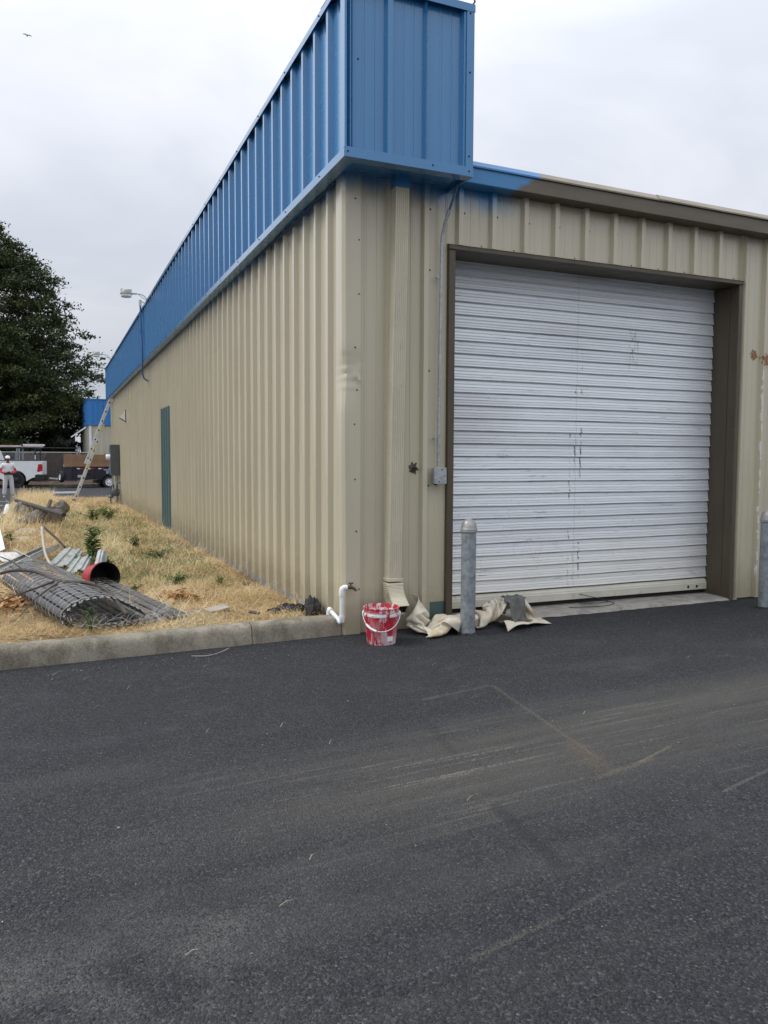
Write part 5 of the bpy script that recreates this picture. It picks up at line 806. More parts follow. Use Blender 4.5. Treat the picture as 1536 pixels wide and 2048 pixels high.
# bollards
def bollard():
    root = thing('bollard', None, 'bollard'); h = .80
    MB().lathe([(.0575, -.05), (.0575, h)], 28).build('pipe', MAT['galv'], root, smooth=40)
    MB().lathe([(.0605, h - .006), (.0645, h), (.0645, h + .022), (.061, h + .028), (.060, h + .04), (.055, h + .062), (.044, h + .083), (.026, h + .097), (.008, h + .103), (.0, h + .1035)], 28).build('cap', galv('cap_zinc', (.34, .335, .33), 20, .4), root, smooth=30)
    m = MB(); r = random.Random(2); pr = []
    for j in range(20):
        a = 2 * math.pi * j / 20; ro = r.uniform(.07, .1); pr.append((math.cos(a) * ro, math.sin(a) * ro, .0))
    m.add(pr + [(math.cos(2 * math.pi * j / 20) * .058, math.sin(2 * math.pi * j / 20) * .058, r.uniform(.012, .022)) for j in range(20)], [(j, (j + 1) % 20, 20 + (j + 1) % 20, 20 + j) for j in range(20)])
    m.build('asphalt_collar', MAT['asphalt'], root, smooth=60); return root
b1 = bollard(); b1.location = (.875, -.375, 0); b2 = copy_tree(b1); b2.location = (3.955, -.45, 0); b2.rotation_euler = (0, 0, 2)
tag(b1, 'grey domed bollard in front of the drop cloth at the door left edge', group='bollards guarding the roll-up door')
tag(b2, 'grey domed bollard right of the roll-up door, cut by the picture edge', group='bollards guarding the roll-up door')
# red bucket of paint
bk = thing('paint_bucket', 'red plastic bucket crusted with white paint below the downspout', 'bucket', (.148, -.37, 0), R(-23))
MB().lathe([(0, .006), (.098, .006), (.104, 0), (.106, .01), (.127, .205), (.131, .207), (.132, .222), (.128, .224), (.128, .236), (.132, .238), (.132, .248), (.129, .250), (.129, .262), (.134, .264), (.134, .270), (.127, .271), (.123, .262), (.118, .2), (.102, .014), (0, .014)], 40).build('body', MAT['bucket'], bk, smooth=35)
pts = []
for i in range(25):
    a = math.pi * i / 24; x = -.137 * math.cos(a); s = math.sin(a); pts.append((x, -.02 - .125 * s, .225 - .115 * s))
pts = [(p[0], p[1] - .0, p[2]) for p in pts]
hd = MB().tube(pts, .0028, 6).build('handle', MAT['white'], bk, smooth=60)
MB().tube(pts[5:11], .0085, 8).build('grip', MAT['white'], hd, smooth=40)
m = MB()
for s in (-1, 1): m.lathe([(.014, 0), (.014, .008), (.008, .012)], 10, Matrix.Translation((s * .13, -.005, .225)) @ Matrix.Rotation(R(90) * s, 4, 'Y'), cap1=True)
m.build('handle_boss', MAT['white'], bk)
m = MB(); M = Matrix.Translation((.0, 0, 0)) @ Matrix.Rotation(R(35), 4, 'Z')
m.add([(x, -math.sqrt(max(.0, (.1115 + (z - .05) * .105) ** 2 - x * x)) - .0012, z) for z in (.03, .065) for x in (-.024, -.008, .008, .024)], [(0, 1, 5, 4), (1, 2, 6, 5), (2, 3, 7, 6)], M); m.build('sticker', MAT['white'], bk)
# drop cloth (folds baked from a cloth drop against the wall)
q = np.array(CLOTH, float).reshape(-1, 3) * np.array(CS) + np.array(CO)
nx, ny = 86, 46; i = np.arange(ny - 1)[:, None] * nx + np.arange(nx - 1)[None]; F = np.stack([i, i + 1, i + nx + 1, i + nx], -1).reshape(-1, 4)
q[:, 0] = .44 + (q[:, 0] - .43) * 1.06; q[:, 1] = np.where(q[:, 0] < .95, np.minimum(q[:, 1], -.045), q[:, 1])
q[:, 2] += np.where((q[:, 1] > -.06) & (q[:, 0] > .93), .022, 0)
dc = put('drop_cloth', quick_mesh('drop_cloth', q, F, MAT['canvas'], smooth=True)); tag(dc, 'stained cream canvas drop cloth heaped along the foot of the wall and door', 'drop cloth')
md = dc.modifiers.new('sub', 'SUBSURF'); md.levels = md.render_levels = 1
md = dc.modifiers.new('solid', 'SOLIDIFY'); md.thickness = .003
# second, smaller canvas flap at the right end
n = 26; V = []; r = random.Random(8)
for j in range(n):
    for i_ in range(n):
        s, t = i_ / (n - 1), j / (n - 1); x = 1.20 + .50 * s + .06 * t; yv = -.44 + .25 * t + .13 * s
        z = .008 + .045 * max(0, math.sin(3.0 * s + 3.2 * t)) * (1 - s * .7) + .02 * abs(math.sin(7 * s - 5 * t)) * (1 - s) + .055 * math.exp(-((s - .86 + .25 * t) / .05) ** 2) * t
        V.append((x, yv, z))
i = np.arange(n - 1)[:, None] * n + np.arange(n - 1)[None]; F2 = np.stack([i, i + 1, i + n + 1, i + n], -1).reshape(-1, 4)
fl2 = put('canvas_flap', quick_mesh('canvas_flap', np.array(V), F2, MAT['canvas'], smooth=True), dc)
fl2.modifiers.new('solid', 'SOLIDIFY').thickness = .004
# grey rag draped over the cloth
def nearest_top(x, yv, rad=.03):
    d = (q[:, 0] - x) ** 2 + (q[:, 1] - yv) ** 2 < rad * rad; return q[d, 2].max() if d.any() else .02
V = []; n = 26; r = np.random.default_rng(3); ph = r.uniform(0, 6, 6)
hump = q[(q[:, 0] > 1.34) & (q[:, 0] < 1.56)]; hx, hy = hump[hump[:, 2] > np.quantile(hump[:, 2], .85)][:, :2].mean(0)
for j in range(n):
    for i_ in range(n):
        s, t = i_ / (n - 1) - .5, j / (n - 1) - .5; th_ = math.atan2(t, s); rad = 1 + .2 * math.sin(3 * th_ + ph[3]) + .14 * math.sin(5 * th_ + ph[4]) + .07 * math.sin(11 * th_)
        x = hx + .015 + s * .19 * rad + .012 * math.sin(9 * t + ph[0]); yv = hy - .03 + t * .16 * rad + .012 * math.sin(8 * s)
        z = nearest_top(x, yv, .04) + .008 + .011 * math.sin(15 * s + 6 * t + ph[1]) * math.sin(11 * t + ph[2]) + .006 * abs(math.sin(14 * s - 9 * t)); V.append([x, yv, max(z, .02)])
V = np.array(V).reshape(n, n, 3)
for _ in range(2): V[1:-1, 1:-1, 2] = (V[1:-1, 1:-1, 2] * 2 + V[:-2, 1:-1, 2] + V[2:, 1:-1, 2] + V[1:-1, :-2, 2] + V[1:-1, 2:, 2]) / 6
i = np.arange(n - 1)[:, None] * n + np.arange(n - 1)[None]; F3 = np.stack([i, i + 1, i + n + 1, i + n], -1).reshape(-1, 4)
rg = put('rag', quick_mesh('rag', V.reshape(-1, 3), F3, MAT['rag'], smooth=True)); rg.modifiers.new('solid', 'SOLIDIFY').thickness = .006; md = rg.modifiers.new('s', 'SUBSURF'); md.levels = md.render_levels = 1
tag(rg, 'dark grey rag lying on the drop cloth hump', 'rag')
# thin black cable on the apron
tag(MB().tube(catmull([(2.2, .13, .03), (2.35, .06, .034), (2.55, .05, .034), (2.7, .12, .036), (2.62, .2, .05), (2.42, .2, .05), (2.33, .14, .05), (2.45, .1, .055), (2.66, .16, .05), (2.4, .245, .12)], 8), .0032, 6).build('cable', MAT['black'], smooth=60), 'thin black cable looped on the concrete door apron', 'cable')
# white plastic standpipe and tap at the corner
tp = thing('standpipe_tap', 'white plastic pipe with tarnished tap at the building corner over the kerb end', 'tap', (-.056, -.075, .15))
r_ = .0165
MB().tube([(-.04, .17, .03), (-.005, .02, -.035)], r_, 14).build('supply_pipe', MAT['pvc'], tp, smooth=40)
MB().tube([(-.04, .175, -.03), (-.04, .175, .01), (-.0385, .165, .032), (-.034, .145, .025)], .022, 14).build('pipe_elbow', MAT['pvc'], tp, smooth=50)
MB().tube([(-.009, .035, -.028), (-.004, .01, -.042), (0, 0, -.035), (0, 0, .01)], .0215, 14).build('pipe_elbow', MAT['pvc'], tp, smooth=50)
MB().tube([(0, 0, -.03), (0, 0, .19)], r_, 14).build('riser_pipe', MAT['pvc'], tp, smooth=40)
MB().tube([(0, 0, .165), (0, 0, .205), (.006, 0, .219), (.018, 0, .225), (.042, 0, .225)], .0215, 14).build('pipe_elbow', MAT['pvc'], tp, smooth=50)
tb = MB().tube([(.04, 0, .225), (.062, 0, .225)], .012, 10).tube([(.06, 0, .225), (.072, 0, .226), (.082, -.004, .224), (.098, -.012, .215), (.108, -.016, .203), (.109, -.017, .195)], [.0135, .0155, .013, .0105, .010, .0115], 10).build('tap_body', MAT['brass'], tp, smooth=40)
m = MB(); m.tube([(.074, -.001, .225), (.074, -.001, .252)], .0055, 8); m.tube([(.056, -.001, .254), (.064, -.001, .258), (.074, -.001, .254), (.084, -.001, .258), (.092, -.001, .254)], [.006, .0075, .006, .0075, .006], 8); m.build('tap_handle', MAT['brass'], tb, smooth=40)

# ------------------------------------------------------------------ litter on the dry strip
GZ = lambda x, y: float(strip_z(np.array(x), np.array(y)))
# flattened roll of chain-link fence with privacy slats
ROT = .243
fr = thing('fence_roll', 'flattened roll of chain-link fencing with black privacy slats lying behind the kerb', 'fence roll', (-2.03, .46, .088), rot=(R(1.5), 0, ROT))
path = catmull([(.98, .02), (.88, .03), (.75, .02), (.6, .01), (.4, .01), (.2, .008), (.06, .022), (-.005, .075), (.02, .155), (.11, .215), (.24, .238), (.37, .222), (.48, .165), (.575, .105), (.612, .062), (.58, .036), (.45, .03), (.3, .03), (.16, .034), (.07, .06), (.05, .11)], 24)
cum = [0]
for a, b in zip(path, path[1:]): cum.append(cum[-1] + np.linalg.norm(b - a))
def at(s):
    i = int(np.searchsorted(cum, s)); i = min(max(i, 1), len(path) - 1); t = (s - cum[i - 1]) / (cum[i] - cum[i - 1]); p = path[i - 1] * (1 - t) + path[i] * t; d = path[i] - path[i - 1]; return p, d / np.linalg.norm(d)
LEN = 2.02; r = random.Random(6)
slm = []
for k in range(3):
    rows = []
    for i_ in range(9):
        yv = LEN * i_ / 8; sg = .004 * math.sin(yv * 2.2 + k * 2)
        rows.append([(-.028, yv, -.001 + sg), (-.024, yv, .0015 + sg), (.024, yv, .0015 + sg), (.028, yv, -.001 + sg)])
    slm.append(MB().strip(rows).mesh('slat', MAT['slatroll'], 40))
s = .03; k = 0
while s < cum[-1] - .02:
    p, d = at(s); an = math.atan2(d[1], d[0])
    put('slat', slm[k % 3], fr, (p[0], r.uniform(-.035, .03), p[1]), (r.uniform(-.006, .006), -an, r.uniform(-.006, .006)), (1, r.uniform(.96, 1.02), 1)); s += .069; k += 1
m = MB(); yv = .0
kk = 0
while yv < LEN:
    pts = []; s = .01; q_ = 0
    while s < cum[-1]:
        p, d = at(s); nrm = np.array([-d[1], d[0]]); of = .007 if s > 2.3 else .0045 + .0025 * ((q_ + kk) % 2)
        pts.append((p[0] + nrm[0] * of, yv + (.011 if (q_ + kk) % 2 else -.011) + r.uniform(-.004, .004), p[1] + nrm[1] * of)); s += .043; q_ += 1
    m.tube(pts, .0026, 4); yv += .10; kk += 1
# knuckled selvedge at both ends
for yv in (-.045, LEN + .02):
    s = .02
    while s < cum[-1]:
        p, d = at(s); pts = [(p[0] + .013 * math.cos(a) * d[0], yv - .016 * (1 if yv < 0 else -1) + .016 * math.sin(a), p[1] + .013 * math.cos(a) * d[1] + r.uniform(-.002, .006)) for a in np.linspace(0, 5.6, 9)]
        m.tube(pts, .003, 4); s += .05
for _ in range(34):   # sprung wire ends around the mouth of the roll
    c = np.array([r.uniform(.06, 1.0), r.uniform(-.10, .22), r.uniform(.015, .06)]); a = r.uniform(0, 6.28); R0 = r.uniform(.03, .11)
    m.tube([(c[0] + R0 * math.cos(a + t) * 1.4, c[1] + R0 * math.sin(a + t) * .8, max(.006, c[2] + .035 * math.sin(t * 1.7 + a))) for t in np.linspace(0, r.uniform(1.5, 4.5), 9)], .0024, 4)
m.build('wire_mesh', MAT['wire'], fr, smooth=60)
# second bucket, on its side
rb = thing('tipped_bucket', 'red bucket blackened inside tipped on its side behind the fence roll', 'bucket', (-1.60, 2.36, .205))
M = Matrix.Rotation(R(17), 4, 'Z') @ Matrix.Rotation(R(84), 4, 'X')
MB().lathe([(0, -.30), (.118, -.30), (.122, -.295), (.14, -.06), (.148, -.058), (.149, -.02), (.146, -.018), (.146, .0), (.149, .002)], 36, M).build('body', MAT['red'], rb, smooth=35)
MB().lathe([(.149, .002), (.142, .003), (.138, -.05), (.117, -.292), (0, -.293)], 36, M).build('inside', simple('tar_coating', (.004, .0035, .003), .8, 0, .3, 8), rb, smooth=35)
# scrap metal
def channel(p, q, w, h, mat, nm, lb, gp=None, roll=0):
    p, q = Vector(p), Vector(q); d = (q - p).normalized(); x = d.cross(Vector((0, 0, 1))).normalized(); x = Matrix.Rotation(roll, 3, d) @ x; z = x.cross(d); t = .004
    pr = [(-w / 2, 0), (-w / 2, h), (-w / 2 + .016, h), (-w / 2 + .016, h - t), (-w / 2 + t, h - t), (-w / 2 + t, t), (w / 2 - t, t), (w / 2 - t, h - t), (w / 2 - .016, h - t), (w / 2 - .016, h), (w / 2, h), (w / 2, 0)]
    o = MB().prism(pr, lambda a, b, c: tuple(x * a + z * b + d * c), 0, (q - p).length).build(nm, mat, None, loc=p); return tag(o, lb, 'metal channel', gp)
gp = 'metal offcuts dumped on the dry grass'
channel((-2.62, 3.9, .10), (-2.12, 5.85, .13), .10, .045, MAT['zinc'], 'metal_channel', 'longest grey metal channel running from the left edge behind the fence roll', gp, R(12))
channel((-2.38, 4.1, .13), (-1.98, 5.55, .16), .09, .05, MAT['zinc'], 'metal_channel', 'metal channel lying between the longest channel and the ribbed offcuts', gp, R(-30))
channel((-2.5, 3.62, .09), (-2.3, 5.0, .10), .07, .035, MAT['zinc'], 'metal_channel', 'narrow metal channel half buried under the bent pale stick', gp, R(170))
def offcut(p, q, w, lb, roll=0, curl=0):
    p, q = Vector(p), Vector(q); d = (q - p).normalized(); x = d.cross(Vector((0, 0, 1))).normalized(); x = Matrix.Rotation(roll, 3, d) @ x; z = x.cross(d)
    pr = [(-w / 2, -.045), (-w / 2 + .006, 0), (-w * .3, 0), (-w * .27, .02), (-w * .14, .02), (-w * .11, 0), (w * .18, 0), (w * .21, .02), (w * .34, .02), (w * .37, 0), (w / 2, 0), (w / 2, -.045)]
    L = (q - p).length; rows = [[tuple(x * (a * (1 - .02 * i_)) + z * (b + curl * (c / L) ** 2) + d * c) for a, b in pr] for i_, c in enumerate(np.linspace(0, L, 6))]
    o = MB().strip(rows).build('ribbed_offcut', MAT['zinc'], None, solid=.003, loc=p); return tag(o, lb, 'metal offcut', gp)
offcut((-2.0, 3.95, .13), (-1.80, 5.2, .16), .26, 'upper pale ribbed sheet offcut beside the tipped red bucket', R(8), .02)
offcut((-1.86, 3.4, .12), (-1.70, 4.6, .15), .23, 'lower pale ribbed sheet offcut touching the tipped red bucket', R(-14), .0)
offcut((-1.62, 3.05, .10), (-1.52, 3.7, .30), .12, 'small upright light sheet scrap right behind the tipped red bucket', R(50), .0)
def slab(nm, lb, cat, c, d, rot, mat, bev=.003, gp=None): return tag(MB().box((0, 0, 0), d).build(nm, mat, None, bevel=bev, loc=c, rot=tuple(R(a) for a in rot)), lb, cat, gp)
slab('white_board', 'white sheet panel propped up at the left picture edge above the dry grass', 'panel', (-2.80, 6.9, .20), (.20, 2.6, .012), (3, -24, 3), MAT['white'])
slab('white_board', 'short flat white panel at the left edge under the propped white sheet', 'panel', (-2.55, 5.25, .11), (.30, .85, .014), (2, 5, 12), MAT['white'])
slab('lath', 'short tan wooden lath leaning at the end of the flat white panel', 'lath', (-2.40, 5.1, .16), (.035, .85, .012), (4, 60, 18), MAT['lumber'])
slab('broken_board', 'upper flat white board among straw left of the weeds', 'board', (-2.46, 9.35, .085), (.24, .75, .012), (2, 6, -14), MAT['lumber'])
slab('broken_board', 'lower split white board among straw left of the weeds', 'board', (-2.42, 8.0, .085), (.22, .55, .012), (-3, 8, -24), MAT['lumber'])
slab('broken_board', 'small weathered board near the kerb right of the fence roll', 'board', (-.82, .86, .105), (.19, .10, .016), (8, -5, 20), MAT['lumber'])
slab('rag_board', 'dark grey flat scrap in straw beside the small weathered board', 'scrap', (-.56, .62, .095), (.09, .05, .012), (5, 8, -30), MAT['bark'])
# branches
br = thing('fallen_branch', 'long dark forked branch lying across the fence roll', 'branch', (-2.0, 1.2, .33))
O = Vector((-2.0, 1.2, .33)); T = lambda pts: [tuple(Vector(p) - O) for p in pts]
MB().tube(T(catmull([(-2.72, 1.75, .27), (-2.52, 1.86, .345), (-2.36, 1.9, .37), (-2.19, 1.74, .365), (-2.02, 1.25, .345), (-1.82, 1.08, .35), (-1.70, .8, .33), (-1.62, .5, .25), (-1.58, .38, .20)], 5)), [.008 + .008 * math.sin(min(1, i_ / 22) * 1.9) for i_ in range(41)], 8).build('main_limb', MAT['bark'], br, smooth=60)
MB().tube(T(catmull([(-2.05, 1.32, .345), (-2.2, 1.0, .34), (-2.38, .85, .30), (-2.6, .86, .2)], 5)), [.010 - .0004 * i_ for i_ in range(16)], 7).build('side_limb', MAT['bark'], br, smooth=60)
MB().tube(T(catmull([(-2.02, 1.25, .345), (-2.15, .8, .33), (-2.22, .62, .30), (-2.3, .5, .22)], 5)), [.009 - .0004 * i_ for i_ in range(16)], 7).build('side_limb', MAT['bark'], br, smooth=60)
MB().tube(T(catmull([(-2.3, 1.84, .37), (-2.42, 2.2, .42), (-2.6, 2.6, .45)], 5)), [.008 - .0004 * i_ for i_ in range(11)], 6).build('side_limb', MAT['bark'], br, smooth=60)
MB().tube(T([(-1.76, .95, .345), (-1.765, .93, .385)]), .006, 6).build('twig_stub', MAT['bark'], br)
tag(MB().tube([tuple(Vector(p) - Vector((-2.1, 4, .2))) for p in catmull([(-2.17, 5.9, .42), (-2.16, 5.3, .33), (-2.13, 4.2, .24), (-2.06, 3.2, .22), (-1.93, 2.1, .27), (-1.78, 1.3, .31)], 6)], [.022 - .0005 * i_ for i_ in range(31)], 8).build('bent_stick', MAT['pale'], None, smooth=60, loc=(-2.1, 4, .2)), 'bent pale stick standing out of the scrap metal behind the fence roll', 'stick')
tag(MB().tube([(0, 0, 0), (.16, -.55, -.12), (.26, -.8, -.22)], .016, 7).build('dark_stick', MAT['bark'], None, smooth=60, loc=(-2.16, 6.1, .42)), 'short dark stick crossing the tip of the bent pale stick', 'stick')
# rubble heap with pipes
def stone(loc, s, seed, lb):
    bm = bmesh.new(); bmesh.ops.create_icosphere(bm, subdivisions=3, radius=1); r = np.random.default_rng(seed); ks = r.normal(0, 1.6, (7, 3)); ph = r.uniform(0, 6, 7)
    for v in bm.verts:
        d = 1 + sum(.10 * math.sin(k @ np.array(v.co) * 2.2 + p) for k, p in zip(ks, ph)) + .03 * math.sin(v.co.x * 19 + ph[0]) * math.sin(v.co.y * 17 + v.co.z * 21); v.co = Vector((v.co.x * s[0], v.co.y * s[1], v.co.z * s[2])) * d
    m = bpy.data.meshes.new('rubble_stone'); bm.to_mesh(m); bm.free(); m.materials.append(MAT['stone']); m.polygons.foreach_set('use_smooth', [True] * len(m.polygons))
    return tag(put('rubble_stone', m, None, loc), lb, 'stone', 'rubble stones heaped on the strip')
stone((-2.62, 13.4, .17), (.13, .16, .17), 1, 'brown rubble stone nearest the parking lines, leftmost of the heap')
stone((-2.12, 11.6, .14), (.28, .2, .18), 3, 'large flat grey rubble stone under the dark pipe')
stone((-2.40, 11.1, .13), (.21, .16, .14), 4, 'mossy rounded stone lowest and in front of the rubble heap')
stone((-1.83, 13.1, .2), (.18, .18, .2), 5, 'dark rough stone at the right end of the rubble heap')
cy = thing('concrete_core', 'round concrete cylinder lying with its end showing in the rubble heap', 'concrete core', (-2.42, 13.1, .20), R(22))
MB().lathe([(0, -.22), (.155, -.22), (.165, -.2), (.165, .2), (.155, .22), (0, .22)], 24, Matrix.Rotation(R(90), 4, 'X')).build('core_body', MAT['stone'], cy, smooth=30)
tag(MB().tube([(0, 0, 0), (.92, -5.1, -.02)], .040, 10).build('dark_pipe', simple('rusty_black_pipe', (.05, .045, .042), .7, .2, .3, 8), None, smooth=40, loc=(-2.75, 14.35, .38)), 'long dark pipe lying slantwise across the rubble heap', 'pipe')
tag(MB().tube([(0, 0, 0), (.10, 2.2, .10)], .038, 10).build('dark_pipe', MAT['bark'], None, smooth=40, loc=(-2.12, 11.2, .30)), 'short dark pipe stub rising behind the long slanted pipe', 'pipe')
tag(MB().lathe([(.05, 0), (.062, 0), (.062, 1.5), (.05, 1.5), (.05, 0)], 14, Matrix.Translation((-2.99, 15.9, .16)) @ Matrix.Rotation(R(97), 4, 'X') @ Matrix.Rotation(R(0), 4, 'Y')).build('white_pipe', MAT['pvc'], None, smooth=40), 'short white plastic pipe left of the rubble heap by the lot', 'pipe')
tag(MB().tube([(0, 0, 0), (.2, .7, .12), (.33, 1.3, .06)], .03, 8).build('pale_stick', MAT['pale'], None, smooth=40, loc=(-2.3, 11.9, .2)), 'forked pale stick wedged between the rubble stones', 'stick')
# black landscape-fabric scraps by the wall
def crumple(nm, lb, cat, c, sx, sy, h, seed, mat, rz=0):
    n = 24; r = np.random.default_rng(seed); ph = r.uniform(0, 6, 8); V = []
    for j in range(n):
        for i_ in range(n):
            s, t = i_ / (n - 1) * 2 - 1, j / (n - 1) * 2 - 1; e = max(0, 1 - (s * s + t * t) * .6)
            z = h * e * (.35 + .65 * abs(math.sin(3.2 * s + 2 * t + ph[0]))) + .18 * h * math.sin(9 * s + ph[1]) * math.sin(8 * t + ph[2])
            V.append((s * sx * (1 + .15 * math.sin(5 * t + ph[3])), t * sy * (1 + .15 * math.sin(6 * s + ph[4])), z))
    i = np.arange(n - 1)[:, None] * n + np.arange(n - 1)[None]; F = np.stack([i, i + 1, i + n + 1, i + n], -1).reshape(-1, 4)
    o = put(nm, quick_mesh(nm, np.array(V), F, mat, smooth=True), None, c, (0, 0, rz)); o.modifiers.new('s', 'SOLIDIFY').thickness = .003; return tag(o, lb, cat)
crumple('fabric_scrap', 'black fabric scrap bunched up against the wall near the kerb end', 'fabric scrap', (-.105, .50, .075), .075, .12, .15, 2, MAT['rubber'])
crumple('fabric_scrap', 'flat black fabric strip trailing through straw left of the bunched scrap', 'fabric scrap', (-.25, .74, .07), .16, .07, .06, 5, MAT['rubber'], R(10))
# ------------------------------------------------------------------ dry grass
def blades(X, Y, L, W, el, az, bend, tint, zf):
    n = len(X); Z = zf(X, Y); dx, dy = np.cos(az), np.sin(az); px, py = -dy, dx; V = np.zeros((n, 6, 3)); e = el.copy(); p = np.stack([X, Y, Z - .01], -1)
    for k in range(3):
        w = W * (1, .75, .12)[k]
        V[:, 2 * k, 0] = p[:, 0] - px * w / 2; V[:, 2 * k, 1] = p[:, 1] - py * w / 2; V[:, 2 * k + 1, 0] = p[:, 0] + px * w / 2; V[:, 2 * k + 1, 1] = p[:, 1] + py * w / 2; V[:, 2 * k:2 * k + 2, 2] = p[:, 2:3]
        p = p + np.stack([dx * np.cos(e), dy * np.cos(e), np.sin(e)], -1) * (L / 2)[:, None]; p[:, 2] = np.maximum(p[:, 2], Z + .004); e = e - bend
    b = np.arange(n)[:, None] * 6; F = np.concatenate([b + np.array([[0, 1, 3, 2]]), b + np.array([[2, 3, 5, 4]])], 1).reshape(-1, 4)
    return V.reshape(-1, 3), F, np.repeat(tint, 6)
def scatter(n, x0, x1, y0, y1, l0, l1, w0, w1, e0, e1, clump=3.0, t0=0, t1=1):
    X = rng.uniform(x0, x1, n * 2); Y = rng.uniform(y0, y1, n * 2)
    d = .5 + .5 * np.sin(X * clump + 1.7 * np.sin(Y * clump * .6)) * np.sin(Y * clump * 1.1 + np.sin(X * 2.1)); keep = rng.uniform(0, 1, 2 * n) < .22 + .78 * d
    X, Y = X[keep][:n], Y[keep][:n]; n = len(X); patch = .5 + .5 * np.sin(X * 2.7 + Y * 1.4 + 1.3 * np.sin(Y * .8)) * np.cos(Y * 2.1 - X * 1.4 + np.sin(X * 3))
    return X, Y, rng.uniform(l0, l1, n), rng.uniform(w0, w1, n), rng.uniform(e0, e1, n) ** 1.0, rng.uniform(0, 6.283, n), rng.uniform(0, .9, n), np.clip(t0 + (t1 - t0) * (.55 * rng.uniform(0, 1, n) + .45 * patch), 0, 1)
parts = [scatter(9000, -2.95, -.03, .17, 5, .03, .1, .004, .007, .0, .35, t0=.0, t1=.3), scatter(9000, -2.95, -.03, 5, 22, .05, .14, .006, .012, .0, .4, t0=.0, t1=.35), scatter(1400, -2.9, -.1, .3, 9, .25, .6, .0022, .004, .05, .7, t0=.6), scatter(9000, -2.95, -.05, .17, 4, .14, .32, .003, .0048, .0, .3, t0=.62, t1=1.0), scatter(7000, -2.95, -.05, 4, 12, .16, .36, .004, .008, .0, .4, t0=.6, t1=1.0), scatter(30000, -2.95, -.03, .17, 3.5, .05, .17, .0022, .0045, .02, .9, t0=.05), scatter(26000, -2.95, -.02, 3.5, 9, .06, .2, .003, .007, .03, .9, t0=.05), scatter(26000, -2.95, -.02, 9, 24, .07, .22, .005, .012, .05, 1.0, t0=.05),
    scatter(5000, -2.95, -.05, .17, 4, .12, .34, .002, .0032, .02, .45, t0=.4), scatter(2600, -2.95, -.1, 4, 22, .2, .5, .003, .006, .1, 1.0, t0=.45), scatter(1500, -2.95, -1.9, 19.5, 24, .25, .5, .006, .011, .7, 1.5, t0=.5), scatter(900, -2.95, -2.2, 9, 19, .25, .5, .005, .008, .5, 1.4, t0=.55),
    scatter(5200, -.16, -.012, .2, 20, .04, .12, .003, .006, .3, 1.5, t0=.0, t1=.75)]
Vs, Fs, Ts, o_ = [], [], [], 0
for p in parts:
    V, F, t = blades(*p, strip_z); Vs.append(V); Fs.append(F + o_); Ts.append(t); o_ += len(V)
tag(put('dry_grass', quick_mesh('dry_grass', np.concatenate(Vs), np.concatenate(Fs), MAT['grass'], np.concatenate(Ts))), 'dry golden matted grass covering the strip along the wall', 'grass', kind='stuff')
gp_ = scatter(15000, -1.9, -.25, 2.6, 15, .05, .16, .004, .009, .2, 1.1, clump=2.2, t0=.3, t1=1)
V, F, t = blades(*gp_, strip_z)
tag(put('green_sprouts', quick_mesh('green_sprouts', V, F, MAT['green'], t)), 'sparse olive green sprouts mixed into the dry grass', 'sprouts', kind='stuff')
# straw shreds on the asphalt
sx = [(-1.93, -.59), (-1.49, -3.43), (-1.32, -3.2), (-1.48, -.75), (-1.2, -.58), (-1.41, -1.82), (-1.05, -1.88), (-1.79, -3.56), (-.9, -2.2), (.2, -1.1), (1.6, -.8), (-.6, -3.0), (-1.9, -1.2), (-1.7, -.9), (-2.1, -.42), (.5, -2.3), (1.9, -1.6)]
V, F, t = blades(np.array([a for a, b in sx]), np.array([b for a, b in sx]), rng.uniform(.02, .065, len(sx)), np.full(len(sx), .0019), np.full(len(sx), .03), rng.uniform(-.4, .9, len(sx)), np.full(len(sx), .02), rng.uniform(.6, 1, len(sx)), lambda X, Y: X * 0 + .012)
tag(put('straw_shreds', quick_mesh('straw_shreds', V, F, MAT['grass'], t)), 'loose straw shreds blown onto the asphalt', 'straw', kind='stuff')
tag(MB().tube(catmull([(-1.22, -.27, .006), (-1.12, -.31, .008), (-1.02, -.26, .012), (-.95, -.20, .02)], 6), .0025, 5).build('straw_stalk', MAT['pale'], None), 'single curved straw stalk on the asphalt below the kerb', 'stalk')
# loose grit on the paving
n = 900; gx = np.concatenate([rng.uniform(-3.2, 4.5, 600), rng.uniform(-3.2, 0, 300)]); gy = np.concatenate([rng.uniform(-4.6, -.25, 600), -.2 + .055 * gx[600:] - np.abs(rng.normal(0, .12, 300))])
V = []; F = []; T = []
for k in range(n):
    s = rng.uniform(.0018, .0042) * (1.5 if rng.uniform() > .93 else 1); b = len(V)
    for p in ((1, 0, 0), (0, 1, 0), (-1, 0, 0), (0, -1, 0), (0, 0, .9), (0, 0, -.5)): V.append((gx[k] + p[0] * s * rng.uniform(.7, 1.3), gy[k] + p[1] * s * rng.uniform(.7, 1.3), .002 + s * .5 + p[2] * s))
    F += [(b, b + 1, b + 4), (b + 1, b + 2, b + 4), (b + 2, b + 3, b + 4), (b + 3, b, b + 4), (b + 1, b, b + 5), (b + 2, b + 1, b + 5), (b + 3, b + 2, b + 5), (b, b + 3, b + 5)]; T += [rng.uniform(0, 1)] * 6
tag(put('loose_grit', quick_mesh('loose_grit', np.array(V), np.array(F), tinted('grit', [(0, (.05, .05, .052)), (.6, (.16, .15, .135)), (1, (.42, .40, .36))], .85), np.array(T))), 'loose pale grit scattered over the asphalt', 'grit', kind='stuff')
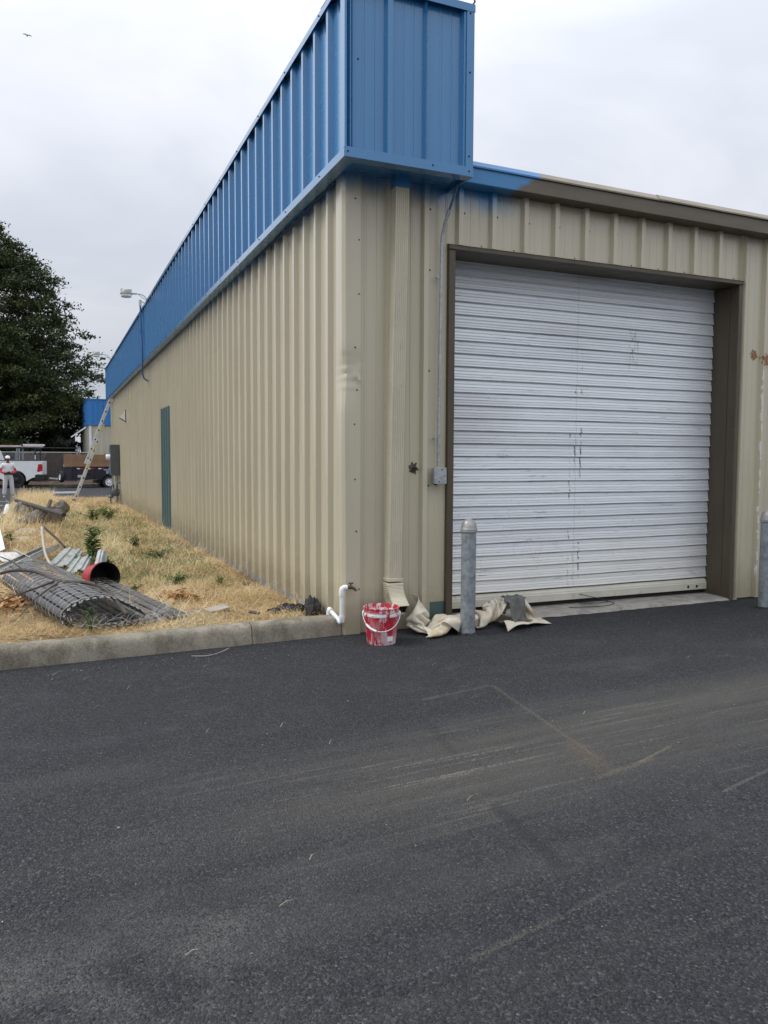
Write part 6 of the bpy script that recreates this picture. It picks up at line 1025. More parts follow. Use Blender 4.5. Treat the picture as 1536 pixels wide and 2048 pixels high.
# fallen leaves
def leafpile(cx, cy, sx_, sy_, n, seed, lb):
    r = np.random.default_rng(seed); X = r.normal(cx, sx_, n); Y = r.normal(cy, sy_, n); Z = strip_z(X, Y) + r.uniform(.02, .10, n) * np.exp(-((X - cx) / sx_) ** 2 * .5); V = []; F = []; T = []
    for k in range(n):
        M = Euler((r.uniform(-.7, .7), r.uniform(-.7, .7), r.uniform(0, 6))).to_matrix(); s = r.uniform(.02, .042); b = len(V)
        for p in ((0, -1, 0), (.55, -.2, .15), (.4, .5, .1), (0, 1, -.1), (-.4, .5, .1), (-.55, -.2, .15)): V.append(tuple(M @ Vector(p) * s + Vector((X[k], Y[k], Z[k]))))
        F.append((b, b + 1, b + 2, b + 3)); F.append((b, b + 3, b + 4, b + 5)); T += [r.uniform(0, 1)] * 6
    tag(put('fallen_leaves', quick_mesh('fallen_leaves', np.array(V), np.array(F), MAT['leaf'], np.array(T))), lb, 'leaves', kind='stuff')
leafpile(-2.42, 1.45, .12, .16, 260, 1, 'orange brown fallen leaves at the left edge of the fence roll'); leafpile(-.97, 1.72, .12, .12, 120, 2, 'orange brown dead leaves in straw above the fence roll tail'); leafpile(-2.2, 2.8, .2, .4, 120, 4, 'scattered dead leaves on and behind the fence roll')
# weeds
def weed(loc, h, spread, stems, lf, seed, lb, tint=(.2, .9), narrow=.35):
    r = np.random.default_rng(seed); root = thing('weed', lb, 'weed', (loc[0], loc[1], GZ(*loc)), group='green weeds in the dry grass'); V = []; F = []; T = []; st = MB()
    for _ in range(stems):
        a = r.uniform(0, 6.28); sp = r.uniform(.1, 1) * spread; hh = h * r.uniform(.55, 1); P = [(0, 0, 0), (math.cos(a) * sp * .35, math.sin(a) * sp * .35, hh * .55), (math.cos(a) * sp, math.sin(a) * sp, hh)]
        st.tube(P, [.004, .003, .0015], 5)
        nl = int(lf * hh / h) + 3
        for k in range(nl):
            t = .12 + .88 * k / nl; p = Vector(P[0]).lerp(Vector(P[1]), min(1, t * 2)) if t < .5 else Vector(P[1]).lerp(Vector(P[2]), t * 2 - 1)
            L = (.05 + .055 * (1 - t)) * r.uniform(.6, 1.3) * (h / .25) ** .5; az = r.uniform(0, 6.28); d = Vector((math.cos(az), math.sin(az), r.uniform(-.1, .9))).normalized(); sdv = d.cross(Vector((0, 0, 1))).normalized() * L * narrow; b = len(V)
            V += [tuple(p), tuple(p + d * L * .5 + sdv * .5), tuple(p + d * L + Vector((0, 0, -.2 * L))), tuple(p + d * L * .5 - sdv * .5)]; F.append((b, b + 1, b + 2, b + 3)); T += [r.uniform(*tint)] * 4
    st.build('stem', MAT['green'], root); put('leaf_cluster', quick_mesh('leaf_cluster', np.array(V), np.array(F), MAT['green'], np.array(T)), root)
weed((-1.60, 4.55), .50, .06, 4, 80, 1, 'tall upright green weed standing just above the tipped red bucket', (.0, .6), .22)
weed((-1.50, 4.25), .24, .28, 12, 22, 2, 'bushy low green weed at the foot of the tall upright weed', (.1, .7), .25)
weed((-1.80, 4.6), .12, .16, 7, 18, 12, 'small green weed left of the tall upright weed by the offcuts', (.1, .7), .25)
weed((-.92, 6.4), .24, .16, 7, 14, 3, 'dark broad-leaved weed in mid strip nearest the teal door', (.0, .3), .55)
weed((-.72, 5.2), .18, .30, 12, 12, 4, 'spreading dark green weed below the broad-leaved weed, toward the wall', (.0, .35), .45)
weed((-1.24, 11.6), .36, .36, 16, 20, 5, 'pale green weed right of the rubble heap', (.3, .9))
weed((-.90, 12.2), .38, .36, 18, 22, 6, 'bright green weed between the rubble heap and the long wall', (.4, 1))
weed((-1.31, 8.7), .14, .26, 16, 14, 7, 'yellow green low weed above the tall upright weed', (.7, 1), .4)
weed((-1.35, 2.4), .09, .14, 8, 10, 8, 'flat dull green weed right of the tipped red bucket', (.0, .4), .45)
weed((-.86, 2.75), .14, .22, 14, 10, 9, 'dull olive weed near the brown leaves and the fence roll tail', (.0, .4), .45)
weed((-.46, 2.5), .11, .07, 5, 12, 10, 'small bright green weed tuft close to the long tan wall', (.5, .9), .3)
weed((-1.83, .36), .26, .07, 3, 16, 11, 'thin green stalk growing in front of the fence roll mouth', (.4, .8), .15)
weed((-2.62, 7.2), .22, .10, 5, 16, 13, 'green weed at the left picture edge over the propped white panel', (.0, .6), .3)
# ------------------------------------------------------------------ utilities on the long wall
cb = thing('electrical_cabinet', 'dark grey electrical cabinet fixed on the long wall near its far end', 'electrical cabinet', (-.04, 19.4, .84))
MB().bb((-.25, .0, .0), (.0, .62, .93)).build('cabinet_box', MAT['grey'], cb, bevel=.01)
MB().bb((-.262, .02, .06), (-.252, .6, .9)).build('door', MAT['grey'], cb, bevel=.004)
MB().bb((-.255, -.006, -.0), (-.02, -.001, .93)).build('side_cover', MAT['grey'], cb, bevel=.003)
m = MB(); m.lathe([(.085, 0), (.085, .09), (.07, .12), (.0, .125)], 16, Matrix.Translation((-.26, .2, .55)) @ Matrix.Rotation(R(-90), 4, 'Y')); m.build('meter_dome', MAT['white'], cb, smooth=40)
m = MB(); m.tube([(-.09, .1, .0), (-.09, .1, -.82)], .045, 12); m.build('riser_pipe', MAT['galv'], cb, smooth=40)
MB().tube([(-.2, .14, .0), (-.2, .14, -.6)], .022, 10).build('riser_pipe', MAT['galv'], cb, smooth=40)
gm = thing('gas_meter', 'grey gas meter with pipework standing below the electrical cabinet', 'gas meter', (-.2, 19.2, 0))
MB().lathe([(0, -.11), (.10, -.11), (.125, -.08), (.125, .08), (.10, .11), (0, .11)], 18, Matrix.Translation((0, 0, .34))).build('meter_case', MAT['grey'], gm, smooth=40)
MB().tube([(-.13, 0, .0), (-.13, 0, .5), (-.09, 0, .56), (-.04, 0, .56), (-.04, 0, .45)], .022, 10).build('inlet_pipe', MAT['grey'], gm, smooth=40)
MB().tube([(.05, 0, .45), (.05, 0, .60), (.10, 0, .63), (.2, .03, .63)], .022, 10).build('outlet_pipe', MAT['grey'], gm, smooth=40)
MB().lathe([(0, -.04), (.08, -.035), (.085, 0), (.06, .03), (.02, .06), (0, .06)], 16, Matrix.Translation((-.14, -.05, .22))).build('regulator', MAT['grey'], gm, smooth=40)
tri = thing('wall_bracket', 'small white triangular bracket with dark edges sticking out of the long wall', 'bracket', (0, 17.2, 2.52))
m = MB(); m.prism([(-.01, .17), (-.01, -.15), (-.17, -.05)], lambda a, b, c: (a - .035, c, b), -.006, .006); m.build('plate', MAT['white'], tri)
m = MB(); m.bar((-.045, 0, -.17), (-.045, 0, .18), .02, .022); m.bar((-.04, -.004, -.16), (-.21, -.004, -.055), .02, .024); m.build('plate_edge', MAT['bark'], tri)
# extension ladder leaning on the wall
ld = thing('extension_ladder', 'long aluminium extension ladder leaning on the far end of the long wall', 'ladder', (-1.28, 21.62, -.03))
top_ = Vector((1.25, 0, 3.28)); dz = top_.normalized(); nx_ = Vector((-dz.z, 0, dz.x))
for k, (s0, s1, of, yy) in enumerate(((.0, .62, .0, .0), (.36, 1.0, -.085, .03))):
    sec = holder('ladder_section', ld)
    for s in (-1, 1):
        a = top_ * s0 - nx_ * of + Vector((0, s * (.21 - yy), 0)); b = top_ * s1 - nx_ * of + Vector((0, s * (.21 - yy), 0)); MB().bar(a, b, .09, .032, up=(0, 1, 0)).build('rail', MAT['alu'], sec, bevel=.004)
    n = int((s1 - s0) * 3.5 / .305)
    rm = MB().tube([(0, -.21 + yy, 0), (0, .21 - yy, 0)], .016, 8).mesh('rung', MAT['alu'], 40); em = MB().lathe([(.026, 0), (.02, .006)], 10, Matrix.Rotation(R(90), 4, 'X'), cap1=True).mesh('rung_end', MAT['dark'])
    for i_ in range(n):
        p = top_ * (s0 + (s1 - s0) * (i_ + .6) / n) - nx_ * of; put('rung', rm, sec, p); put('rung_end', em, sec, p + Vector((0, -.21 + yy - .017, 0)))
for s in (-1, 1):
    MB().bb((-.05, -.03, -.02), (.05, .03, .05)).build('foot', MAT['rubber'], ld, loc=(0, s * .21, .02), bevel=.01)
    MB().bb((-.05, -.035, -.06), (.05, .035, .08)).build('padded_end', MAT['white'], ld, loc=top_ + Vector((-.01, s * .18, .0)), bevel=.02)
m = MB()
for t in (.33, .52, .72): p = top_ * t + Vector((0, -.228, 0)); m.bar(p - dz * .13, p + dz * .13, .05, .002, up=(0, 1, 0))
m.build('label_strip', simple('yellow_label', (.55, .48, .12), .5), ld)
# roof lamps behind the fascia
def lamp(name_loc, sc, lb, conduit):
    x, y, z = name_loc; L = thing('roof_lamp', lb, 'lamp', (x, y, z), group='lamps on the roof edge')
    MB().tube(catmull([(0, 0, -.4), (0, 0, .05), (-.02, .0, .17), (-.08, 0, .26), (-.16, 0, .295), (-.25, 0, .30)], 6), .0115 * sc, 8).build('arm', MAT['cond'], L, smooth=50)
    MB().tube([(-.20, 0, .285), (.03, .0, .12), (.12, 0, -.03)], .007 * sc, 6).build('brace', MAT['cond'], L, smooth=50)
    MB().tube([(-.23, 0, .302), (-.36, 0, .296)], .02, 10).build('neck', MAT['cond'], L, smooth=40)
    hs = MB().lathe([(0, .30), (.10, .298), (.112, .285), (.118, .225), (.128, .222), (.128, .212), (.112, .208)], 20, Matrix.Translation((-.45, 0, .06))).bb((-.56, -.03, .35), (-.50, .03, .375)).bb((-.42, -.04, .35), (-.34, .04, .375)).build('housing', MAT['lamp'], L, smooth=40)
    MB().lathe([(.112, .212), (.112, .165), (.095, .15), (0, .145)], 20, Matrix.Translation((-.45, 0, .06))).build('lens', MAT['lens'], L, smooth=40)
    if conduit:
        ox = -.205 - x
        MB().tube([(ox, -.35, .0), (ox, -.35, -.25), (ox + .02, -.37, -.8), (ox + .02, -.40, -1.42), (ox + .05, -.32, -1.50), (ox + .13, -.08, -1.53), (ox + .2, .15, -1.50)], .017, 8).build('conduit', simple('blue_conduit', (.045, .12, .27), .45), L, smooth=50)
        MB().tube([(ox, -.35, -.02), (ox, -.35, .11)], .028, 8).build('weatherhead', MAT['cond'], L, smooth=40)
        MB().tube([(ox, -.35, .09), (ox + .1, -.2, .08), (0, 0, .06)], .008, 6).build('lead_wire', MAT['black'], L)
        MB().bb((ox - .03, -.38, -.56), (ox + .05, -.33, -.50)).build('clamp', MAT['blue'], L)
    else: MB().tube([(.06, .0, -.3), (.06, .0, .27)], .02, 8).build('mast', MAT['cond'], L, smooth=40)
lamp((.0, 12.1, 4.56), 1, 'nearer roof lamp with curved arm and painted conduit on the long fascia', True)
lamp((-.03, 22.3, 4.5), 1, 'farther roof lamp beside a short mast at the fascia\'s far end', False)

# ------------------------------------------------------------------ second building
B2 = thing('second_metal_building', 'small tan metal building with bright blue fascia behind the ladder', 'building', (.33, 44, -.2))
blue2 = simple('bright_blue_paint', (.03, .20, .52), .35, 0, .06, 1)
beige2 = simple('pale_tan_paint', (.50, .47, .37), .5, 0, .08, 1)
W = .33
for k in range(7): panel('wall_panel', k * .9144 + (.1 if k == 0 else 0), (k + 1) * .9144, .2, 0, 3.62, FRONT, beige2, B2)
for k in range(13): panel('wall_panel', k * .9144 + (.1 if k == 0 else 0), (k + 1) * .9144, .2, 0, 3.62, LEFT, beige2, B2)
m = MB(); m.bb((-.04, -.04, 0), (.1, -.034, 3.6)); m.bb((-.04, -.04, 0), (-.034, .1, 3.6)); m.build('corner_trim', MAT['white'], B2)
m = MB(); m.bb((.02, .02, 0), (6.4, 11.8, 3.6)); m.build('gap_backing', MAT['dark'], B2)  # dark backing box behind the wall sheets
for k in range(7): panel('fascia_panel', -.09 + k * .9144, -.09 + (k + 1) * .9144, .2, 3.56, 5.03, FRONT, blue2, B2, off=.05)
for k in range(13): panel('fascia_panel', -.05 + k * .9144, -.05 + (k + 1) * .9144, .2, 3.56, 5.03, LEFT, blue2, B2, off=.06)
m = MB(); m.bb((-.12, -.1, 3.5), (6.4, -.088, 3.58)); m.bb((-.13, -.1, 3.5), (-.1, 11.9, 3.56)); m.bb((-.12, -.1, 3.5), (6.4, .0, 3.504)); m.build('fascia_bottom_trim', blue2, B2)
m = MB(); m.bb((-.12, -.1, 5.0), (6.4, -.088, 5.06)); m.bb((-.13, -.1, 5.0), (-.1, 11.9, 5.06)); m.bb((-.1, -.088, 5.04), (6.4, 11.9, 5.055)); m.build('fascia_cap_trim', blue2, B2)
MB().bar((-.2, -.2, 3.38), (-1.0, .3, 2.8), .06, .06).build('canopy_strut', MAT['white'], B2)
# grey shed behind the fence
sh = thing('storage_shed', 'grey flat shed with white roof edge glimpsed under the tree', 'shed', (-2.5, 58, -.2))
MB().bb((0, 0, 0), (2.5, 4, 3.6)).build('wall', MAT['concrete_wall'], sh)
MB().bb((-.2, -.25, 3.6), (2.6, 4.2, 3.8)).build('roof', MAT['white'], sh)
MB().bb((1.35, -.04, 1.7), (2.4, -.003, 2.4)).build('window', MAT['glass'], sh)

# ------------------------------------------------------------------ fence
fe = thing('slatted_fence', 'brown slatted chain-link fence behind the white pickup and trailer', 'fence', (-1.0, 43.5, -.1))
m = MB(); x = -11.0; r = random.Random(5)
while x < 1.2:
    if not -3.35 < x < -2.55: m.bb((x, -.01 + r.uniform(-.006, .006), .05), (x + .085, .005, 1.76 + r.uniform(-.015, .015)))
    x += .098
o = m.build('slat_infill', MAT['fence'], fe); o['kind'] = 'stuff'
m = MB()
for k in range(-12, 3):
    if k in (-2,): continue
    p = MB().tube([(k * .95 + .2, .05, 0), (k * .95 + .2, .05, 1.8)], .03, 8).build('fence_post', MAT['galv'], fe, smooth=40)
for x in (.62, .72): MB().tube([(x, -.1, 0), (x, -.1, 2.14)], .035, 8).build('gate_post', MAT['galv'], fe, smooth=40)
MB().tube([(-11, .02, 1.79), (1.2, .02, 1.79)], .024, 8).build('top_rail', MAT['cond'], fe, smooth=40)
MB().tube([(-11, .5, 2.05), (.7, .5, 2.05)], .02, 8).build('upper_rail', MAT['bark'], fe)
m = MB()
for i_ in range(44):
    for s in (-1, 1): x = -4.2 + i_ * .065; m.bar((x, -.03, 1.0), (x + s * .38, -.03, 1.76), .008, .008)
m.build('wire_mesh', MAT['wire'], fe)

# ------------------------------------------------------------------ vehicles
def wheel(parent, loc, r, w, mat, nsp=8, cover=True):
    h = holder('wheel', parent, loc=loc); A = Matrix.Rotation(R(90), 4, 'X')
    MB().lathe([(r * .62, -w / 2), (r * .93, -w / 2), (r, -w * .38), (r, w * .38), (r * .93, w / 2), (r * .62, w / 2), (r * .6, 0), (r * .62, -w / 2)], 28, A).build('tyre', MAT['rubber'], h, smooth=35)
    MB().lathe([(r * .64, w * .42), (r * .58, w * .44), (r * .52, w * .25), (r * .2, w * .32), (r * .12, w * .42), (0, w * .43)], 28, A).build('rim', mat, h, smooth=35)
    m = MB()
    for k in range(nsp):
        a = 6.283 * k / nsp; m.lathe([(r * .075, 0), (r * .06, -.004)], 8, Matrix.Translation((math.cos(a) * r * .38, -w * .30 - .0, math.sin(a) * r * .38)) @ Matrix.Rotation(R(-90), 4, 'X') @ Matrix.Translation((0, 0, -.0)), cap0=True)
    m.build('rim_hole', MAT['dark'], h); return h
tk = thing('pickup_truck', 'white pickup truck with ladder rack parked by the brown fence', 'pickup', (-2.27, 39.6, -.21), R(-7))
pt = MAT['white']
def arch(cx, r, n=14): return [(cx + r * math.cos(a), .42 + r * math.sin(a)) for a in np.linspace(-.15, math.pi + .15, n)]
low = [(-.02, .62), (0, 1.36), (-.03, 1.42), (-1.0, 1.42), (-2.08, 1.42), (-2.08, 1.30), (-4.3, 1.28), (-4.32, 1.20), (-5.45, 1.13), (-5.75, .98), (-5.82, .5), (-5.45, .45)]
side = low + [(p[0], p[1]) for p in reversed(arch(-4.85, .47))] + [(-3.9, .48), (-2.0, .48)] + [(p[0], p[1]) for p in reversed(arch(-1.28, .50))] + [(-.5, .52)]
def sidepanel(y0, y1): return MB().prism(side, lambda a, b, c: (a, c, b), y0, y1)
sidepanel(-.0, .06).build('side_panel', pt, tk, smooth=25, bevel=.012); sidepanel(1.90, 1.96).build('side_panel', pt, tk, smooth=25, bevel=.012)
MB().bb((-2.06, .06, .8), (-.03, 1.9, .86)).build('bed_floor', MAT['black'], tk)
MB().bb((-.06, .06, .66), (.0, 1.9, 1.40)).build('tailgate', pt, tk, bevel=.015)
MB().bb((-2.08, -.01, 1.42), (-.02, .075, 1.45)).build('bed_rail', MAT['black'], tk, bevel=.01)
MB().bb((-2.08, 1.885, 1.42), (-.02, 1.97, 1.45)).build('bed_rail', MAT['black'], tk, bevel=.01)
cabp = [(-2.1, 1.28), (-2.1, 1.44), (-2.28, 1.95), (-2.6, 2.0), (-3.5, 1.98), (-3.75, 1.92), (-4.4, 1.29)]
MB().prism(cabp, lambda a, b, c: (a, c, b), .04, 1.92).build('cab', pt, tk, bevel=.03)
MB().bb((-5.7, .06, .5), (-4.3, 1.9, 1.12)).build('bonnet', pt, tk, bevel=.05)
MB().bb((-4.3, .06, .5), (-2.08, 1.9, 1.29)).build('cab_floor', pt, tk)
for a, b in (((-2.35, 1.46), (-3.1, 1.9)), ((-3.18, 1.46), (-3.95, 1.88))):
    MB().prism([(a[0], a[1]), (a[0] - .08, b[1]), (b[0] + .28 if b[0] < -3.5 else b[0], b[1]), (b[0], a[1])], lambda p, q_, c: (p, c, q_), .034, .05).build('window', MAT['glass'], tk)
MB().add([(-4.36, .12, 1.32), (-4.36, 1.84, 1.32), (-3.80, 1.78, 1.88), (-3.80, .18, 1.88)], [(0, 1, 2, 3)]).build('windscreen', MAT['glass'], tk, solid=.01, loc=(-.012, 0, .012))
for s, yy in ((1, -.012), (2, 1.86)): MB().prism([(-.25, .86), (-.17, .84), (.005, .9), (.012, 1.2), (-.03, 1.27), (-.19, 1.24)], lambda a, b, c: (a, c, b), yy, yy + .12).build('tail_light', MAT['tail'], tk, bevel=.012)
MB().prism([(-.36, .40), (-.36, .66), (-.26, .72), (.10, .70), (.14, .66), (.14, .48), (.05, .40)], lambda a, b, c: (a, c, b), -.02, 1.98).build('rear_bumper', MAT['black'], tk, bevel=.02)
MB().bb((-5.9, .0, .42), (-5.75, 1.96, .7)).build('front_bumper', MAT['chrome'], tk, bevel=.03)
MB().bb((-5.5, .15, .35), (-.4, 1.8, .52)).build('chassis', MAT['black'], tk)
for x in (-1.28, -4.85):
    wheel(tk, (x, .14, .42), .42, .27, MAT['black']); w2_ = wheel(tk, (x, 1.82, .42), .42, .27, MAT['black']); w2_.rotation_euler = (0, 0, math.pi)
rk = holder('ladder_rack', tk)
for x in (-.32, -1.2):
    for yy in (.03, 1.93): MB().bb((x - .03, yy - .03, 1.44), (x + .03, yy + .03, 2.07)).build('rack_upright', MAT['galv'] if x < -1 else MAT['black'], rk)
    MB().bb((x - .03, .0, 2.06), (x + .03, 1.96, 2.11)).build('rack_crossbar', MAT['black'], rk)
for yy in (.03, 1.93): MB().bb((-2.2, yy - .02, 2.11), (-.2, yy + .02, 2.14)).build('rack_rail', MAT['black'], rk)
MB().bb((-1.12, .0, 1.44), (-1.06, .06, 2.07)).build('rack_upright', MAT['galv'], rk)
MB().bb((-.34, -.035, 1.5), (-.30, -.001, 1.72)).build('rack_clamp', MAT['white'], rk)
l2 = thing('roof_ladder', 'pale pink ladder lying flat on the rack of the white pickup', 'ladder', (-2.27, 39.6, 1.935), R(-7))
lpk = simple('faded_fibreglass', (.62, .47, .45), .6, 0, .15, 2, dirt=(.6, .58, .56))
for yy in (.06, .50):
    MB().bb((-4.4, yy - .02, 0), (.02, yy + .02, .085)).build('rail', lpk, l2, bevel=.004); MB().bb((-.95, yy - .03, .07), (.10, yy + .0, .15)).build('fly_rail', MAT['white'], l2, bevel=.004)
rm = MB().tube([(0, .06, .04), (0, .50, .04)], .018, 8).mesh('rung', MAT['alu'], 40)
for i_ in range(14): put('rung', rm, l2, (-4.2 + i_ * .305, 0, 0))
MB().bb((-.98, .0, .06), (-.9, .1, .14)).build('bracket', MAT['black'], l2)
tr = thing('utility_trailer', 'black utility trailer with raised plywood sides parked behind the ladder', 'trailer', (-1.2, 39.2, -.24), R(4))
TL, TW = 3.7, 1.7
for yy in (0, TW - .05): MB().bb((.38, yy, .46), (TL, yy + .05, 1.13)).build('side_wall', MAT['navy'], tr, bevel=.008)
m = MB(); m.add([(0, .2, .46), (.38, 0, .46), (.38, 0, 1.13), (0, .2, 1.13)], [(0, 1, 2, 3)]); m.bb((0, .2, .46), (.04, TW - .2, 1.13)); m.build('end_wall', MAT['navy'], tr, solid=.03)
MB().bb((.3, .03, .46), (TL, TW - .03, .52)).build('trailer_floor', MAT['navy'], tr)
m = MB()
for k in range(7): x = .42 + k * .54; m.bb((x, -.03, .46), (x + .05, -.002, 1.1))
m.build('side_rib', MAT['navy'], tr); MB().bb((.36, -.035, 1.11), (TL + .03, .06, 1.16)).build('top_rail', MAT['navy'], tr, bevel=.006)
MB().bb((.40, .005, 1.16), (TL, .03, 1.80)).build('plywood_side', MAT['wood'], tr); MB().bb((.40, TW - .03, 1.16), (TL, TW - .005, 1.80)).build('plywood_side', MAT['wood'], tr)
m = MB(); m.add([(.0, .2, 1.15), (.39, .0, 1.15), (.39, .0, 1.83), (.0, .2, 1.83)], [(0, 1, 2, 3)]); m.build('plywood_end', MAT['wood'], tr, solid=.02)
m = MB(); m.bb((.02, .25, 1.13), (.3, .6, 1.28)); m.build('white_sack', MAT['white'], tr, bevel=.04)
for k, x in enumerate((.62, 1.16, 1.7, 2.24)):
    MB().bb((x, -.036, 1.02), (x + .15, -.033, 1.075)).build('reflector', MAT['tagw'], tr); MB().bb((x + .15, -.036, 1.02), (x + .3, -.033, 1.075)).build('reflector', MAT['tag'], tr)
m = MB(); r = random.Random(3)
for j, (zz, hh) in enumerate(((.66, .05), (.585, .05))):
    x = .66
    for k in range(4): w_ = r.uniform(.04, .07); m.bb((x, -.036, zz), (x + w_ - .012, -.033, zz + hh)); x += w_
m.build('maker_lettering', MAT['tagw'], tr)
m = MB(); m.bb((1.98, -.036, .95), (2.25, -.033, 1.02)); m.bb((2.1, -.036, .78), (2.24, -.033, .92)); m.build('number_plate', simple('plate_blue', (.25, .36, .52), .4), tr)
wheel(tr, (2.22, -.16, .33), .33, .2, MAT['white']); wheel(tr, (3.0, -.16, .33), .33, .2, MAT['white']); q2 = wheel(tr, (2.22, TW + .16, .33), .33, .2, MAT['white']); q2.rotation_euler = (0, 0, math.pi); q3 = wheel(tr, (3.0, TW + .16, .33), .33, .2, MAT['white']); q3.rotation_euler = (0, 0, math.pi)
m = MB(); rows = []
for a in np.linspace(.1, math.pi - .1, 14): rows.append([(2.22 + .40 * math.cos(a), -.30, .38 + .38 * math.sin(a)), (2.22 + .40 * math.cos(a), -.02, .38 + .38 * math.sin(a))])
m.strip(rows).build('mudguard', MAT['navy'], tr, solid=.02)
spw = wheel(tr, (-.12, .35, .62), .30, .18, MAT['white']); spw.rotation_euler = (0, 0, R(-78))
MB().tube([(1.75, .0, .46), (1.75, .0, .0)], .03, 8).build('jack_stand', MAT['navy'], tr); MB().bb((1.6, .2, .25), (3.4, TW - .2, .40)).build('axle_beam', MAT['navy'], tr)
slab('plank', 'long white plank lying on the asphalt beyond the dry grass', 'plank', (-1.3, 31.6, -.15), (1.05, .22, .07), (0, 0, 3), MAT['white'])
slab('plank', 'tilted white board resting on the earth bank left of the trailer', 'plank', (-1.75, 41.4, .24), (.75, .25, .08), (0, 6, 5), MAT['white'])
for k, (x, y, lx, lb) in enumerate(((-.55, 25.6, .7, 'reddish scrap board on the ground right of the ladder foot'), (-.35, 26.4, .5, 'dark scrap board on asphalt near the gas meter'))):
    slab('scrap_board', lb, 'scrap', (x, y, -.17), (lx, .12, .05), (0, 2, 12 - 20 * k), (MAT['red'], MAT['bark'])[k])
# ------------------------------------------------------------------ the painter
def skin(nm, vs, es, rs, mat, parent, sub=1):
    m = bpy.data.meshes.new(nm); m.from_pydata(vs, es, []); m.materials.append(mat); o = put(nm, m, parent); o.modifiers.new('skin', 'SKIN').use_smooth_shade = True
    if not m.skin_vertices: 
        bpy.context.view_layer.objects.active = o
    sv = m.skin_vertices[0].data
    for i, q in enumerate(rs): sv[i].radius = q if isinstance(q, tuple) else (q, q)
    sv[0].use_root = True; sb = o.modifiers.new('sub', 'SUBSURF'); sb.levels = sb.render_levels = sub; return o
pe = thing('person', 'worker in white shirt with red sleeves, white trousers and cap standing in the lot', 'person', (-3.47, 28.8, -.21), R(8))
J = [(0, 0, .88), (0, 0, 1.0), (0, .0, 1.16), (0, .0, 1.29), (0, -.005, 1.37), (0, -.02, 1.44), (0, -.03, 1.53), (0, -.025, 1.58)]
Rr = [(.135, .10), (.135, .10), (.155, .105), (.15, .10), (.055, .055), (.055, .06), (.075, .092), (.06, .075)]
E_ = [(i, i + 1) for i in range(7)]
def chain(base, pts, rs):
    b = base
    for p, q in zip(pts, rs): J.append(p); Rr.append(q); E_.append((b, len(J) - 1)); b = len(J) - 1
    return b
for s in (-1, 1):
    chain(3, [(s * .18, .0, 1.30), (s * .235, .02, 1.17), (s * .27, .0, 1.04), (s * .17, -.16, .98), (s * .075, -.235, .985), (s * .03, -.25, .98)], [.06, .052, .042, .036, .026, .03])
    chain(0, [(s * .095, .0, .80), (s * .12, -.01, .46), (s * .155, .02, .09), (s * .16, -.0, .05), (s * .175, -.13, .035)], [.085, .058, .04, .042, .036])
bd = skin('body', J, E_, Rr, MAT['skin'], pe, 2)
for s in (-1, 1):
    for k in range(4): skin('finger', [(s * .04, -.255, .965 + k * .012), (s * .01, -.272, .962 + k * .012), (-s * .01 - s * .003 * k, -.268, .958 + k * .012)], [(0, 1), (1, 2)], [.008, .0075, .006], MAT['skin'], bd)
    skin('thumb', [(s * .045, -.25, 1.0), (s * .03, -.27, 1.02), (s * .012, -.278, 1.025)], [(0, 1), (1, 2)], [.009, .008, .006], MAT['skin'], bd)
    MB().lathe([(0, -.012), (.011, 0), (0, .012)], 8, Matrix.Translation((s * .03, -.115, 1.535))).build('eye', MAT['dark'], bd)
    MB().lathe([(0, -.03), (.016, -.01), (.018, .012), (0, .03)], 8, Matrix.Translation((s * .078, -.025, 1.525))).build('ear', MAT['skin'], bd)
MB().add([(0, -.122, 1.54), (-.016, -.116, 1.50), (.016, -.116, 1.50), (0, -.142, 1.505)], [(0, 1, 3), (0, 3, 2), (1, 2, 3)]).build('nose', MAT['skin'], bd); MB().bb((-.022, -.124, 1.475), (.022, -.114, 1.482)).build('mouth', simple('lips', (.12, .04, .035), .5), bd)
skin('shirt', [(0, 0, .93), (0, 0, 1.02), (0, 0, 1.16), (0, .0, 1.285), (-.18, .0, 1.295), (.18, .0, 1.295), (-.245, .02, 1.14), (.245, .02, 1.14), (0, -.0, 1.36)], [(0, 1), (1, 2), (2, 3), (3, 4), (3, 5), (4, 6), (5, 7), (3, 8)], [(.16, .125), (.158, .125), (.172, .125), (.168, .118), .08, .08, .072, .072, .075], MAT['shirt'], pe, 2)
for s in (-1, 1): skin('sleeve', [(s * .24, .02, 1.15), (s * .275, .0, 1.035), (s * .17, -.165, .978), (s * .09, -.225, .984)], [(0, 1), (1, 2), (2, 3)], [.06, .054, .046, .038], MAT['sleeve'], pe)
skin('trousers', [(0, 0, .87), (0, 0, .95), (-.095, 0, .79), (.095, 0, .79), (-.122, -.01, .47), (.122, -.01, .47), (-.155, .02, .09), (.155, .02, .09)], [(0, 1), (0, 2), (0, 3), (2, 4), (3, 5), (4, 6), (5, 7)], [(.155, .12), (.148, .115), .105, .105, .085, .085, .075, .075], MAT['trousers'], pe, 2)
MB().lathe([(.150, .93), (.152, .935), (.152, .965), (.150, .97)], 20, Matrix.Diagonal((1, .8, 1, 1))).build('belt', MAT['belt'], pe, smooth=60)
cp = MB().lathe([(.088, 1.555), (.092, 1.58), (.088, 1.61), (.066, 1.645), (.03, 1.66), (0, 1.662)], 20, Matrix.Translation((0, -.02, 0)) @ Matrix.Diagonal((1, 1.15, 1, 1))).build('cap', MAT['white'], pe, smooth=60)
MB().add([(-.075, -.10, 1.56), (.075, -.10, 1.56), (.06, -.175, 1.55), (0, -.195, 1.552), (-.06, -.175, 1.55)], [(0, 1, 2, 3, 4)]).build('cap_peak', MAT['white'], cp, solid=.008)
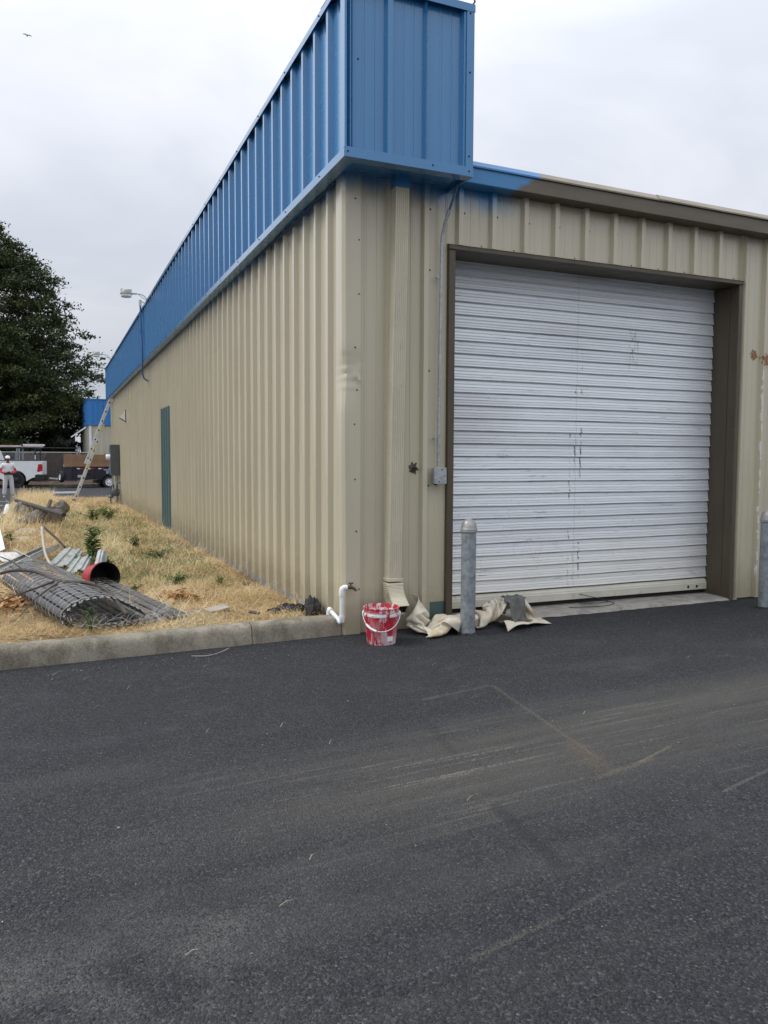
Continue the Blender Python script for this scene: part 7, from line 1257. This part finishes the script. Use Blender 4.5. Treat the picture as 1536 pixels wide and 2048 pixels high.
for s in (-1, 1): skin('shoe', [(s * .155, .045, .035), (s * .165, -.05, .04), (s * .18, -.16, .03)], [(0, 1), (1, 2)], [.045, .05, .042], MAT['shoe'], pe)
tag(MB().box((0, 0, 0), (.075, .014, .15)).build('phone', MAT['black'], None, bevel=.005, loc=(-3.435, 28.525, .79), rot=(R(-35), R(80), 0)), 'small dark phone held in the hands of the worker in white', 'phone')
# ------------------------------------------------------------------ the big evergreen
te = thing('evergreen_tree', 'huge dark evergreen tree filling the left behind the fence', 'tree', (-5.7, 53, -.2))
MB().tube([(0, 0, -.1), (.1, 0, 3), (-.1, .1, 8), (0, 0, 12), (0, 0, 17)], [.55, .45, .34, .2, .04], 14).build('trunk', MAT['bark'], te, smooth=60)
r = np.random.default_rng(21); zr = [1.4, 2.3, 4, 6, 7.6, 9.2, 10.4, 11.6, 12.8, 14, 15, 15.9, 16.8]; rr_ = [5.6, 6.9, 7.0, 7.0, 6.9, 6.5, 6.1, 5.5, 4.9, 4.2, 3.2, 2.0, .6]
lb_ = MB(); C_, S_, N_ = [], [], []
for k in range(430):
    z = 1.4 + 15.4 * (k / 430) ** .98; a = r.uniform(0, 6.283); Rm = np.interp(z, zr, rr_) * r.choice([r.uniform(.7, .95), r.uniform(.85, 1.0), r.uniform(.95, 1.09)], p=[.35, .4, .25]); zb = z - Rm * r.uniform(-.02, .16); z0 = max(.8, z - Rm * .12)
    lift = r.uniform(-.05, .16) * Rm; P = [np.array([0, 0, z0]), np.array([math.cos(a) * Rm * .5, math.sin(a) * Rm * .5, z0 + lift * .7]), np.array([math.cos(a) * Rm, math.sin(a) * Rm, z0 + lift])]
    if k % 3 == 0: lb_.tube([tuple(p) for p in P], [.07, .045, .012], 5)
    for t in np.linspace(.32, 1.0, max(4, int(Rm * 2.1))):
        c = P[0] * (1 - t) ** 2 + 2 * P[1] * t * (1 - t) + P[2] * t * t; sp = (.55 * (1.15 - t) + .22)
        for _ in range(2): C_.append(c + r.normal(0, 1, 3) * np.array([sp, sp, sp * .45])); S_.append(.30 * r.uniform(.5, 1.2)); N_.append((a, t))
lb_.build('limb', MAT['bark'], te, smooth=60)
C_ = np.array(C_); S_ = np.array(S_); nC = len(C_); per = 26
cen = np.repeat(C_, per, 0) + r.normal(0, 1, (nC * per, 3)) * (np.repeat(S_, per)[:, None] * np.array([[.75, .75, .5]]))
dirs = r.normal(0, 1, (nC * per, 3)) + np.repeat(np.array([[math.cos(a), math.sin(a), .35] for a, t in N_]), per, 0) * 1.1; dirs /= np.linalg.norm(dirs, axis=1)[:, None]
sd = np.cross(dirs, r.normal(0, 1, (nC * per, 3))); sd /= np.linalg.norm(sd, axis=1)[:, None]; ln = r.uniform(.12, .28, (nC * per, 1)); wd = r.uniform(.035, .07, (nC * per, 1))
V = np.stack([cen - dirs * ln * .5, cen + sd * wd, cen + dirs * ln * .5, cen - sd * wd], 1).reshape(-1, 3); V[:, 2] = np.maximum(V[:, 2], .9)
F = np.arange(len(V)).reshape(-1, 4); tn = np.clip(np.repeat(np.repeat(r.beta(2, 2.6, nC), per) * .75 + r.uniform(0, .3, nC * per), 4), 0, 1)
put('crown', quick_mesh('crown', V, F, MAT['needle'], tn), te)
# gull
gl = thing('gull', 'small dark gull gliding high in the grey sky', 'bird', (-2.9, 96, 49.4), R(10)); gl.scale = (.75, .75, .75)
MB().lathe([(0, -.28), (.05, -.2), (.085, 0), (.06, .17), (.03, .26), (0, .32)], 10, Matrix.Rotation(R(80), 4, 'X')).build('body', MAT['feather'], gl, smooth=60)
for s in (-1, 1): MB().strip([[(s * x, y0, z), (s * x, y1, z - .015)] for x, y0, y1, z in ((.03, -.12, .12, .03), (.22, -.16, .08, .13), (.42, -.12, .08, .14), (.62, -.02, .08, .08))]).build('wing', MAT['feather'], gl, solid=.03)
